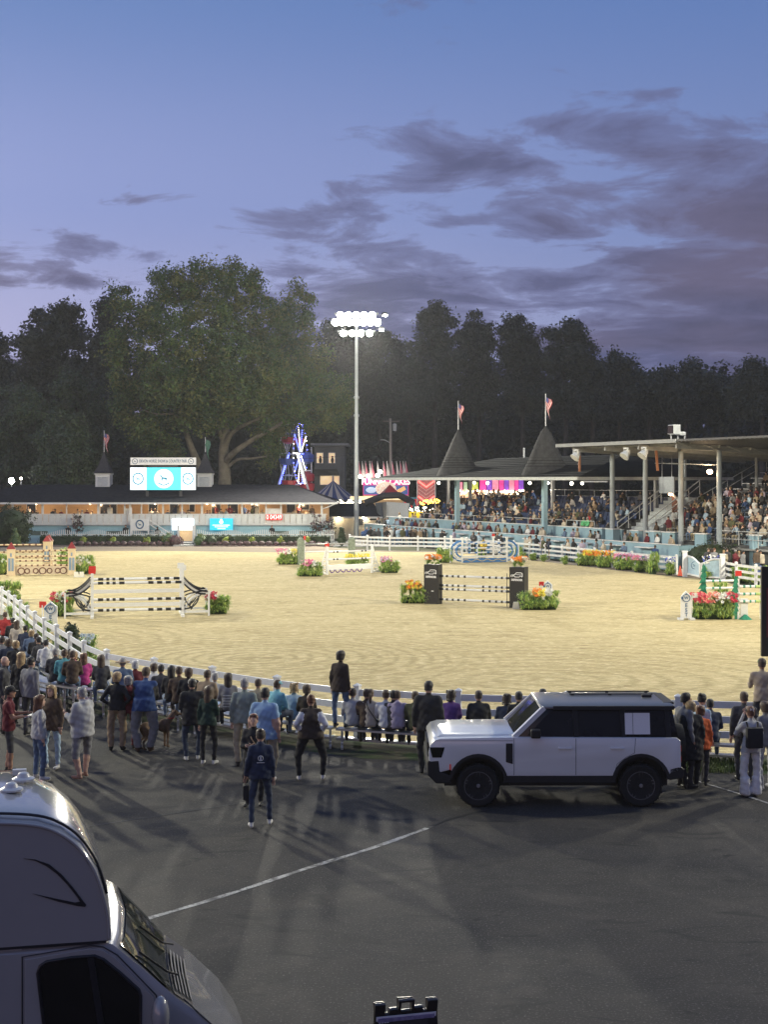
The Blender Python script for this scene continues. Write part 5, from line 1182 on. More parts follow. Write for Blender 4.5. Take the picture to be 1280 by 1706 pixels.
for z in (1.45, .98): pole(j, (.06, -.05, z), (L-.06, -.05, z), .055, [JW, JB], [(0, 0), (.1, 1), (.14, 0), (.18, 1), (.22, 0), (.75, 1), (.79, 0), (.83, 1), (.87, 0)])
g = part('bottom_board', MB().box(.06, L-.06, -.03, .03, .28, .62), JW, j); PUR2 = mat('scallop_purple', (.16, .08, .28), .6)
for k in range(6): part('scallop', MB().path([(.35+k*.42+.17*math.cos(t), -.06, .32+.17*math.sin(t)) for t in [PI+PI*i/8 for i in range(9)]], .035, 4), PUR2, g)
# stone pillar jump behind
a, b, L, rz = jump_frame(501, 941, 586, 939); j = thing('pillar_jump', 'mossy stone-pillar jump with a thin grey pole behind the lattice jump', 'jump', a, rz)
for x in (0, L): part('pillar', MB().box(x-.2, x+.2, -.2, .2, 0, 1.75).lathe([(.24, 1.75), (.24, 1.8), (.14, 1.92)], (x, 0, 0), 8), JGY, j)
flagm(j, .3, 0, 1.75, RED, .16, .3); part('flag_stick', MB().box(.27, .33, -.02, .02, 0, 1.75), JW, j)
pole(j, (.2, 0, 1.45), (L-.2, 0, 1.45), .05, [mat('pole_grey', (.35, .34, .33)), JW], [(0, 0), (.3, 1), (.5, 0)])
pole(j, (.2, 0, .9), (L-.2, 0, .9), .05, [JW, JW], [(0, 0)])
# blue wave jump
a, b, L, rz = jump_frame(770, 937.5, 845, 936); j = thing('wave_jump', 'blue and white wave-patterned jump with half-round wings near the far fence', 'jump', a, rz)
for x, y, h in ((0, 0, 1.75), (L, 0, 1.75), (-.5, .9, 1.85), (L-.7, .9, 1.75)): part('standard', MB().box(x-.06, x+.06, y-.06, y+.06, 0, h).box(x-.09, x+.09, y-.09, y+.09, h, h+.1), JW, j)
flagm(j, L-.7, .9, 1.85, RED, .22, .2)
for x, sg in ((0, -1), (L, 1)):
    w = MB(); w.path([(x+sg*.85*math.cos(t), 0, .85+.72*math.sin(t)) for t in [-PI/2+PI*i/12 for i in range(13)]], .065, 4); w.path([(x+sg*.45*math.cos(t), 0, .85+.42*math.sin(t)) for t in [-PI/2+PI*i/10 for i in range(11)]], .06, 4); part('round_wing', w, JBL, j)
    w = MB(); w.path([(x+sg*.64*math.cos(t), 0, .85+.58*math.sin(t)) for t in [-PI/2+PI*i/12 for i in range(13)]], .055, 4); w.box(min(x, x+sg*.95), max(x, x+sg*.95), -.03, .03, .18, .3); w.box(x+sg*.92-.04, x+sg*.92+.04, -.05, .05, 0, 1.25); w.bar((x, 0, .85), (x+sg*.6, 0, .85), .05); part('wing_frame', w, JW, j)
for z, y in ((1.38, 0), (1.42, .9), (1.05, 0), (.72, 0)): pole(j, (.06, y, z), (L-.06, y, z), .055, [JW, JBL], [(0, 0), (.12, 1), (.17, 0), (.27, 1), (.33, 0), (.55, 1), (.62, 0), (.8, 1), (.86, 0)])
part('plank', MB().box(.06, L-.06, -.03, .03, .36, .5), JW, j)
g = part('wave_board', MB().box(.06, L-.06, -.02, .02, .0, .30), JBL, j); part('wave', MB().path([(.1+(L-.2)*i/28, -.04, .16+.07*math.sin(i*.9)) for i in range(29)], .035, 4), mat('wave_tan', (.55, .48, .32)), g)
part('scroll', MB().path([(L*.78+.25*math.cos(t)*(1-t/14), -.08, .9+.25*math.sin(t)*(1-t/14)) for t in [i*.5 for i in range(26)]], .04, 4).box(L*.68, L*.71, -.09, -.05, .4, 1.4), JW, j)
part('middle_post', MB().box(L*.44-.05, L*.44+.05, .85, .95, 0, 1.5), JW, j)
# black tower jump
a, b, L, rz = jump_frame(722, 1006, 865, 1012.5); j = thing('tower_jump', 'jump of black-banded poles between two black towers printed with a car outline', 'jump', a, rz)
PR = mat('print_white', (.85, .85, .85), .5, .02, 2)
for x in (0, L):
    t = part('tower', MB().box(x-.38, x+.38, -.25, .25, 0, 1.92), JB, j, bevel=.012)
    car = MB(); y = -.262
    def cp(pts, r=.018): car.path([(x+px, y, 1.46+pz) for px, pz in pts], r, 4)
    cp([(-.30, 0), (-.29, .08), (-.12, .10), (-.02, .20), (.22, .20), (.27, .17), (.28, .02)]); cp([(-.24, 0), (-.20, .05), (-.14, .05), (-.10, 0)], .02); cp([(-.10, 0), (.12, 0)]); cp([(.12, 0), (.15, .05), (.22, .05), (.26, 0)], .02); cp([(-.05, .11), (.24, .11)], .010)
    part('car_outline', car, PR, t); lettering('DEFENDER', .13, PR, t, (x, -.256, 1.32), sx=.88, bold=.006)
    part('tag', MB().box(x+.02, x+.14, -.258, -.2505, .62, .66), PR, t)
bw2 = [(0, 1), (.05, 0), (.085, 1), (.12, 0), (.17, 1), (.2, 0), (.25, 1), (.28, 0), (.34, 1), (.37, 0), (.60, 1), (.63, 0), (.69, 1), (.72, 0), (.78, 1), (.81, 0), (.86, 1), (.89, 0), (.93, 1)]
for z in (1.37, .92, .74, .24): pole(j, (.38, 0, z), (L-.38, 0, z), .055, [JW, JB], bw2)
for x in (.5, L-.5): part('cup_strip', MB().box(x-.13, x-.11, .05, .09, 0, 1.6), JB, j)
# green tree jump at the right
a, b, L, rz = jump_frame(1228, 1032, 1330, 1031); j = thing('tree_jump', 'jump with green fir-tree standards and white and lime banded poles at the right edge', 'jump', a, rz)
def fir(x, y, h):
    mb = MB(); mb.box(x-.06, x+.08, y-.02, y+.02, 0, h)
    for k in range(8):
        z = .15+k*(h-.2)/8; w = .46*(1-k/10); mb.add([(x-w, y-.03, z), (x+.0, y-.05, z+.42), (x+.05, y-.03, z+.02), (x-w*.6, y+.03, z+.05)], [(0, 1, 2), (0, 2, 3), (0, 3, 1)])
        mb.add([(x+.12+w*.12, y-.03, z+.05), (x+.05, y-.05, z+.36), (x, y-.03, z)], [(0, 1, 2)])
    part('fir_standard', mb, JG, j); 
fir(-.02, 0, 1.85); fir(-.75, 2.1, 2.2); flagm(j, .05, -.1, 1.88, RED, .28, .22)
part('standard', MB().box(.03, .12, -.04, .04, 0, 1.75).box(.18, .5, -.03, .03, .1, .9), JW, j); part('standard', MB().box(1.05, 1.15, -.04, .04, 0, 1.7), JW, j)
for z in (1.42, 1.1, .78):
    pole(j, (.1, -.06, z), (L, -.06, z), .06, [JW, JG, JY], [(0, 0), (.06, 1), (.10, 0), (.17, 1), (.2, 0), (.26, 1), (.28, 2), (.44, 0), (.5, 1), (.54, 2)])
    pole(j, (-.7, 1.9, z+.1), (.6, 2.0, z+.1), .055, [JW, JG], [(0, 0), (.2, 1), (.28, 0), (.45, 1), (.52, 0)])
part('foot', MB().lathe([(.32, 0), (.05, .22)], (.35, -.1, 0), 8), JG, j)
# house-shaped WEST markers
def marker(px, py, label, h, w, letters, rz=0, fl=None):
    g = G(px, py); t = thing('course_marker', label, 'sign', g, rz)
    part('panel', MB().prism([(-w/2, .08), (w/2, .08), (w/2, h-.22), (0, h), (-w/2, h-.22)], -.04, .04), JW, t, bevel=.008)
    part('ring', MB().ring((0, -.06, h-.30), w*.34, .016, 'Y', 20, 4), LOGO, t); part('ring_tab', MB().cbox((-w*.38, -.05, h-.3), (.09, .02, .09), ry=.78).cbox((0, -.05, h-.3+w*.37), (.06, .02, .06), ry=.78), LOGO, t)
    for k, c in enumerate(letters): lettering(c, .17 if k == 0 else .22, LOGO, t, (0, -.045, h-.30 if k == 0 else h-.42-.20*k), bold=.004)
    part('foot', MB().box(-w*.75, -w*.3, -.2, .2, 0, .09).box(w*.3, w*.75, -.2, .2, 0, .09), JW, t)
    if fl: part('flag_board', MB().box(w*.6, w*.6+.22, -.01, .01, h-.3, h-.1), fl, t); part('flag_stick', MB().box(w*.55, w*.6, -.01, .01, .3, h-.1), JW, t)
    return t
marker(1144, 1033, 'white house-shaped marker lettered WEST in front of the red flower bed at right', 1.25, .46, 'WEST', 0, JW)
marker(84, 1056, 'white house-shaped marker with a ringed W beside the near left fence', 1.28, .52, 'WEST')
marker(913, 1006, 'white house-shaped marker behind the orange flowers right of the black towers', 1.15, .46, 'WEST')
t = thing('red_flag_board', 'small red flag board left of the white ringed-W marker', 'flag', G(70, 1050)); part('stick', MB().box(-.02, .02, -.02, .02, 0, 1.0), JW, t); part('flag_board', MB().box(-.12, .16, -.015, .015, .9, 1.15), RED, t)
t = thing('red_flag_board', 'small red flag board left of the marker beside the right black tower', 'flag', G(902, 1009)); part('stick', MB().box(-.02, .02, -.02, .02, 0, 1.0), JW, t); part('flag_board', MB().box(-.1, .14, -.015, .015, .95, 1.15), RED, t)
def number(px, py, txt, label):
    t = thing('number_board', label, 'number sign', G(px, py)); M = Euler((.25, 0, 0)).to_matrix().to_4x4()
    part('panel', MB().prism([(-.17, 0), (.17, 0), (.12, .36), (-.12, .36)], -.015, .015, M), JW, t); part('back_leg', MB().bar((0, .05, .3), (0, .25, 0), .02), JW, t); lettering(txt, .24, JB, t, (0, .075-.04, .17), rot=(PI/2-.25, 0, 0), bold=.008)
number(860, 1015, '15', 'white number board reading 15 at the foot of the right black tower')
number(127, 962, '7', 'white number board at the right foot of the castle jump'); number(136, 962, '8', 'second white number board beside the oxer flags')

# ------------------------------------------------------------------ flower boxes and ferns in the ring
FERN = [mat('fern_green', (.27, .42, .07), .55, .3, 3), mat('fern_light', (.48, .60, .13), .55, .3, 3), mat('fern_dark', (.12, .24, .05), .55, .3, 3)]
PET = {n: mat('petal_'+n, c, .5, .15, 5) for n, c in dict(red=(.60, .03, .07), pink=(.75, .25, .38), white=(.8, .8, .74), orange=(.85, .27, .03), yellow=(.82, .68, .06), blue=(.05, .08, .40), magenta=(.62, .06, .25), lavender=(.62, .40, .62), coral=(.82, .25, .18), ice=(.50, .60, .68)).items()}
def blade_tuft(mb, cx, cy, cz, n, h, w, spread):
    for _ in range(n):
        mb.mi(random.randrange(3)); a = random.random()*2*PI; l = spread*random.uniform(.3, 1.1); hh = h*random.uniform(.5, 1.1); dx, dy = math.cos(a), math.sin(a); bx, by = -dy*w/2, dx*w/2
        p = [(cx+dx*l*t, cy+dy*l*t, cz+hh*(1-(1-t)**2)*1.0-hh*.55*t*t) for t in (0, .45, .8, 1.1)]
        mb.add([(p[0][0]-bx*.5, p[0][1]-by*.5, p[0][2]), (p[0][0]+bx*.5, p[0][1]+by*.5, p[0][2]), (p[1][0]+bx, p[1][1]+by, p[1][2]), (p[1][0]-bx, p[1][1]-by, p[1][2]), (p[2][0]+bx*.8, p[2][1]+by*.8, p[2][2]), (p[2][0]-bx*.8, p[2][1]-by*.8, p[2][2]), p[3]],
               [(0, 1, 2, 3), (3, 2, 4, 5), (5, 4, 6)])
def blossom(mb, c, s):
    c = Vector(c); n = Vector((random.gauss(0, .5), -1+random.gauss(0, .4), .5+random.gauss(0, .4))).normalized(); R = n.to_track_quat('Z', 'Y').to_matrix(); a0 = random.random()
    for k in range(5):
        a = a0+2*PI*k/5; mb.add([c, c+R @ Vector((s*math.cos(a-.5)*.7, s*math.sin(a-.5)*.7, s*.2)), c+R @ Vector((s*math.cos(a), s*math.sin(a), s*.42)), c+R @ Vector((s*math.cos(a+.5)*.7, s*math.sin(a+.5)*.7, s*.2))], [(0, 1, 2, 3)])
def flower_box(px, py, wpx, label, cols, h=.75, fl=0, flz=None, dep=.6, n=None, spread=None, fx=(-.5, .5), z0=0, Y=None, cat='flower bed', ferns=1.0, fs=.13, name='flower_box', tub=True):
    fs = fs*.56; h = h*1.22
    g = G(px, py) if Y is None else Vector((GX(px, Y), Y, z0)); w = wpx*g.y/F; t = thing(name, label, cat, g)
    g2 = Vector((0, dep/2, 0)); mb = MB(); n = n or int(10+w*16); th = h*.9
    for _ in range(int(n*ferns*1.5)): blade_tuft(mb, random.uniform(-w/2+.12, w/2-.12), random.uniform(0, dep), random.uniform(.03, h*.62), 26, h*.52, .026, .25)
    for _ in range(int(n*.8)): blade_tuft(mb, random.uniform(-w/2+.1, w/2-.1), random.uniform(-.02, .1), random.uniform(0, h*.3), 20, h*.34, .03, .22)
    part('leaves', mb, FERN, t, kind='stuff')
    if tub: part('planter', MB().box(-w/2+.2, w/2-.2, .2, dep-.05, 0, h*.26), mat('planter_green', (.03, .06, .02), .8), t)
    if cols:
        for ci, cn in enumerate(cols):
            mb = MB(); k = int((fl or int(10+w*10))*1.8)//len(cols)
            for _ in range(k):
                u = random.uniform(*fx)*w; 
                if len(cols) > 2 and w > 1.2: u = (fx[0]+(fx[1]-fx[0])*((ci+random.random()*1.4)/len(cols)))*w; u = max(-w*.48, min(w*.48, u))
                blossom(mb, (u, random.uniform(-.1, dep*.6), (flz or h)*random.uniform(.66, 1.0)), fs*random.uniform(.7, 1.2))
            part('blossoms', mb, PET[cn], t, kind='stuff')
    return t
fb = flower_box
fb(100, 1028, 46, 'flower arrangement of red and white blooms left of the black-winged oxer', ['red', 'white', 'red'], .95, 40, 1.05, fs=.15, fx=(-.35, .3))
fb(361, 1024, 44, 'green fern box with red and white blooms right of the black-winged oxer', ['red', 'white', 'red'], .75, 34, 1.0, fs=.15, fx=(-.5, .0))
fb(516, 961, 46, 'round green box with pink blooms left of the lattice jump', ['pink', 'magenta', 'white'], .8, 34, 1.05, fx=(-.3, .25), fs=.14)
fb(649, 955, 38, 'green fern box with pink spikes right of the lattice jump', ['pink', 'lavender'], .8, 20, 1.1, fx=(-.4, .1))
fb(596, 944, 42, 'yellow flower box under the poles of the lattice jump', ['yellow', 'yellow'], .62, 60, .85, fs=.15)
fb(479, 941, 40, 'pink and yellow flower box left of the stone pillar jump', ['pink', 'white', 'yellow'], .8, 44, 1.15, fs=.16)
fb(693, 1006, 58, 'green box with yellow and orange blooms left of the left black tower', ['orange', 'yellow'], .85, 44, 1.1, fx=(-.3, .15), fs=.15)
fb(899, 1017, 72, 'wide green box with yellow and orange blooms right of the right black tower', ['orange', 'yellow', 'white'], .8, 46, 1.0, fx=(-.15, .25), fs=.15)
for px, Y, dz, l in ((722, YG(1006), 1.92, 'orange and white bouquet on top of the left black tower'), (866, YG(1012.5), 1.92, 'orange and white bouquet on top of the right black tower')):
    fb(px, 0, 26, l, ['orange', 'white', 'orange'], .42, 44, .45, .4, fs=.17, z0=dz, Y=Y-.2, cat='bouquet', name='bouquet', tub=False, n=7)
fb(1192, 1033, 76, 'big green bed with coral and red blooms beside the WEST marker', ['red', 'coral', 'white', 'red'], .95, 110, 1.15, fs=.15, dep=1.0)
fb(1205, 1020, 30, 'tall fern between the fir-tree standards', None, 1.3, n=14)
fb(135, 957, 44, 'green shrub with white blooms right of the castle jump', ['white', 'white'], 1.1, 22, 1.1, fx=(-.2, .3))
fb(104, 945, 22, 'bright green fern with a white bloom between the castle towers', ['white'], 1.2, 8, 1.2)
fb(0, 958, 26, 'dark green fern with white blooms at the left foot of the castle jump', ['white'], 1.2, 10, 1.0)
fb(10, 1003, 52, 'large loose fern at the left edge behind the near fence', None, .95)
fb(741, 938, 30, 'fern with white lilies left of the blue wave jump', ['white', 'white'], 1.0, 22, 1.3)
fb(862, 930, 24, 'fern right of the blue wave jump', None, .8); fb(802, 930, 20, 'small fern behind the poles of the blue wave jump', None, .7)
fb(889, 934, 14, 'small fern at the foot of the far fence, leftmost of four', None, .5); fb(907, 936, 13, 'small fern at the foot of the far fence, second of four', None, .5); fb(942, 941, 13, 'small fern at the foot of the far fence, third of four', None, .55); fb(872, 932, 12, 'small fern just behind the right wing of the wave jump', None, .5)
fb(981, 943, 44, 'bed with orange and yellow lilies along the far right fence', ['orange', 'yellow'], .85, 60, 1.1, fs=.16, fx=(-.2, .4))
fb(1011, 946, 36, 'second bed with orange lilies along the far right fence', ['orange', 'yellow'], .95, 50, 1.15, fs=.16)
fb(1042, 950, 36, 'bed with pale pink blooms along the far right fence', ['lavender', 'pink'], .85, 44, 1.1, fs=.15); fb(1072, 954, 34, 'bed with mauve blooms along the far right fence', ['pink', 'lavender', 'white'], .85, 44, 1.1, fs=.15)
fb(1090, 957, 22, 'tall fern after the mauve flower bed', None, 1.35, n=12); fb(1118, 959, 18, 'fern with deep blue and white blooms near the gate', ['blue', 'white'], .8, 30, 1.15, fs=.14)
fb(1188, 967, 32, 'fern with white and dark blue blooms in front of the gate', ['white', 'blue'], .85, 20, 1.5); fb(1238, 972, 36, 'dark fern in front of the right-hand rails', None, .9); fb(1266, 976, 34, 'dark fern at the right edge of the ring', ['blue'], 1.0, 14, 1.1)
# shrubs just inside the near left fence
clump('conical_shrub', 'dark clipped evergreen cone inside the near left fence', 'shrub', (GX(119, 44.5), 44.5, 0), [(0, 0, .45, .33, .3, .5), (0, 0, .95, .27, .25, .42)], 130, 20, .12, .08, HEDGE, 401)
fb(143, 1100, 34, 'fern with pale blue blooms inside the near left fence', ['ice', 'white', 'ice'], .7, 60, .85, fs=.10, fx=(-.5, .3))
fb(60, 1068, 50, 'green ferns growing behind the near left fence posts', None, .7); fb(100, 1090, 40, 'green ferns at the foot of the dark evergreen cone', None, .55); fb(26, 1040, 40, 'green ferns at the left edge behind the near fence', None, .8); fb(160, 1115, 26, 'small fern behind the bend of the near fence', None, .35)
# dark speaker panel on a post at the right edge
Y = 33.0; t = thing('speaker_panel', 'tall black panel with faint red lettering cut by the right edge of the photograph', 'panel', (GX(1290, Y), Y, 0)); X = GX(1270, Y)
wpart('panel', MB().box(X, X+1.1, Y, Y+.12, GZ(1094, Y), GZ(944, Y)), BLACK, t, bevel=.02); wpart('post', MB().box(X+.5, X+.62, Y+.13, Y+.25, 0, 4.2), DGREY, t)
wpart('faint_line', MB().box(X+.12, X+.16, Y-.01, Y-.003, 2.2, 3.4), mat('faint_red', (.12, .02, .03), .6), t)
# ------------------------------------------------------------------ people
CLO = {}
def cloth(name, col, rough=.85): 
    if name not in CLO: CLO[name] = mat('cloth_'+name, col, rough, .12, 2.2, bump=.4)
    return CLO[name]
for n, c in dict(black=(.018, .018, .02), charcoal=(.05, .05, .055), grey=(.20, .20, .21), lightgrey=(.42, .42, .42), white=(.68, .68, .67), cream=(.50, .44, .35), beige=(.38, .31, .23), tan=(.30, .22, .14), khaki=(.34, .29, .20), brown=(.09, .06, .04), darkbrown=(.045, .032, .024),
                 navy=(.018, .028, .06), blue=(.028, .065, .18), royal=(.02, .08, .30), skyblue=(.26, .40, .58), lightblue=(.34, .46, .58), denim=(.10, .15, .24), darkdenim=(.035, .05, .085), teal=(.10, .34, .38), green=(.04, .12, .05), olive=(.08, .085, .04), darkgreen=(.015, .04, .03), brightgreen=(.12, .50, .22),
                 red=(.40, .03, .03), maroon=(.12, .012, .02), pink=(.62, .22, .30), magenta=(.55, .05, .25), purple=(.10, .04, .20), lavender=(.42, .36, .46), yellow=(.70, .50, .06), orange=(.62, .12, .03), sagegrey=(.20, .24, .22), aqua=(.20, .48, .56)).items(): cloth(n, c)
SKIN = {'light': mat('skin_light', (.56, .36, .27), .55, .08, 6), 'tan': mat('skin_tan', (.38, .21, .14), .55, .08, 6), 'brown': mat('skin_brown', (.15, .08, .05), .55, .08, 6)}
HAIR = {n: mat('hair_'+n, c, .5, .35, 25, bump=.6) for n, c in dict(blond=(.34, .23, .11), brown=(.07, .04, .022), auburn=(.12, .045, .02), black=(.012, .010, .010), grey=(.30, .29, .28), white=(.55, .54, .52), darkbrown=(.03, .018, .012), red=(.16, .05, .02)).items()}
SHOE = {'white': mat('shoe_white', (.62, .61, .58), .5), 'black': mat('shoe_black', (.02, .02, .02), .5), 'brown': mat('shoe_brown', (.08, .045, .025), .6), 'skin': SKIN['tan']}

def V(*a): return Vector(a)
def pose_joints(p):
    """joint positions for a 1.72 m figure facing +Y"""
    J = {}; seat = p.get('sit', False); lean = p.get('lean', 0.0); g = p.get('girth', 1.0); sp = p.get('spread', .11)
    if seat:
        pz = p.get('seat_z', .50)+.12; J['pel'] = V(0, 0, pz)
        J['chest'] = V(0, .03+lean*.34, pz+.33); J['neck'] = V(0, .03+lean*.55, pz+.53)
        for s, k in ((-1, 'L'), (1, 'R')):
            J['hip'+k] = V(.10*s, .02, pz); J['knee'+k] = V((.10+sp*.6)*s, .44, pz+.03); J['ank'+k] = V((.09+sp*.5)*s, .43+p.get('tuck', -.04), max(.09, pz-.40))
    else:
        pz = .94; sh = p.get('shift', 0)
        J['pel'] = V(sh, 0, pz); J['chest'] = V(sh*.6, lean*.3, pz+.33); J['neck'] = V(sh*.4, lean*.5, pz+.53)
        for s, k in ((-1, 'L'), (1, 'R')):
            st = p.get('stride', .03)*s*(-1 if p.get('swap') else 1)
            J['hip'+k] = V(sh+.10*g*s, 0, pz-.02); J['knee'+k] = V(sh*.5+(.10+sp*.4)*g*s, st*.6+.03, .50); J['ank'+k] = V(sp*1.1*s, st, .09)
    J['head'] = J['neck']+V(p.get('hx', 0)*.05, .03+p.get('nod', 0)*.05, .155)
    sw = .185*p.get('sw', 1.0)
    a = p.get('arms', 'down'); a = a if isinstance(a, tuple) else (a, a)
    for s, k, aa in ((-1, 'L', a[0]), (1, 'R', a[1])):
        S = J['neck']+V(sw*s, -.01, -.055); J['sh'+k] = S; sd = (sw+.04*g)*0
        if aa == 'down': E = S+V(.06*s*g, -.03, -.28); Wr = E+V(.01*s, .06, -.25)
        elif aa == 'hips': E = S+V(.16*s, -.10, -.24); Wr = J['pel']+V(.17*s*g, .05, .09)
        elif aa == 'phone': E = S+V(.05*s, .06, -.27); Wr = E+V(-.08*s, .22, .10)
        elif aa == 'cross': E = S+V(.05*s, .08, -.27); Wr = E+V(-.20*s, .16, .04)
        elif aa == 'lap': E = S+V(.06*s, .06, -.27); Wr = J['knee'+k]*.55+J['hip'+k]*.45+V(-.05*s, 0, .12)
        elif aa == 'face': E = S+V(.10*s, .14, -.20); Wr = J['head']+V(.06*s, .20, -.03)
        elif aa == 'chin': E = S+V(.04*s, .18, -.22); Wr = J['head']+V(.03*s, .13, -.10)
        elif aa == 'bag': E = S+V(.08*s, -.02, -.28); Wr = E+V(.03*s, .10, -.22)
        elif aa == 'forward': E = S+V(.05*s, .10, -.26); Wr = E+V(0, .24, .02)
        J['el'+k] = E; J['wr'+k] = Wr
    return J
def ring_ell(c, rx, ry, ax, up, n=12): return [c+ax*(rx*math.cos(2*PI*i/n))+up*(ry*math.sin(2*PI*i/n)) for i in range(n)]
def cone(mb, p, q, r0, r1, n=10):
    mb.tube(p, q, r0, r1, n); mb.ell(p, (r0,)*3, 8, 6); mb.ell(q, (r1,)*3, 8, 6)
def figure(p, vox=.024, name='person'):
    """one continuous body surface, coloured by the garment it belongs to.  slots: skin, top, bottom, shoes, collar"""
    if p.get('fem') and 'sw' not in p: p = dict(p, sw=.86, armw=.86)
    J = pose_joints(p); g = p.get('girth', 1.0); mb = MB(); jac = p.get('coat', .0); X, Yv = V(1, 0, 0), V(0, 1, 0)
    pel, ch, nk, hd = J['pel'], J['chest'], J['neck'], J['head']
    hem = p.get('hem', 0.06)   # how far below the pelvis the top reaches
    up = (nk-pel).normalized(); fw = (Yv-up*up.y).normalized()
    belly = p.get('belly', 1.0); fem = p.get('fem', False); hipw = (.172 if fem else .16)*g; wst = (.128 if fem else .148)*g
    secs = []
    for u, rx, ry in ((-.10, hipw*.8, .10*g), (-.02, hipw, .118*g), (.10, hipw*.97, .122*g*belly), (.42, wst+jac, (.105+jac)*g*belly), (.62, (.150 if fem else .165)*g+jac, (.120+jac)*g), (.82, .178*p.get('sw', 1)*g**.5+jac, .118*g**.7+jac), (.93, .155*p.get('sw', 1)+jac, .09+jac), (1.02, .075, .07)):
        c = pel.lerp(nk, u) if u >= 0 else pel+up*(.53*u)
        secs.append(ring_ell(c, rx, ry, X, fw, 14))
    mb.loft(secs)
    if not p.get('sit'):
        hz = pel.z-hem; rr = hipw+.012+jac
        hs = [ring_ell(pel+V(0, 0, .20), wst+.015+jac, .115*g*belly+jac, X, Yv, 14), ring_ell(pel+V(0, 0, .04), rr, .128*g+jac, X, Yv, 14), ring_ell(V(pel.x, pel.y, hz), rr+.008+p.get('flare', 0), .132*g+jac+p.get('flare', 0), X, Yv, 14)]
        mb.loft(hs)
    cone(mb, nk-V(0, 0, .05), hd-V(0, 0, .04), .055, .05)
    if p.get('collar'): mb.lathe([(.085, -.02), (.072, .05), (.06, .06)], nk+V(0, 0, .0), 10)
    if p.get('hood'): mb.ell(nk+V(0, -.085, .0), (.105, .06, .075))
    mb.ell(hd+V(0, .0, .018), (.077, .094, .108), 12, 9); mb.ell(hd+V(0, .022, -.05), (.056, .068, .062)); mb.ell(hd+V(0, .098, -.005), (.013, .022, .022)); mb.ell(hd+V(0, .085, -.085), (.025, .02, .02))
    for s in (-1, 1): mb.ell(hd+V(.080*s, -.005, .0), (.014, .024, .034), 6, 5)
    lt, lk, la = p.get('legw', (.088, .062, .052)); lt *= g; lk *= g**.7; la *= g**.5; flr = p.get('cuff', 0)
    for k in 'LR':
        cone(mb, J['hip'+k], J['knee'+k], lt, lk)
        cone(mb, J['knee'+k], J['ank'+k]+V(0, 0, .03), lk*.98, la+flr*.3)
        if flr: mb.tube(J['ank'+k]+V(0, 0, .30), J['ank'+k]+V(0, .01, -.04), la+.02, la+flr, 10)
        sx = 1 if k == 'R' else -1; A = J['ank'+k]; toe = V(.04*sx, .17, -.045)
        if p.get('sit') and False: pass
        mb.ell(A+V(0, -.02, -.045), (.042, .055, .042)); mb.ell(A+toe*.6+V(0, 0, -.015), (.046, .10, .038)); cone(mb, A, A+V(0, -.01, -.04), .045, .04)
        aw = p.get('armw', 1.0)*g**.5; S, E, Wr = J['sh'+k], J['el'+k], J['wr'+k]
        cone(mb, S, E, .058*aw+jac, .044*aw+jac*.8); cone(mb, E, Wr, .043*aw+jac*.8, .029*aw+(jac*.7 if p.get('long', True) else 0))
        cone(mb, nk+V(.06*sx, 0, -.045), S, .06+jac*.6, .062*aw+jac)
        # palm
        d = (Wr-E).normalized(); cone(mb, Wr, Wr+d*.05, .026, .031)
    if p.get('skirt'): mb.loft([ring_ell(V(pel.x, pel.y, pel.z+.02), hipw+.01, .13*g, X, Yv, 14), ring_ell(V(pel.x, pel.y+.01, p['skirt']), hipw+.06, .20*g, X, Yv, 14)])
    me = mb.mesh('raw', SKIN['light']); ob = bpy.data.objects.new('raw', me); COL.objects.link(ob)
    m = ob.modifiers.new('r', 'REMESH'); m.mode = 'VOXEL'; m.voxel_size = vox; s = ob.modifiers.new('s', 'SMOOTH'); s.iterations = 3; s.factor = .5
    dg = bpy.context.evaluated_depsgraph_get(); me2 = bpy.data.meshes.new_from_object(ob.evaluated_get(dg)); me2.name = name
    bpy.data.objects.remove(ob); bpy.data.meshes.remove(me)
    # label faces by the nearest bone
    n = len(me2.polygons); C = np.empty(n*3); me2.polygons.foreach_get('center', C); C = C.reshape(-1, 3)
    bones = [('torso', pel-up*.1, nk-V(0, 0, .03), .14), ('neck', nk, hd-V(0, 0, .05), .05), ('head', hd-V(0, 0, .04), hd+V(0, 0, .04), .09)]
    for k in 'LR': bones += [('thigh', J['hip'+k], J['knee'+k], lt), ('shin', J['knee'+k], J['ank'+k], lk), ('foot', J['ank'+k]-V(0, .03, .03), J['ank'+k]+V(0, .14, -.05), .045), ('uarm', J['sh'+k], J['el'+k], .055), ('farm', J['el'+k], J['wr'+k], .04), ('hand', J['wr'+k], J['wr'+k]+(J['wr'+k]-J['el'+k]).normalized()*.06, .03), ('yoke', nk+V((.06 if k == 'R' else -.06), 0, -.045), J['sh'+k], .06)]
    D = np.empty((len(bones), n)); T = np.empty((len(bones), n))
    for i, (nm, a, b, r) in enumerate(bones):
        a = np.array(a); b = np.array(b); ab = b-a; t = np.clip(((C-a) @ ab)/(ab @ ab), 0, 1); T[i] = t; D[i] = np.linalg.norm(C-(a+t[:, None]*ab), axis=1)-r
    bi = D.argmin(0); tt = T[bi, np.arange(n)]; mi = np.ones(n, int); nm = np.array([b[0] for b in bones])[bi]
    longs = p.get('long', True); short = p.get('shorts', 0)
    mi[nm == 'head'] = 0; mi[nm == 'neck'] = 1 if False else 0; mi[(nm == 'neck') & (C[:, 2] < nk.z+(.05 if p.get('collar') else .01))] = 1
    if longs: mi[(nm == 'farm') & (tt > .97)] = 0
    else: mi[(nm == 'farm')] = 0; mi[(nm == 'uarm') & (tt > .72)] = 0
    if p.get('vest'): mi[(nm == 'uarm') | (nm == 'farm')] = 4; mi[(nm == 'farm') & (tt > .97)] = 0
    mi[nm == 'hand'] = 0
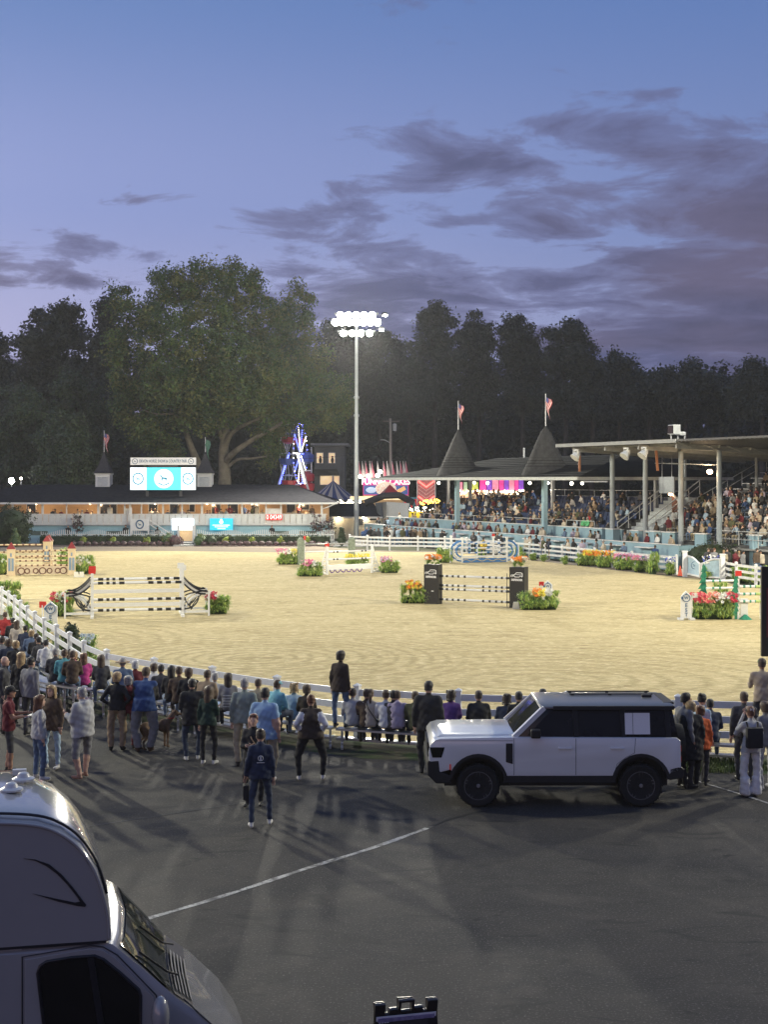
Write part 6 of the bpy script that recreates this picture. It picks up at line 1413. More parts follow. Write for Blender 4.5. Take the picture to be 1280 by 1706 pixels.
    leg = (nm == 'thigh') | (nm == 'shin'); mi[leg] = 2
    if short: mi[(nm == 'shin')] = 0; mi[(nm == 'shin') & (tt < short)] = 2
    mi[nm == 'foot'] = 3; mi[(nm == 'shin') & (tt > .95) & (C[:, 2] < .12)] = 3
    if not p.get('sit'):
        lo = C[:, 2] < pel.z-hem+.004; mi[(nm == 'torso') & lo] = 2; rad = np.hypot(C[:, 0]-pel.x, C[:, 1]-pel.y)
        mi[(nm == 'thigh') & (C[:, 2] > pel.z-hem) & (D.min(0) > -5)] = 1
        if p.get('skirt'): mi[(C[:, 2] < pel.z-hem) & (C[:, 2] > p['skirt']-.01) & ((nm == 'thigh') | (nm == 'shin') | (nm == 'torso'))] = 2
    else: mi[(nm == 'torso') & (C[:, 2] < pel.z-.03)] = 2; mi[(nm == 'thigh') & (tt < .12) & (C[:, 2] > pel.z+.02)] = 1
    me2.materials.clear()
    for _ in range(5): me2.materials.append(SKIN['light'])
    me2.polygons.foreach_set('material_index', mi.astype(np.int32)); me2.polygons.foreach_set('use_smooth', np.ones(n, bool))
    # cloth folds: small displacement along normals
    vn = len(me2.vertices); co = np.empty(vn*3); me2.vertices.foreach_get('co', co); co = co.reshape(-1, 3); no = np.empty(vn*3); me2.vertex_normals.foreach_get('vector', no); no = no.reshape(-1, 3)
    sd = p.get('seed', 1)*1.7; w = .0045*np.sin(co[:, 2]*46+co[:, 0]*22+sd)+.0035*np.sin(co[:, 0]*60-co[:, 2]*35+co[:, 1]*30+sd*2)
    w *= np.clip((nk.z-.04-co[:, 2])*12, 0, 1)*(co[:, 2] > .12); co = co+no*w[:, None]; me2.vertices.foreach_set('co', co.reshape(-1)); me2.update()
    return me2, J
def hand_mesh(mb, Wr, d, side, curl=.5):
    """five fingers from the end of the palm"""
    d = d.normalized(); x = d.cross(V(0, 1, 0) if abs(d.y) < .9 else V(0, 0, 1)).normalized(); nrm = x.cross(d)
    for i, l in enumerate((.062, .072, .068, .054)):
        b = Wr+d*.075+x*(.021-.014*i); m1 = b+d*l*.5+nrm*.004; m2 = m1+d*l*.35+nrm*(-.02*curl-.008); e = m2+d*l*.15+nrm*(-.03*curl)
        mb.path([b-d*.02, b, m1, m2, e], [.0095, .0095, .0085, .0075, .005], 5)
    b = Wr+d*.035+x*.026*side; mb.path([b-x*.01*side, b+x*.02*side+d*.02, b+x*.028*side+d*.045-nrm*.01], [.012, .0105, .007], 5)
def hair_mesh(J, style, seed=1, sit=False):
    hd, nk = J['head'], J['neck']; mb = MB(); c = hd+V(0, -.012, .028)
    nu, nv = 16, 10; vs = []; fs = []
    L = {'short': -.085, 'bob': -.12, 'long': -.30, 'verylong': -.40, 'pony': -.075, 'bun': -.075, 'bald': .2, 'curly': -.13}[style]
    w = {'short': 1.07, 'bob': 1.30, 'long': 1.28, 'verylong': 1.28, 'pony': 1.12, 'bun': 1.09, 'bald': 1, 'curly': 1.32}[style]
    for j in range(nv+1):
        for i in range(nu):
            a = 2*PI*i/nu; fr = math.sin(a)   # +1 in front
            zend = (L if fr < .05 else (.035 if fr > .55 else (max(L, -.03) if fr > .3 else L*.6))); ztop = .092
            u = j/nv; z = ztop+(zend-ztop)*u; zz = z
            if z > 0: r = math.sqrt(max(0, 1-(z/.108)**2))*.97+.03*(j > 0)
            else: r = 1-.15*min(1, -z/.12)+(.10 if z < -.12 else 0)+.04*math.sin(i*3+seed)*min(1, -z*6)
            if j == 0: r = .12
            wob = 1+.035*math.sin(i*5+seed*3+j*1.3)
            back = -.02*min(1, max(0, -z*8)) if fr < 0 else 0
            vs.append(c+V(.080*w*r*math.cos(a)*wob, .097*w*r*fr*wob+back, z+.028))
    for j in range(nv):
        for i in range(nu): fs.append((j*nu+i, (j+1)*nu+i, (j+1)*nu+(i+1) % nu, j*nu+(i+1) % nu))
    fs.append(tuple(range(nu))); mb.add(vs, fs)
    if style == 'pony': mb.path([c+V(0, -.10, .03), c+V(0, -.15, -.0), c+V(0, -.14, -.12), c+V(0, -.11, -.22)], [.03, .036, .032, .012], 7)
    if style == 'bun': mb.ell(c+V(0, -.06, .10), (.045, .045, .04))
    if style == 'curly':
        rg = random.Random(seed)
        for _ in range(26): a = rg.uniform(PI*.95, PI*2.05); z = rg.uniform(-.15, .09); mb.ell(c+V(.09*math.cos(a), .10*math.sin(a), z+.03), (.028, .028, .028), 6, 4)
    return mb
def cap_mesh(J, brim=True, hat=False):
    hd = J['head']; mb = MB(); c = hd+V(0, 0, .045)
    mb.lathe([(.088, -.005), (.090, .03), (.078, .065), (.045, .085), (.01, .09)], c, 14, Matrix.Diagonal((1, 1.14, 1)))
    if hat: mb.lathe([(.19, -.008), (.185, .008), (.085, .012)], c, 18, Matrix.Diagonal((1, 1.1, 1)))
    elif brim:
        n = 7; a = [c+V(.075*math.cos(PI*i/(n-1)), .085+.075*math.sin(PI*i/(n-1)), .0) for i in range(n)]; b = [v-V(0, 0, .012) for v in a]
        mb.add(a+b, [tuple(range(n)), tuple(range(2*n-1, n-1, -1))]+[(i, n+i, n+i+1, i+1) for i in range(n-1)]+[(0, n-1, 2*n-1, n)])
    return mb
def face_marks(J):
    hd = J['head']; m1 = MB(); 
    for s in (-1, 1): m1.ell(hd+V(.030*s, .088, .018), (.012, .008, .007), 6, 5)
    m1.ell(hd+V(0, .086, -.045), (.022, .008, .006), 6, 4)
    for s in (-1, 1): m1.cbox(hd+V(.030*s, .090, .038), (.028, .006, .005))
    return m1
EYE = mat('eye_and_brow', (.05, .025, .02), .4)
PC = [0]
def person(px, py, label, top='black', bot='darkdenim', hair='brown', style='short', skin='light', shoes='white', ht=1.72, face=0, z0=0.0, Y=None, cat='person', vox=.024, group=None, extra=None, coat=.012, **k):
    """feet (or seat) drawn at the photograph's point; face = heading in degrees, 0 looks away from the camera, + turns left"""
    g = G(px, py) if Y is None else V(GX(px, Y), Y, 0); g.z = z0
    PC[0] += 1; k['seed'] = PC[0]; k['coat'] = coat
    me, J = figure(k, vox); o = link('person', me, None, g); o.rotation_euler = (0, 0, math.radians(face)); s = ht/1.72; o.scale = (s, s, s)
    tag(o, label, cat, group)
    me.materials[0] = SKIN[skin]; me.materials[1] = CLO[top]; me.materials[2] = CLO[bot] if bot in CLO else SKIN[skin]; me.materials[3] = SHOE[shoes]; me.materials[4] = CLO[k.get('sleeve', 'white')]
    if style and style != 'bald': part('hair', hair_mesh(J, style, PC[0]), HAIR[hair], o, smooth=True)
    if vox < .03:
        for kk, sd in (('L', 1), ('R', -1)):
            mb = MB(); hand_mesh(mb, J['wr'+kk], J['wr'+kk]-J['el'+kk], sd); part('fingers', mb, SKIN[skin], o, smooth=True)
    if 90 < (face % 360) < 270 or abs((face+180) % 360-180) > 50: part('face_features', face_marks(J), EYE, o)
    if k.get('cap'): part('cap', cap_mesh(J, True, k.get('hat', False)), CLO[k['cap']], o, smooth=True)
    if extra: extra(o, J)
    return o
# ---- details worn or carried
def backpack(o, J):
    n = J['neck']; part('backpack', MB().box(n.x-.16, n.x+.16, -.27, -.13, n.z-.48, n.z-.08), CLO['black'], o, bevel=.03, angle=.8)
    for s in (-1, 1): part('strap', MB().path([(.10*s, -.13, n.z-.10), (.11*s, -.08, n.z+.0), (.11*s, .06, n.z-.03), (.12*s, .14, n.z-.15), (.15*s, .02, n.z-.40)], .018, 4), CLO['black'], o)
def strap(col):
    def f(o, J):
        n = J['neck']; part('bag_strap', MB().path([(.10, .02, n.z+.01), (.02, .155, n.z-.16), (-.12, .16, n.z-.36), (-.19, .03, n.z-.52), (-.10, -.15, n.z-.36), (.05, -.15, n.z-.12), (.10, -.02, n.z+.01)], .014, 4, True), CLO[col], o)
    return f
def backstrap(o, J):
    n = J['neck']; part('bag_strap', MB().path([(-.10, .0, n.z+.02), (-.05, -.14, n.z-.12), (.10, -.15, n.z-.34), (.18, -.02, n.z-.45)], .014, 4), CLO['black'], o)
def phone(o, J):
    w = J['wrR']; part('phone', MB().cbox(w+V(-.02, .09, .05), (.075, .01, .15), rx=-.3), BLACK, o)
    part('phone_screen', MB().cbox(w+V(-.02, .083, .052), (.066, .003, .13), rx=-.3), mat('phone_screen', (.5, .6, .75), .3, emit=.5), o)
def paper(o, J):
    w = J['wrR']; part('paper', MB().cbox(w+V(-.05, .12, .02), (.22, .28, .003), rx=.3), WHITE, o)
def handbag(o, J):
    w = J['wrL']; part('handbag', MB().box(w.x-.05, w.x+.05, w.y-.12, w.y+.14, w.z-.42, w.z-.16), CLO['black'], o, bevel=.02); part('handbag_strap', MB().path([(w.x, w.y-.09, w.z-.17), (w.x, w.y, w.z-.0), (w.x, w.y+.11, w.z-.17)], .008, 4), CLO['black'], o)
def sunglasses_top(o, J): 
    h = J['head']; part('sunglasses', MB().cbox(h+V(0, .06, .112), (.13, .025, .02)), BLACK, o)
def stripes_back(o, J):
    n = J['neck']
    for k in range(5): part('stripe', MB().path([(x, -.128-.03*math.cos(x*8), n.z-.20-.065*k) for x in (-.12, -.06, 0, .06, .12)], .010, 4), CLO['lightgrey'], o)
def emblem_back(o, J):
    n = J['neck']; part('back_emblem', MB().ring((0, -.152, n.z-.2), .045, .005, 'Y', 18, 4).box(-.012, .012, -.155, -.15, n.z-.235, n.z-.165).box(-.07, .07, -.155, -.15, n.z-.285, n.z-.275), WHITE, o)
def cap_letter(o, J):
    h = J['head']; t = lettering('N', .09, WHITE, o, h+V(0, -.103, .075), rot=(PI/2, 0, 0), bold=.006)
def lanyard(o, J): pass
# ------------------------------------------------------------------ benches along the near fence
def offset_curve(pts, d):
    out = []
    for i, p in enumerate(pts):
        a = pts[max(0, i-1)]; b = pts[min(len(pts)-1, i+1)]; t = (b-a).normalized(); n = V(t.y, -t.x, 0)
        if n.y > 0: n = -n
        if n.x > 0 and p.x < -6: n = -n
        if p.x < -3: n = V(-abs(t.y), -abs(t.x), 0)
        out.append(p+n*d)
    return out
NC = resample(near_c, .35)
def at_px(curve, px):
    """the nearest point of a curve whose picture column is px"""
    best = None
    for a, b in zip(curve, curve[1:]):
        fa, fb = a.x*F-(px-640)*a.y, b.x*F-(px-640)*b.y
        if fa*fb <= 0 and abs(fa-fb) > 1e-9:
            q = a.lerp(b, fa/(fa-fb))
            if best is None or q.y < best.y: best = q
    return best
ROWS = [(1.15, .45), (1.95, .63), (2.75, .82)]
CURV = [offset_curve(NC, d) for d, _ in ROWS]
FOOTC = [offset_curve(NC, d-.36) for d, _ in ROWS]
def bench(px0, px1, nrow, label):
    """low aluminium bleacher following the fence"""
    a0, b0 = at_px(CURV[0], px0), at_px(CURV[0], px1); t = thing('bleacher', label, 'bleacher', V(a0.x, a0.y, 0), 0, 'low bleachers along the near fence')
    def seg(c, z, w, nm, m):
        p, q = at_px(c, px0), at_px(c, px1)
        if p is None or q is None: return
        L = (q-p).length; n = max(1, round(L/3.2)); prev = p
        for i in range(n):
            e = at_px(c, px0+(px1-px0)*(i+1)/n)
            if e is None: continue
            d = (e-prev).normalized(); wpart(nm, MB().bar(prev+d*.01+V(0, 0, z), e-d*.01+V(0, 0, z), w, .045), m, t); prev = e
    for k in range(nrow):
        z = ROWS[k][1]; seg(CURV[k], z-.022, .26, 'seat_plank', ALU)
        if k or nrow == 1 or True: seg(FOOTC[k], max(.14, z-.36), .24, 'foot_plank', ALU)
    n = max(2, round((b0-a0).length/1.9)+1)
    for i in range(n):
        px = px0+(px1-px0)*(i+.06)/(n-.88); p = at_px(CURV[0], px); q = at_px(CURV[nrow-1], px)
        if p is None or q is None: continue
        if nrow == 1: dd = V(-p.x*0, 1, 0); q = p
        d = (at_px(CURV[0], px)-at_px(FOOTC[0], px)).normalized()
        f0 = p-d*.62; q2 = q+d*.35; mb = MB()
        mb.bar(f0+V(0, 0, .05), q2+V(0, 0, .05), .05)
        for k in range(nrow):
            c = at_px(CURV[k], px); z = ROWS[k][1]; mb.bar(c+V(0, 0, .05), c+V(0, 0, z-.045), .05); mb.bar(c-d*.55+V(0, 0, max(.11, z-.38)), c+d*.12+V(0, 0, max(.11, z-.38)), .045); mb.bar(c-d*.14+V(0, 0, z-.06), c+d*.14+V(0, 0, z-.06), .045); mb.bar(c+V(0, 0, z-.08), c-d*.45+V(0, 0, .06), .035)
        wpart('frame', mb, ALU, t)
    return t
bench(-40, 152, 3, 'three-row bleacher running along the near fence at the left edge')
bench(168, 300, 2, 'two-row bleacher behind the man in the blue vest')
bench(318, 432, 2, 'two-row bleacher under the woman in the striped top')
bench(452, 556, 1, 'low bench between the light-blue shirt and the standing dark-haired woman')
bench(562, 712, 1, 'long low bench with white-clad spectators left of the parked car')
bench(725, 960, 1, 'low bench mostly hidden behind the parked white car')
bench(1138, 1232, 1, 'low bench right of the parked white car')

# ------------------------------------------------------------------ spectators on this side
def sit(px, ytop, label, row=None, ht=1.62, **k):
    best = None
    for i, c in enumerate(CURV):
        if row is not None and i != row: continue
        p = at_px(c, px)
        if p is None: continue
        zt = GZ(ytop, p.y); e = abs(zt-ROWS[i][1]-.93*ht/1.72)
        if best is None or e < best[0]: best = (e, i, p)
    e, i, p = best; s = ht/1.72; zs = ROWS[i][1]
    kk = dict(arms='lap', sit=True, seat_z=.46, vox=.03, lean=.12, face=0, girth=1.05); kk.update(k)
    f = kk.pop('face')
    t = at_px(FOOTC[i], px)-p; base = math.degrees(math.atan2(-t.x, t.y)) if t.length > 1e-3 else 0
    kk['seat_z'] = .46/s
    return person(px, 0, label, Y=p.y, z0=zs-.46, ht=ht, face=base+f, group='spectators seated along the near fence', **kk)
# standing, from the left
P = person
P(14, 1288, 'man in maroon tee and dark cap reading a paper at the left edge', 'maroon', 'charcoal', 'black', 'short', 'tan', 'black', 1.74, -78, arms='forward', shorts=.15, long=False, cap='black', extra=paper, coat=.006)
P(64, 1300, 'woman with long auburn hair in a flowered grey jacket and jeans, facing right', 'lightgrey', 'denim', 'auburn', 'long', 'light', 'white', 1.66, -58, arms='down', fem=True, girth=1.12)
P(86, 1281, 'blonde woman in a brown sweater and pale jeans, turned towards the camera', 'brown', 'lightblue', 'blond', 'long', 'light', 'white', 1.70, 160, arms=('down', 'phone'), fem=True, girth=1.05, hem=.12, coat=.022)
P(137, 1297, 'grey-haired man in a pale grey hoodie, shorts and flip-flops, seen from the side', 'lightgrey', 'grey', 'grey', 'short', 'light', 'skin', 1.78, 62, arms='phone', girth=1.35, belly=1.25, shorts=.12, hood=True, coat=.03, hem=.10, legw=(.085, .066, .042))
P(50, 1226, 'tall man in a blue-grey sweatshirt standing behind the group at the left', 'grey', 'charcoal', 'black', 'short', 'light', 'black', 1.80, -35, girth=1.1, coat=.02)
P(34, 1208, 'blonde woman in a long black coat at the left', 'black', 'black', 'blond', 'long', 'light', 'black', 1.74, -10, fem=True, hem=.25, flare=.03)
P(5, 1222, 'bald man in a dark grey top at the left edge', 'charcoal', 'charcoal', 'grey', 'bald', 'light', 'black', 1.80, -80, girth=1.2)
P(194, 1251, 'blonde woman in a black jacket and tan trousers with hands at her sides', 'black', 'tan', 'blond', 'bob', 'light', 'black', 1.70, -4, fem=True, arms='hips', legw=(.10, .085, .07), hem=.02)
P(213, 1249, 'person in patterned maroon trousers half hidden behind the man in the blue vest', 'maroon', 'maroon', 'grey', 'bob', 'light', 'black', 1.60, 5, fem=True)
P(240, 1253, 'broad man in a blue quilted vest and grey trousers leaning forward', 'blue', 'grey', 'brown', 'short', 'light', 'brown', 1.80, -2, girth=1.4, lean=.22, arms='phone', vest=True, sleeve='black', legw=(.095, .08, .07), nod=1)
P(320, 1267, 'person in a black jacket and jeans with a white knitted cap', 'black', 'darkdenim', 'black', 'short', 'light', 'white', 1.70, 12, girth=1.15, cap='white', coat=.03, hem=.16, arms='phone')
P(347, 1274, 'woman with long brown hair, dark green top and black leggings holding a phone', 'darkgreen', 'black', 'brown', 'verylong', 'light', 'white', 1.62, -14, fem=True, arms=('down', 'phone'), extra=phone, hem=.04)
P(407, 1277, 'older man in a grey-green shirt and khaki trousers, grey hair', 'sagegrey', 'khaki', 'grey', 'short', 'light', 'black', 1.80, -6, girth=1.1, legw=(.09, .075, .065))
P(441, 1303, 'man in a light-blue shirt and khaki trousers behind the woman in navy', 'skyblue', 'khaki', 'black', 'short', 'light', 'white', 1.82, -14, girth=1.28, coat=.02, hem=.12, long=False)
P(423, 1343, 'red-haired woman in a black sweater facing the camera with a tan bag strap', 'black', 'black', 'red', 'short', 'light', 'black', 1.66, 176, fem=True, arms='cross', girth=1.1, extra=lambda o, J: (strap('tan')(o, J), sunglasses_top(o, J)))
P(434, 1377, 'woman in a navy jacket with a round white emblem on the back, nearest the camera', 'navy', 'darkdenim', 'darkbrown', 'bun', 'light', 'white', 1.64, 6, fem=True, stride=.10, spread=.15, arms=('bag', 'down'), collar=True, extra=lambda o, J: (handbag(o, J), emblem_back(o, J)), coat=.022, vox=.02)
P(518, 1300, 'broad woman in a brown vest with white sleeves and black leggings', 'darkbrown', 'black', 'auburn', 'bun', 'light', 'white', 1.66, 2, fem=True, girth=1.42, arms='hips', spread=.22, vest=True, sleeve='white', coat=.02, legw=(.09, .062, .045))
P(567, 0, 'dark-haired woman in a brown jacket and jeans standing up on the bench', 'darkbrown', 'denim', 'darkbrown', 'bob', 'light', 'black', 1.68, -28, z0=.45, Y=at_px(CURV[0], 567).y, fem=True, girth=1.1, hem=.10)
P(714, 1289, 'man in a black jacket and peaked cap standing in front of the parked car', 'black', 'black', 'black', 'short', 'light', 'black', 1.84, -12, girth=1.15, cap='black', coat=.03, hem=.12)
P(1152, 1314, 'person in a long black coat with fair hair behind the rear of the white car', 'black', 'black', 'blond', 'bob', 'light', 'black', 1.66, 5, fem=True, girth=1.15, hem=.35, flare=.03, coat=.03)
P(1168, 1311, 'person in an orange jacket half hidden beside the long black coat', 'orange', 'charcoal', 'auburn', 'bob', 'light', 'black', 1.55, 8, fem=True, girth=1.1, hem=.12)
P(1142, 1312, 'dark-haired man looking right behind the rear of the white car', 'grey', 'charcoal', 'black', 'short', 'tan', 'black', 1.80, -70, girth=1.1)
P(1163, 1304, 'woman with tied dark hair and pale blue top leaning right behind the white car', 'lightblue', 'charcoal', 'black', 'bun', 'light', 'black', 1.70, -45, fem=True, lean=.3)
P(1252, 1327, 'woman in white with a black backpack and a dark cap lettered N', 'lightgrey', 'white', 'auburn', 'short', 'light', 'white', 1.66, 4, fem=True, arms='face', cap='black', cuff=.05, legw=(.09, .08, .07), extra=lambda o, J: (backpack(o, J), cap_letter(o, J)))
P(1277, 1315, 'person in a grey top cut by the right edge of the photograph', 'grey', 'lightgrey', 'brown', 'bob', 'light', 'white', 1.66, 20, fem=True)
P(1241, 1300, 'spectator with a dark scarf standing just left of the woman with the backpack', 'charcoal', 'charcoal', 'brown', 'short', 'light', 'black', 1.72, -6)
P(1271, 0, 'spectator in a green cap and beige jacket leaning on the fence at the right edge', 'beige', 'charcoal', 'brown', 'short', 'tan', 'black', 1.76, -10, Y=at_px(NC, 1271).y-.35, z0=.35, cap='green', lean=.1, arms='forward')
# seated
S = sit
SEATED = [
 (8, 1031, 'in a red top at the far left end of the fence', dict(top='red', hair='brown')),
 (21, 1022, 'with a dark head far back at the left end of the fence', dict(top='black', hair='black')),
 (27, 1030, 'with long brown hair and a striped cream sweater', dict(top='cream', hair='brown', style='long', fem=True)),
 (42, 1048, 'bending forward in navy with dark hair near the fence posts', dict(top='navy', hair='black', lean=.45)),
 (52, 1060, 'in a faded blue jacket behind the one in navy', dict(top='denim', hair='blond', style='bob')),
 (60, 1060, 'a man in a black jacket left of the white hoodie', dict(top='black', hair='darkbrown')),
 (68, 1062, 'a dark-haired man looking left beside the black jacket', dict(top='charcoal', hair='black', face=40)),
 (76, 1070, 'in a white hooded sweatshirt by the near fence', dict(top='white', hair='black', hood=True)),
 (92, 1091, 'low in front of the white hoodie in dark grey', dict(top='charcoal', hair='grey')),
 (110, 1092, 'with dark curly hair in a navy top beside the pink top', dict(top='navy', hair='darkbrown', style='curly')),
 (123, 1094, 'a blonde in a pink top near the bend of the fence', dict(top='pink', hair='blond', style='bob', fem=True)),
 (139, 1100, 'with long auburn hair in a magenta jacket', dict(top='magenta', hair='auburn', style='long', fem=True)),
 (107, 1118, 'in a dark shirt with pale green patches', dict(top='teal', hair='brown')),
 (120, 1140, 'low down in brown with a drink, behind the hoodie man', dict(top='brown', hair='brown')),
 (14, 1068, 'in navy with brown hair at the left edge, middle row', dict(top='navy', hair='brown', style='bob')),
 (26, 1088, 'a blonde in dark clothes at the left edge, back row', dict(top='black', hair='blond', style='bob')),
 (3, 1052, 'in a grey top cut by the left edge', dict(top='grey', hair='darkbrown')),
 (168, 1093, 'with very long brown hair in a dark plaid jacket', dict(top='charcoal', hair='brown', style='verylong', fem=True)),
 (204, 1098, 'in a straw hat and blue shirt', dict(top='denim', hair='grey', cap='tan', hat=True)),
 (225, 1106, 'with white-blond bobbed hair and a maroon top', dict(top='maroon', hair='white', style='bob', fem=True)),
 (256, 1107, 'with brown hair in a white tee shirt', dict(top='white', hair='brown', style='bob', fem=True)),
 (268, 1112, 'with a black head just right of the white tee shirt', dict(top='charcoal', hair='black')),
 (285, 1106, 'with long black hair and a black jacket', dict(top='black', hair='black', style='verylong', fem=True)),
 (298, 1113, 'with short brown hair squeezed between two dark jackets', dict(top='brown', hair='brown')),
 (314, 1114, 'with brown hair in a black top behind the white cap', dict(top='black', hair='brown', style='bob')),
 (342, 1108, 'a man in a tan jacket looking right', dict(top='tan', hair='brown', face=-25, girth=1.25)),
 (358, 1127, 'in a pale grey hood beside the tan jacket', dict(top='lightgrey', hair='grey')),
 (380, 1116, 'with long dark hair in a striped grey-blue top', dict(top='grey', hair='darkbrown', style='long', fem=True, extra=stripes_back)),
 (430, 1141, 'partly hidden behind the light-blue shirt', dict(top='khaki', hair='brown')),
 (457, 1134, 'in an aqua cap and teal shirt looking right', dict(top='aqua', hair='brown', cap='aqua', face=-40)),
 (490, 1144, 'with curly blond hair in a pale blue top', dict(top='lightblue', hair='blond', style='curly', fem=True)),
 (511, 1142, 'with brown hair in a dark brown jacket behind the broad woman', dict(top='darkbrown', hair='brown', style='bob', fem=True)),
 (588, 1157, 'in a light grey top right behind the standing woman', dict(top='lightgrey', hair='darkbrown')),
 (617, 1152, 'with tied brown hair and a beige sweater crossed by a black strap', dict(top='cream', hair='brown', style='pony', fem=True, extra=backstrap)),
 (611, 1158, 'mostly hidden left of the beige sweater', dict(top='brown', hair='brown', row=0)),
 (643, 1153, 'in a white cap and white top', dict(top='white', hair='brown', cap='white')),
 (662, 1154, 'in a lavender hooded sweatshirt', dict(top='lavender', hair='brown', hood=True, girth=1.2)),
 (656, 1156, 'with a dark head between white cap and lavender hood', dict(top='charcoal', hair='black')),
 (692, 1157, 'with brown hair in an olive vest beside the capped man', dict(top='olive', hair='brown')),
 (752, 1154, 'with curly dark hair in a purple jacket', dict(top='purple', hair='darkbrown', style='curly', fem=True)),
 (798, 1152, 'a bald-topped man in a broad black jacket', dict(top='black', hair='darkbrown', girth=1.3)),
 (845, 1166, 'in a dark blue jacket just above the car bonnet', dict(top='navy', hair='darkbrown', style='curly')),
 (865, 1153, 'a dark head in a knitted cap above the windscreen', dict(top='black', hair='black')),
 (905, 1150, 'a dark head above the front of the car roof', dict(top='charcoal', hair='black')),
 (1047, 1150, 'a dark head above the rear of the car roof', dict(top='charcoal', hair='black')),
 (1184, 1178, 'in a dark jacket bent forward right of the white car', dict(top='navy', hair='black', lean=.45, girth=1.2)),
]
for px, yt, lab, kw in SEATED:
    base = dict(bot=random.choice(['darkdenim', 'black', 'charcoal', 'denim']), shoes=random.choice(['white', 'black'])); base.update(kw); S(px, yt, 'seated spectator '+lab if not lab.startswith('a ') else lab[2:].capitalize()+', seated', **base)

# dog behind the blue vest
def dog():
    g = G(262, 1247); mb = MB(); D = lambda x, y, z: V(x, y, z)
    mb.ell(D(-.16, 0, .50), (.17, .105, .15), 10, 7); mb.ell(D(.12, 0, .52), (.22, .10, .125), 10, 7); mb.ell(D(.30, 0, .50), (.14, .10, .13), 10, 7)
    cone(mb, D(-.26, 0, .56), D(-.40, 0, .72), .08, .065); mb.ell(D(-.46, 0, .75), (.085, .065, .065)); cone(mb, D(-.50, 0, .73), D(-.61, 0, .70), .04, .028)
    for y in (-.065, .065):
        cone(mb, D(-.22, y, .44), D(-.23, y, .24), .048, .030); cone(mb, D(-.23, y, .24), D(-.22, y, .05), .028, .022); mb.ell(D(-.245, y, .03), (.045, .028, .028), 6, 5)
        cone(mb, D(.34, y, .46), D(.28, y, .30), .075, .045); cone(mb, D(.28, y, .30), D(.40, y, .20), .038, .026); cone(mb, D(.40, y, .20), D(.37, y, .05), .025, .022); mb.ell(D(.345, y, .03), (.045, .028, .028), 6, 5)
        mb.ell(D(-.43, y*.8, .80), (.03, .018, .05), 6, 5)
    cone(mb, D(.42, 0, .56), D(.60, 0, .40), .028, .014)
    me = mb.mesh('raw', SKIN['light']); ob = bpy.data.objects.new('raw', me); COL.objects.link(ob); m = ob.modifiers.new('r', 'REMESH'); m.mode = 'VOXEL'; m.voxel_size = .016; s = ob.modifiers.new('s', 'SMOOTH'); s.iterations = 2
    me2 = bpy.data.meshes.new_from_object(ob.evaluated_get(bpy.context.evaluated_depsgraph_get())); bpy.data.objects.remove(ob)
    me2.materials.clear(); me2.materials.append(mat('dog_coat', (.16, .10, .06), .8, .3, 10, bump=.4)); me2.polygons.foreach_set('use_smooth', [True]*len(me2.polygons)); me2.name = 'dog'
    o = tag(link('dog', me2, loc=g), 'brown short-haired dog standing behind the man in the blue vest', 'dog'); o.rotation_euler = (0, 0, math.radians(-140))
    part('collar', MB().ring((-.34, 0, .65), .08, .012, 'Z', 14, 4), CLO['red'], o)
    part('eyes', MB().ell((-.50, -.05, .775), (.01, .008, .01), 6, 4).ell((-.50, .05, .775), (.01, .008, .01), 6, 4).ell((-.615, 0, .71), (.015, .018, .014), 6, 4), BLACK, o)
dog()

# ------------------------------------------------------------------ crowd in the stands and along the far fence
def small_meshes():
    sits = []; stands = []
    for i, k in enumerate([dict(arms='lap'), dict(arms='cross', lean=.2), dict(arms='chin', lean=.35), dict(arms=('lap', 'phone')), dict(arms='lap', lean=.3, girth=1.25), dict(arms='cross', fem=True)]):
        me, J = figure(dict(sit=True, seat_z=.42, seed=i+50, coat=.02, **k), .048, 'seated_person'); sits.append(add_hair(me, J, ['short', 'long', 'short', 'bob', 'short', 'bob'][i], i))
    for i, k in enumerate([dict(arms='down'), dict(arms='cross'), dict(arms='phone', girth=1.2), dict(arms='hips', fem=True), dict(arms=('down', 'phone'), stride=.1)]):
        me, J = figure(dict(seed=i+70, coat=.02, **k), .05, 'standing_person'); stands.append(add_hair(me, J, ['short', 'short', 'short', 'long', 'bob'][i], i))
    return sits, stands
def add_hair(me, J, style, sd):
    """hair joined to the small figures (sixth material slot)"""
    bm = bmesh.new(); bm.from_mesh(me); h = MB(); hd = J['head']
    h.ell(hd+V(0, -.018, .035), (.092, .104, .100), 8, 6)
    if style in ('long', 'bob'): h.ell(hd+V(0, -.05, -.05 if style == 'bob' else -.12), (.085, .06, .12 if style == 'bob' else .18), 8, 6)
    vs = [bm.verts.new(v) for v in h.v]
    for f in h.f:
        nf = bm.faces.new([vs[i] for i in f]); nf.material_index = 5; nf.smooth = True
    bm.to_mesh(me); bm.free(); me.materials.append(HAIR['brown']); return me
SITS, STANDS = small_meshes()
TOPS = ['black', 'charcoal', 'grey', 'white', 'navy', 'beige', 'cream', 'maroon', 'blue', 'lightblue', 'brown', 'olive', 'lightgrey', 'tan', 'black', 'navy', 'denim', 'charcoal', 'cream', 'darkbrown', 'maroon', 'black', 'grey', 'lavender', 'khaki']
CNAMES = 0
CNAME = {'darkbrown': 'dark brown', 'lightgrey': 'pale grey', 'lightblue': 'light blue', 'charcoal': 'dark grey', 'denim': 'faded blue', 'brightgreen': 'bright green'}
HN = ['brown', 'black', 'blond', 'grey', 'darkbrown', 'auburn', 'brown', 'darkbrown']
rc = random.Random(7)
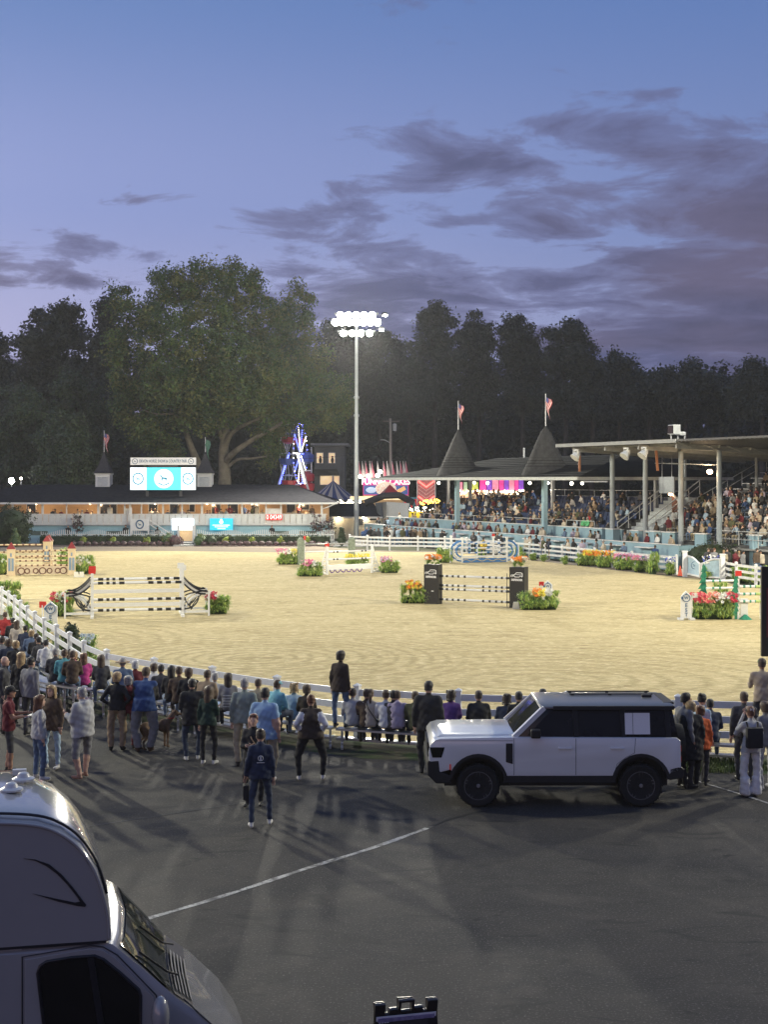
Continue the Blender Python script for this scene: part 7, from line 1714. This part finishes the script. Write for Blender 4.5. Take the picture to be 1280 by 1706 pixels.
def crowd_person(me, loc, rz, where, top=None, standing=False, nm='spectator', grp=None):
    o = bpy.data.objects.new(nm, me); COL.objects.link(o); o.location = loc; o.rotation_euler = (0, 0, rz); s = rc.uniform(.92, 1.04); o.scale = (s, s, s)
    top = top or rc.choice(TOPS); hn = rc.choice(HN); sk = rc.choice(['light', 'light', 'light', 'tan', 'brown'])
    ms = [SKIN[sk], CLO[top], CLO[rc.choice(['darkdenim', 'black', 'charcoal', 'denim', 'khaki'])], SHOE[rc.choice(['white', 'black'])], CLO[top], HAIR[hn]]
    for i, m in enumerate(ms): o.material_slots[i].link = 'OBJECT'; o.material_slots[i].material = m
    hw = {'darkbrown': 'dark brown'}.get(hn, hn)
    tag(o, '%s-haired spectator in %s, %s %s' % (hw, CNAME.get(top, top), 'standing' if standing else 'seated', where), 'person', grp or 'spectators in the stands'); return o
cnt = 0
row_names = ['first', 'second', 'third', 'fourth', 'fifth', 'sixth', 'seventh', 'eighth', 'ninth', 'tenth', 'eleventh', 'top']
# facing the ring is -RS
FACE = math.atan2(-RS.x, -RS.y)*-1
FACE = math.atan2(RS.x, -RS.y)   # local +Y turned to point along -RS
STUFF = []
def put(s, t, z, where, me=None, top=None, standing=False, jitter=.25, stuff=False):
    global cnt
    p = ST_(s, t, z); rz = FACE+rc.uniform(-jitter, jitter); px = 640+p.x*F/p.y
    if px > 1300 or px < 560: return
    me = me or rc.choice(STANDS if standing else SITS)
    if stuff: STUFF.append((me, p, rz)); return
    crowd_person(me, p, rz, where, top, standing); cnt += 1
sect = lambda t: 'right of first post' if t < 0 else 'near first post' if t < 2.5 else 'near second post' if t < 5.5 else 'near third post'
special = {(3, 5): 'yellow', (6, 2): 'pink', (5, 1): 'white', (2, 4): 'white'}
for k in range(NR2):
    t = -4.4
    while t < 9.0:
        t += rc.uniform(.50, .74)
        if rc.random() < (.22 if k < 9 else .5) or (t > 6.5 and k > 6): continue
        s = 5.2+.85*k+.48; z = 1.75+.40*k; st = rc.random() < .06
        put(s, t, z, 'in %s grandstand row %s' % (row_names[k], sect(t)), standing=st, top=special.pop((k, int(t)), None))
psec = lambda t: 'beside the stairs' if t < 19 else 'near right post' if t < 24 else 'between the posts' if t < 33 else 'near left post' if t < 38 else 'at far left end'
for k in range(NR1):
    t = 16.0
    while t < 46.5:
        t += .56
        dens = .55 if k < 3 else .42 if k < 6 else .25
        if 27 < t < 31: dens *= .6
        if rc.random() > dens: continue
        s = 5.2+.85*k+.5; z = 1.75+.29*k
        put(s, t, z, 'in %s pavilion row %s' % (row_names[k], psec(t)), stuff=(k > 1), top={(1, 19): 'red', (0, 18): 'brightgreen'}.get((k, int(t))))
# boxes
for s, z, t0, t1, d in ((3.1, 1.0, 3.0, 50, .42), (4.0, 1.0, 3.0, 50, .30), (5.0, 1.55, 13, 50, .34)):
    t = t0
    while t < t1:
        t += .58
        if rc.random() > d: continue
        put(s, t, z, 'in the blue boxes %s' % ('near the gate end' if t < 12 else 'below the pavilion' if t < 34 else 'at the far end'), stuff=(t > 34 and s > 3.5))
for _ in range(46):   # standing between fence and boxes
    t = rc.uniform(3, 46); put(rc.uniform(.5, 1.5), t, 0, 'behind the far fence %s' % ('near the flower beds' if t < 15 else 'near the wave jump' if t < 30 else 'near the floodlight pole'), standing=True, jitter=.9)
def rail_people(pxs, Y, where, dz=0, sitp=False):
    for px in pxs:
        Yj = Y+rc.uniform(-.5, .5); crowd_person(rc.choice(SITS if sitp else STANDS), V(GX(px, Yj), Yj, dz), PI+rc.uniform(-.8, .8), where, None, not sitp)
rail_people([606, 611, 618, 624, 631, 645, 652, 658, 664, 671, 678, 686, 693, 700], 124.0, 'just beside the floodlight pole')
rail_people([1181, 1186, 1191, 1207, 1212, 1226, 1232, 1239, 1262, 1268], 84.5, 'behind the short right fence next to the round bush')
crowd_person(STANDS[1], V(GX(806, 101), 101, 0), PI, 'behind the blue wave jump', 'yellow', True)
for px, wh in ((113, 'behind the left picket fence'), (209, 'left of the judges booth'), (262, 'beside the judges booth steps'), (453, 'below the red timer')): crowd_person(STANDS[rc.randrange(5)], V(GX(px, 128.9), 128.9, 0), PI, wh, 'black', True)
for i, px in enumerate([47, 54, 62, 86, 92, 99, 130, 137, 146, 153, 172, 183, 252, 258, 264, 279, 291, 297, 303, 312, 318, 345, 352, 360, 366, 377, 383, 391, 407, 414, 420, 427, 437, 453, 489, 498, 503, 512, 520]):
    Yj = YC+rc.choice([.9, 1.6, 2.4]); st = rc.random() < .2
    crowd_person(rc.choice(STANDS if st else SITS), V(GX(px, Yj), Yj, 1.86), PI+rc.uniform(-1.3, 1.3), 'on the clubhouse veranda %s' % ('left of the judges booth' if px < 215 else 'above the doorway' if px < 330 else 'above the turquoise board' if px < 400 else 'near the red timer'), None, st, grp='diners on the clubhouse veranda')
# the remainder of the pavilion crowd, past three hundred
def merge_crowd():
    vs = []; fs = []; mi = []; off = 0; cache = {}
    pal = [CLO[c] for c in TOPS[:17]]; base = list(SKIN.values())+[CLO['darkdenim'], CLO['black'], SHOE['white']]+[HAIR[h] for h in ('brown', 'black', 'blond', 'grey')]; mats = base+pal
    for me, p, rz in STUFF:
        if me.name not in cache:
            co = np.empty(len(me.vertices)*3); me.vertices.foreach_get('co', co); cache[me.name] = (co.reshape(-1, 3), [tuple(f.vertices) for f in me.polygons], [f.material_index for f in me.polygons])
        co, f, m = cache[me.name]; c, s = math.cos(rz), math.sin(rz); R = np.array([[c, -s, 0], [s, c, 0], [0, 0, 1]]); vs.append(co @ R.T*rc.uniform(.93, 1.03)+np.array(p)); tp = len(base)+rc.randrange(len(pal)); mp = [rc.choice([0, 0, 1, 2]), tp, rc.choice([3, 4]), 5, tp, rc.choice([6, 7, 8, 9])]
        fs += [tuple(i+off for i in q) for q in f]; mi += [mp[i] for i in m]; off += len(co)
    if not vs: return
    me = bpy.data.meshes.new('pavilion_crowd'); me.from_pydata(np.concatenate(vs).tolist(), [], fs)
    for m in mats: me.materials.append(m)
    me.polygons.foreach_set('material_index', mi); me.polygons.foreach_set('use_smooth', [True]*len(fs)); me.update()
    tag(link('pavilion_crowd', me), 'rest of the seated crowd on the upper rows under the pavilion', 'crowd', kind='stuff')
merge_crowd()
print('crowd individuals', cnt, 'stuff', len(STUFF), 'near', PC[0])

# ------------------------------------------------------------------ parked white off-roader
PAINT = mat('car_paint_silver_white', (.78, .79, .78), .28, .02, 2, metal=.05, coat=.8)
CLAD = mat('black_cladding', (.014, .014, .015), .6, .1); TYRE = mat('tyre_rubber', (.014, .014, .014), .85, .2, 12, bump=.3); RIM = mat('rim_black', (.20, .20, .21), .25, .1, 3, metal=.7)
CGL = mat('tinted_glass', (.010, .010, .010), .05, .1, 2, spec=.35)
car = thing('parked_car', 'boxy white off-road car with black roof sides parked behind the benches', 'car', (GX(714, 25.1), 25.0, 0), math.radians(.25))
CW = 1.95
def arc(cx, cz, r, a0, a1, n=12): return [(cx+r*math.cos(a0+(a1-a0)*i/n), cz+r*math.sin(a0+(a1-a0)*i/n)) for i in range(n+1)]
fw, rw, wz, ar = .915, 3.905, .395, .50
prof = [(.10, .62), (.02, .80), (0, 1.00), (.03, 1.15), (.10, 1.235), (.22, 1.27), (1.0, 1.285), (1.55, 1.29), (4.56, 1.275), (4.63, 1.22), (4.64, .72), (4.60, .66)]
prof += [(rw+.505, .60)]+arc(rw, wz+.05, ar, .30, PI-.30)[0:]+[(rw-.505, .58), (fw+.505, .58)]+arc(fw, wz+.05, ar, .30, PI-.30)+[(fw-.50, .70)]
body = part('body', MB().prism(prof, 0, CW), PAINT, car, bevel=.035, angle=.5)
# bonnet bulge, wing tops
def rect_ring(x0, x1, y0, y1, z): return [(x0, y0, z), (x1, y0, z), (x1, y1, z), (x0, y1, z)]
part('bonnet', MB().loft([rect_ring(.16, 1.60, .16, CW-.16, 1.268), rect_ring(.22, 1.60, .20, CW-.20, 1.31), rect_ring(.5, 1.58, .34, CW-.34, 1.335)]), PAINT, car, bevel=.012, angle=.6)
part('shut_line', MB().box(.14, 1.55, -.004, .05, 1.225, 1.232).box(1.565, 1.573, -.003, .05, .60, 1.27).box(2.700, 2.708, -.003, .05, .60, 1.27).path([(3.80, -.001, 1.27), (3.78, -.001, 1.0), (3.62, -.001, .92), (3.46, -.001, .80), (3.40, -.001, .60)], .004, 4), CLAD, car)
# cabin: dark glass house, silver roof
cab0 = [(1.58, .07, 1.27), (4.60, .07, 1.27), (4.60, CW-.07, 1.27), (1.58, CW-.07, 1.27)]
cab1 = [(2.13, .17, 1.80), (4.50, .15, 1.80), (4.50, CW-.15, 1.80), (2.13, CW-.17, 1.80)]
part('glasshouse', MB().loft([cab0, cab1]), CGL, car, bevel=.02, angle=.5)
def lerp3(a, b, u): return tuple(a[i]+(b[i]-a[i])*u for i in range(3))
side = lambda x, u: (x, .07+.09*u-.012, 1.27+.53*u)     # point on the tilted near glass
for x in (2.72, 3.60, 4.42):
    part('pillar', MB().bar(side(x, .02), side(x-.02, .98), .10, .02), CLAD, car)
for a, b, nm in ((1.92, 2.66, 'door_window'), (2.79, 3.54, 'door_window'), (3.67, 4.36, 'rear_window')):
    q = [side(a+(.30 if a < 2 else 0), .82), side(b, .82), side(b, .08), side(a-.10*(a < 2), .08)]
    part(nm, MB().add(q+[(v[0], v[1]+.01, v[2]) for v in q], [(0, 1, 2, 3), (7, 6, 5, 4), (0, 4, 5, 1), (1, 5, 6, 2), (2, 6, 7, 3), (3, 7, 4, 0)]), CGL, car)
for y in (0, 1):
    yy = .05 if y == 0 else CW-.05; s = 1 if y == 0 else -1
    part('windscreen_pillar', MB().bar((1.57, yy+s*.03, 1.28), (2.14, yy+s*.11, 1.81), .09, .09), PAINT, car, bevel=.01)
ws = [(1.60, .14, 1.295), (2.115, .24, 1.80), (2.115, CW-.24, 1.80), (1.60, CW-.14, 1.295)]; ws2 = [(v[0]-.02, v[1], v[2]) for v in ws]; cen = (1.54, CW/2, 1.30), (2.06, CW/2, 1.81)
part('windscreen', MB().add(ws2[:2]+[cen[1], cen[0]]+ws2[2:], [(0, 1, 2, 3), (3, 2, 4, 5)]), CGL, car)
roofr = [rect_ring(2.06, 4.56, .12, CW-.12, 1.795), rect_ring(2.08, 4.56, .13, CW-.13, 1.83), rect_ring(2.22, 4.52, .24, CW-.30, 1.865), rect_ring(2.6, 4.4, .5, CW-.6, 1.875)]
part('roof', MB().loft(roofr), mat('roof_paint_silver', (.13, .135, .14), .35, .02, 2, metal=.3, coat=.3), car, bevel=.02, angle=.5)
part('roof_side_band', MB().box(2.3, 4.53, .095, .125, 1.775, 1.845), CLAD, car)
for y in (CW-.40, CW-.75):
    part('roof_rail', MB().box(2.75, 4.35, y-.02, y+.02, 1.885, 1.905).box(2.78, 2.84, y-.015, y+.015, 1.84, 1.89).box(4.26, 4.32, y-.015, y+.015, 1.84, 1.89).box(3.5, 3.56, y-.015, y+.015, 1.84, 1.89), CLAD, car)
part('rear_spoiler', MB().box(4.38, 4.58, .35, CW-.45, 1.84, 1.875), CLAD, car, bevel=.01)
part('roof_aerial', MB().box(4.1, 4.28, CW/2-.04, CW/2+.04, 1.87, 1.92), CLAD, car, bevel=.01)
part('quarter_panel', MB().add([(v[0], v[1]-.012, v[2]) for v in (side(3.62, .12), side(4.08, .12), side(4.08, .84), side(3.62, .84))]+[side(3.62, .12), side(4.08, .12), side(4.08, .84), side(3.62, .84)], [(0, 1, 2, 3), (0, 4, 5, 1), (1, 5, 6, 2), (2, 6, 7, 3), (3, 7, 4, 0)]), PAINT, car)
part('panel_seam', MB().bar((3.765, side(0, .12)[1]-.014, 1.335), (3.765, side(0, .84)[1]-.014, 1.715), .006, .006), CLAD, car)
part('fender_vent', MB().prism([(1.42, .84), (1.545, .80), (1.545, 1.18), (1.42, 1.18)], -.012, .01), CLAD, car, bevel=.008)
for y0, y1 in ((-.008, .06), (CW-.06, CW+.008)):
    part('arch_cladding', MB().prism(arc(fw, wz+.05, ar+.045, .15, PI-.15, 14)+arc(fw, wz+.05, ar-.015, PI-.15, .15, 14), y0, y1), CLAD, car)
    part('arch_cladding', MB().prism(arc(rw, wz+.05, ar+.045, .15, PI-.15, 14)+arc(rw, wz+.05, ar-.015, PI-.15, .15, 14), y0, y1), CLAD, car)
part('sill', MB().box(fw+.46, rw-.46, .02, CW-.02, .44, .585), CLAD, car, bevel=.02)
part('underbody', MB().box(.3, 4.45, .34, CW-.34, .33, 1.1).box(1.5, 3.3, .10, CW-.10, .40, .7), CLAD, car)
part('front_bumper', MB().prism([(-.02, .86), (.20, .88), (.22, .66), (.40, .60), (.42, .44), (.14, .44), (-.02, .60)], -.004, CW+.004), CLAD, car, bevel=.03)
part('rear_bumper', MB().prism([(4.42, .50), (4.68, .54), (4.70, .70), (4.60, .76), (4.42, .72)], .0, CW), CLAD, car, bevel=.02)
part('grille', MB().box(-.012, .03, .42, CW-.42, .96, 1.12), CLAD, car)
part('headlight', MB().prism([(.02, 1.11), (.30, 1.11), (.24, .92), (.07, .92)], -.008, .12), CGL, car, bevel=.01); part('headlight', MB().box(-.012, .1, .06, .40, .93, 1.11), CGL, car); part('headlight', MB().box(-.012, .1, CW-.40, CW-.06, .93, 1.11), CGL, car)
part('side_reflector', MB().box(.385, .41, -.018, .0, .70, .80), mat('reflector_red', (.6, .06, .04), .3, emit=.15), car)
part('tail_light', MB().box(4.62, 4.655, .06, .16, 1.02, 1.12).box(4.62, 4.655, .06, .16, .82, .92), mat('tail_red', (.35, .01, .01), .3), car)
for x in (2.50, 3.46):
    h = part('door_handle', MB().box(x-.12, x+.12, -.035, -.012, 1.075, 1.105).box(x-.12, x-.09, -.03, .01, 1.07, 1.11).box(x+.09, x+.12, -.03, .01, 1.07, 1.11), PAINT, car, bevel=.006)
m = part('door_mirror', MB().box(1.86, 2.04, -.20, -.02, 1.30, 1.46), CLAD, car, bevel=.03); part('door_mirror', MB().box(1.86, 2.04, CW+.02, CW+.2, 1.30, 1.46), CLAD, car, bevel=.03)
part('spare_wheel', MB().lathe([(.38, 0), (.40, .06), (.38, .22), (.20, .24)], (4.64, CW/2, .98), 24, Matrix.Rotation(PI/2, 3, 'Y')), TYRE, car, angle=.6)
part('wiper', MB().bar((1.60, .5, 1.335), (1.86, 1.0, 1.60), .015), CLAD, car)
def wheel(x, y, sgn):
    w = link('wheel', MB().lathe([(.07, -.06), (.09, -.02), (.09, .02)], n=12, M=Matrix.Rotation(PI/2, 3, 'X')).mesh('wheel', RIM), car, (x, y, wz))
    R90 = Matrix.Rotation(PI/2, 3, 'X') if sgn > 0 else Matrix.Rotation(-PI/2, 3, 'X')
    part('tyre', MB().lathe([(.262, -.11), (.30, -.125), (.36, -.125), (.392, -.09), (.397, 0), (.392, .09), (.36, .125), (.30, .125), (.262, .11)], n=32, M=R90), TYRE, w, angle=.6)
    tr = MB()
    for k in range(40):
        a = 2*PI*k/40; tr.cbox((.398*math.cos(a), (.04 if k % 2 else -.04), .398*math.sin(a)), (.012, .13, .03), ry=-a)
    part('tread_block', tr, TYRE, w, kind='stuff')
    rm = MB(); rm.ring((0, -sgn*.10, 0), .255, .016, 'Y', 28, 6); rm.lathe([(.25, -.02), (.25, .0)], (0, -sgn*.0, 0), 24, Matrix.Rotation(PI/2, 3, 'X'))
    for k in range(5):
        for d in (-.12, .12):
            a = 2*PI*k/5+.3; rm.bar((.05*math.cos(a+d*3), -sgn*.085, .05*math.sin(a+d*3)), (.25*math.cos(a+d), -sgn*.10, .25*math.sin(a+d)), .026, .022)
    part('rim', rm, RIM, w); hb = part('hub_cap', MB().lathe([(.045, 0), (.03, .02)], (0, -sgn*.10, 0), 12, R90), mat('hub_silver', (.4, .4, .42), .3, metal=.8), w)
for x in (fw, rw): wheel(x, .14, 1); wheel(x, CW-.14, -1)

# ------------------------------------------------------------------ motorhome in the near left corner
VP = mat('van_paint_grey', (.30, .295, .29), .24, .03, 2, metal=.0, coat=.9); VT = mat('van_trim', (.02, .02, .022), .35, .1); COWL = mat('cowl_pale', (.42, .41, .38), .35, .06, 4)
van = thing('motorhome', 'grey motorhome with bulging over-cab and black swoosh in the bottom left corner', 'motorhome', (-2.225, 11, 0), math.radians(12))
def VX(px, Y=11.0): return (px-640)*Y/F
def slice_loft(slices, caps=True):
    return MB().loft([[(x, y, z) for x, z in pts] for y, pts in slices], caps)
oc = [(-7.5, 3.30), (-3.6, 3.30), (-3.1, 3.275), (-2.80, 3.24), (-2.62, 3.17), (-2.46, 3.04), (-2.33, 2.83), (-2.255, 2.58), (-2.225, 2.40), (-2.222, 2.29), (-2.5, 2.275), (-3.2, 2.27), (-7.5, 2.27)]
def ocs(dx, dz, sc=1.0): return [(x+(dx if x > -3.0 else 0)-(0 if x < -7 else 0), (z+dz if z > 2.45 else z)) for x, z in oc]
sl = [(11.03, [(x-.05 if x > -7 else x, z-(.05 if z > 2.45 else -.03)) for x, z in oc]), (11.0, ocs(-.03, -.02)), (11.0, ocs(0, 0)), (11.03, ocs(.012, .02)), (11.12, ocs(.02, .045)), (11.4, ocs(.02, .06)), (12.1, ocs(-.02, .07)), (12.7, ocs(-.12, .05)), (13.05, ocs(-.24, .0)), (13.2, ocs(-.36, -.06)), (13.24, ocs(-.42, -.14))]
sl = sl[2:]
wpart('over_cab', slice_loft(sl), VP, van, smooth=True, angle=.9)
tr = [Vector((x+.006, 10.995+.004, z+.006)) for x, z in oc[1:10]]
wpart('edge_trim', MB().path(catmull(tr, 4), .014, 6), VP, van, smooth=True)
tr2 = [Vector((x+.02*(1 if x > -3 else 0), 11.10, z+.062)) for x, z in oc[1:8]]
wpart('edge_trim', MB().path(catmull(tr2, 4), .012, 6), VT, van, smooth=True)
sw = lambda pts: [(VX(a), GZ(b, 11.0)) for a, b in pts]
o1 = [(43, 1422), (62, 1425), (84, 1434), (104, 1452), (122, 1474), (136, 1494), (144, 1505), (142, 1508), (130, 1506), (100, 1497), (58, 1481), (100, 1493), (126, 1500), (134, 1499), (130, 1492), (114, 1470), (97, 1451), (80, 1437), (62, 1427)]
wpart('swoosh_decal', MB().prism(sw(o1), 10.993, 10.999), VT, van)
# box body behind and below
wpart('side_panel', MB().box(-7.5, VX(41), 11.02, 13.1, .45, 2.268), VP, van, bevel=.01)
# cab
near = [(-3.2, .45), (-3.2, 2.262), (-2.22, 2.262), (-2.18, 2.24), (-1.93, 2.02), (-1.68, 1.78), (-1.45, 1.60), (-1.22, 1.38), (-1.08, 1.12), (-1.02, .80), (-1.0, .45)]
mid = [(-3.2, .45), (-3.2, 2.262), (-2.15, 2.262), (-2.08, 2.20), (-1.88, 1.93), (-1.71, 1.69), (-1.45, 1.50), (-1.16, 1.20), (-.98, .98), (-.90, .72), (-.88, .45)]
def mixp(a, b, u): return [(p[0]+(q[0]-p[0])*u, p[1]+(q[1]-p[1])*u) for p, q in zip(a, b)]
inset = [(x-(.05 if x > -3 else 0), z-(.03 if z > .5 else 0)) for x, z in near]
far_ = [(x-(.10 if x > -3 else 0), z-(.12 if z > .5 and z < 2.2 else 0)) for x, z in near]
CS = [(11.0, inset), (11.03, near), (11.10, mixp(near, mid, .25)), (11.35, mixp(near, mid, .7)), (12.1, mid), (12.75, mixp(near, mid, .5)), (13.0, far_), (13.08, [(x-.06, z-.05) if x > -3 else (x, z) for x, z in far_])]
wpart('cab', slice_loft(CS), VP, van, smooth=True, angle=.7)
def prof_at(y):
    for (y0, a_), (y1, b_) in zip(CS, CS[1:]):
        if y0 <= y <= y1: return mixp(a_, b_, (y-y0)/(y1-y0))
    return CS[-1][1]
def scr(y, u, off=.012):
    a_ = prof_at(y); 
    if u <= 1:
        k = u*2; i = 3 if k < 1 else 4; f = k-(i-3)
    else: i = 5; f = (u-1)*1.6
    p, q = a_[i], a_[i+1]; return (p[0]+(q[0]-p[0])*f+off*.7, y, p[1]+(q[1]-p[1])*f+off*.7)
g_ = MB(); ny, nu_ = 14, 6
vs = [scr(11.10+1.86*i/ny, .04+.92*j/nu_, .014) for i in range(ny+1) for j in range(nu_+1)]
g_.add(vs, [(i*(nu_+1)+j, i*(nu_+1)+j+1, (i+1)*(nu_+1)+j+1, (i+1)*(nu_+1)+j) for i in range(ny) for j in range(nu_)]); wpart('windscreen', g_, mat('van_glass', (.03, .035, .028), .05, .2, 2, spec=.8), van, smooth=True)
# cowl louvres and wipers
cw = MB(); n1, n2 = 12, 3
vs = [scr(11.22+1.5*i/n1, 1.02+.40*j/n2, .012) for i in range(n1+1) for j in range(n2+1)]
cw.add(vs, [(i*(n2+1)+j, i*(n2+1)+j+1, (i+1)*(n2+1)+j+1, (i+1)*(n2+1)+j) for i in range(n1) for j in range(n2)]); wpart('cowl', cw, VT, van)
for k in range(5):
    pts = [Vector(scr(11.40+.20*i, 1.06+.075*k, .028)) for i in range(6)]
    sl_ = MB(); q = [Vector(scr(11.40+.20*i, 1.06+.075*k+.045, .020)) for i in range(6)]
    sl_.add(pts+q, [(i, i+1, 7+i, 6+i) for i in range(5)]); wpart('cowl_slat', sl_, COWL, van)
for y0, y1 in ((11.75, 11.25), (12.5, 12.0)): wpart('wiper', MB().path([scr(y0, 1.10, .05), scr(y0*.6+y1*.4, .85, .045), scr(y1, .30, .035)], .010, 5), VT, van)
wpart('bonnet_line', MB().path([(-1.62, 11.06, 1.755), (-1.45, 11.0, 1.60), (-1.24, 11.0, 1.40), (-1.12, 11.02, 1.18)], .006, 5), VT, van)
wpart('headlight', MB().path([(-1.15, 11.03, 1.18), (-1.05, 11.12, 1.06), (-.98, 11.3, .98)], [.05, .07, .05], 8), mat('headlight_lens', (.5, .5, .5), .08, spec=.8), van, smooth=True)
# door
dp = [(41, 1706), (41, 1584), (150, 1573), (172, 1577), (195, 1592), (259, 1664), (266, 1706)]
wpart('door_seam', MB().path([(VX(a), 10.997, GZ(b, 11)) for a, b in dp], .006, 5), VT, van)
wpart('door', MB().prism([(VX(a), GZ(b, 11)) for a, b in [(45, 2100), (45, 1588), (150, 1577), (171, 1581), (192, 1596), (255, 1666), (262, 1706), (262, 2100)]], 10.985, 11.02), VP, van, bevel=.006)
wp = [(66, 1612), (70, 1600), (80, 1594), (120, 1590), (158, 1590), (172, 1597), (200, 1622), (230, 1652), (233, 1662), (233, 1735), (90, 1735), (76, 1700)]
wpart('window_rubber', MB().path([(VX(a), 10.984, GZ(b, 11)) for a, b in wp], .014, 6, True), VT, van, smooth=True)
wpart('door_window', MB().prism([(VX(a), GZ(b, 11)) for a, b in wp], 10.981, 10.986), mat('van_glass_dark', (.014, .012, .009), .05, .3, 3, spec=.8), van)
wpart('window_divider', MB().bar((VX(151), 10.976, GZ(1592, 11)), (VX(172), 10.976, GZ(1730, 11)), .02, .05), VT, van)
wpart('door_mirror', MB().ell((VX(264), 10.80, GZ(1700, 10.8)), (.075, .10, .16), 12, 8).bar((VX(264), 10.88, GZ(1720, 11)), (VX(255), 11.0, GZ(1730, 11)), .04), VP, van, smooth=True)
wpart('side_line', MB().bar((-7.4, 10.996, 2.285), (-2.24, 10.996, 2.285), .006, .02), VT, van)
for x, y in ((-3.03, 11.9), (-2.95, 12.3)):
    wpart('roof_fitting', MB().lathe([(.10, 0), (.10, .015), (.06, .03), (.045, .06), (.02, .07)], (x, y, 3.34), 10), mat('fitting_white', (.6, .6, .58), .3), van, angle=.6)
wpart('clearance_lamp', MB().cbox((-3.0, 12.6, 3.35), (.12, .06, .05)), mat('fitting_white', (.6, .6, .58)), van)
wpart('wheel', MB().lathe([(.22, -.1), (.36, -.1), (.38, 0), (.36, .1), (.22, .1)], (-1.75, 11.16, .38), 24, Matrix.Rotation(PI/2, 3, 'X')), TYRE, van, angle=.6)

# ------------------------------------------------------------------ folding sign at the bottom edge
sg = thing('folding_sign', 'black plastic folding sign with a purple poster at the bottom edge', 'sign', (GX(676, 12.6), 12.6, 0), math.radians(14))
w, h = .30, 1.20; SB = mat('sign_black_plastic', (.022, .018, .017), .35, .15, 8)
for s in (-1, 1):
    tl = s*.20; M = Matrix.Translation((0, s*.03, h)) @ Matrix.Rotation(-s*.21, 4, 'X')
    pn = MB()
    def bb_(x0, x1, z0, z1, y0=-.02, y1=.02): pn.box(x0, x1, y0, y1, z0, z1, M)
    bb_(-w, w, -1.05, -.10); bb_(-w, -w+.10, -1.2, -.0); bb_(w-.10, w, -1.2, -.0)
    bb_(-.075, -.05, -.12, .02); bb_(.05, .075, -.12, .02); bb_(-.075, .075, .0, .022); bb_(-.16, -.075, -.12, -.075); bb_(.075, .16, -.12, -.075); bb_(-.05, .05, -.12, -.085)
    bb_(-.16, -.075, -.07, -.06) ; bb_(.075, .16, -.07, -.06)
    part('leaf', pn, SB, sg, bevel=.006)
M = Matrix.Translation((0, -.03, h)) @ Matrix.Rotation(.21, 4, 'X')
o = part('poster_frame', MB().box(-w+.015, w-.015, -.028, -.021, -.98, -.115, M), mat('poster_edge', (.75, .75, .8), .4), sg)
part('poster', MB().box(-w+.03, w-.03, -.033, -.0285, -.965, -.13, M), mat('poster_purple', (.16, .14, .30), .4, .4, 22, col2=(.34, .31, .48)), o)
pm = MB()
for k in range(14): x = random.uniform(-w+.06, w-.06); z = random.uniform(-.5, -.19); pm.box(x, x+.008, -.036, -.0335, z, z+.008, M)
for k in range(4): pm.box(-w+.04+.025*k, -w+.058+.025*k, -.036, -.0335, -.20, -.17, M)
part('poster_print', pm, mat('poster_dots', (.7, .7, .75), .4), o, kind='stuff')

# other floodlight poles of the ring
for lab, x, y in FL:
    c = copy_tree(ft, (x, y, 0), math.atan2(-x, 70-y)*-1+PI if False else math.atan2(x, -(70-y)) + PI, lab)

# ------------------------------------------------------------------ thin haze volume, added to lift the dark trees like a glare veil
hz = MB().box(-150, 150, -30, 262, -1.2, 46)
hm = bpy.data.materials.new('glare_veil_haze'); hm.use_nodes = True; nt = hm.node_tree
for n_ in list(nt.nodes):
    if n_.type == 'BSDF_PRINCIPLED': nt.nodes.remove(n_)
pv = nt.nodes.new('ShaderNodeVolumePrincipled'); pv.inputs['Color'].default_value = (.86, .88, .92, 1); pv.inputs['Density'].default_value = .00022; pv.inputs['Anisotropy'].default_value = .35
nt.links.new(pv.outputs[0], [n_ for n_ in nt.nodes if n_.type == 'OUTPUT_MATERIAL'][0].inputs['Volume'])
tag(link('haze', hz.mesh('haze', hm)), 'thin haze volume added over the showground as a glare veil', 'haze', kind='stuff')

# spectators that read alike: say which is left and which is right
byl = {}
for o in SC.objects:
    if o.get('group') in ('spectators in the stands', 'diners on the clubhouse veranda'): byl.setdefault(o['label'], []).append(o)
for lab, os_ in byl.items():
    if len(os_) == 1: continue
    os_.sort(key=lambda o: o.location.x/o.location.y)
    names = {2: ['left one', 'right one'], 3: ['left one', 'middle one', 'right one']}.get(len(os_)) or ['number %s from left' % w for w in ('one two three four five six seven eight nine ten eleven twelve thirteen'.split())]
    for o, n in zip(os_, names): 
        o['label'] = lab+', '+n
        if len(o['label'].split()) > 16: o['label'] = o['label'].replace(', seated', ',').replace(', standing', ',').replace('dark brown-haired', 'brown-haired').replace(' spectator in', ' one in').replace('number ', '')
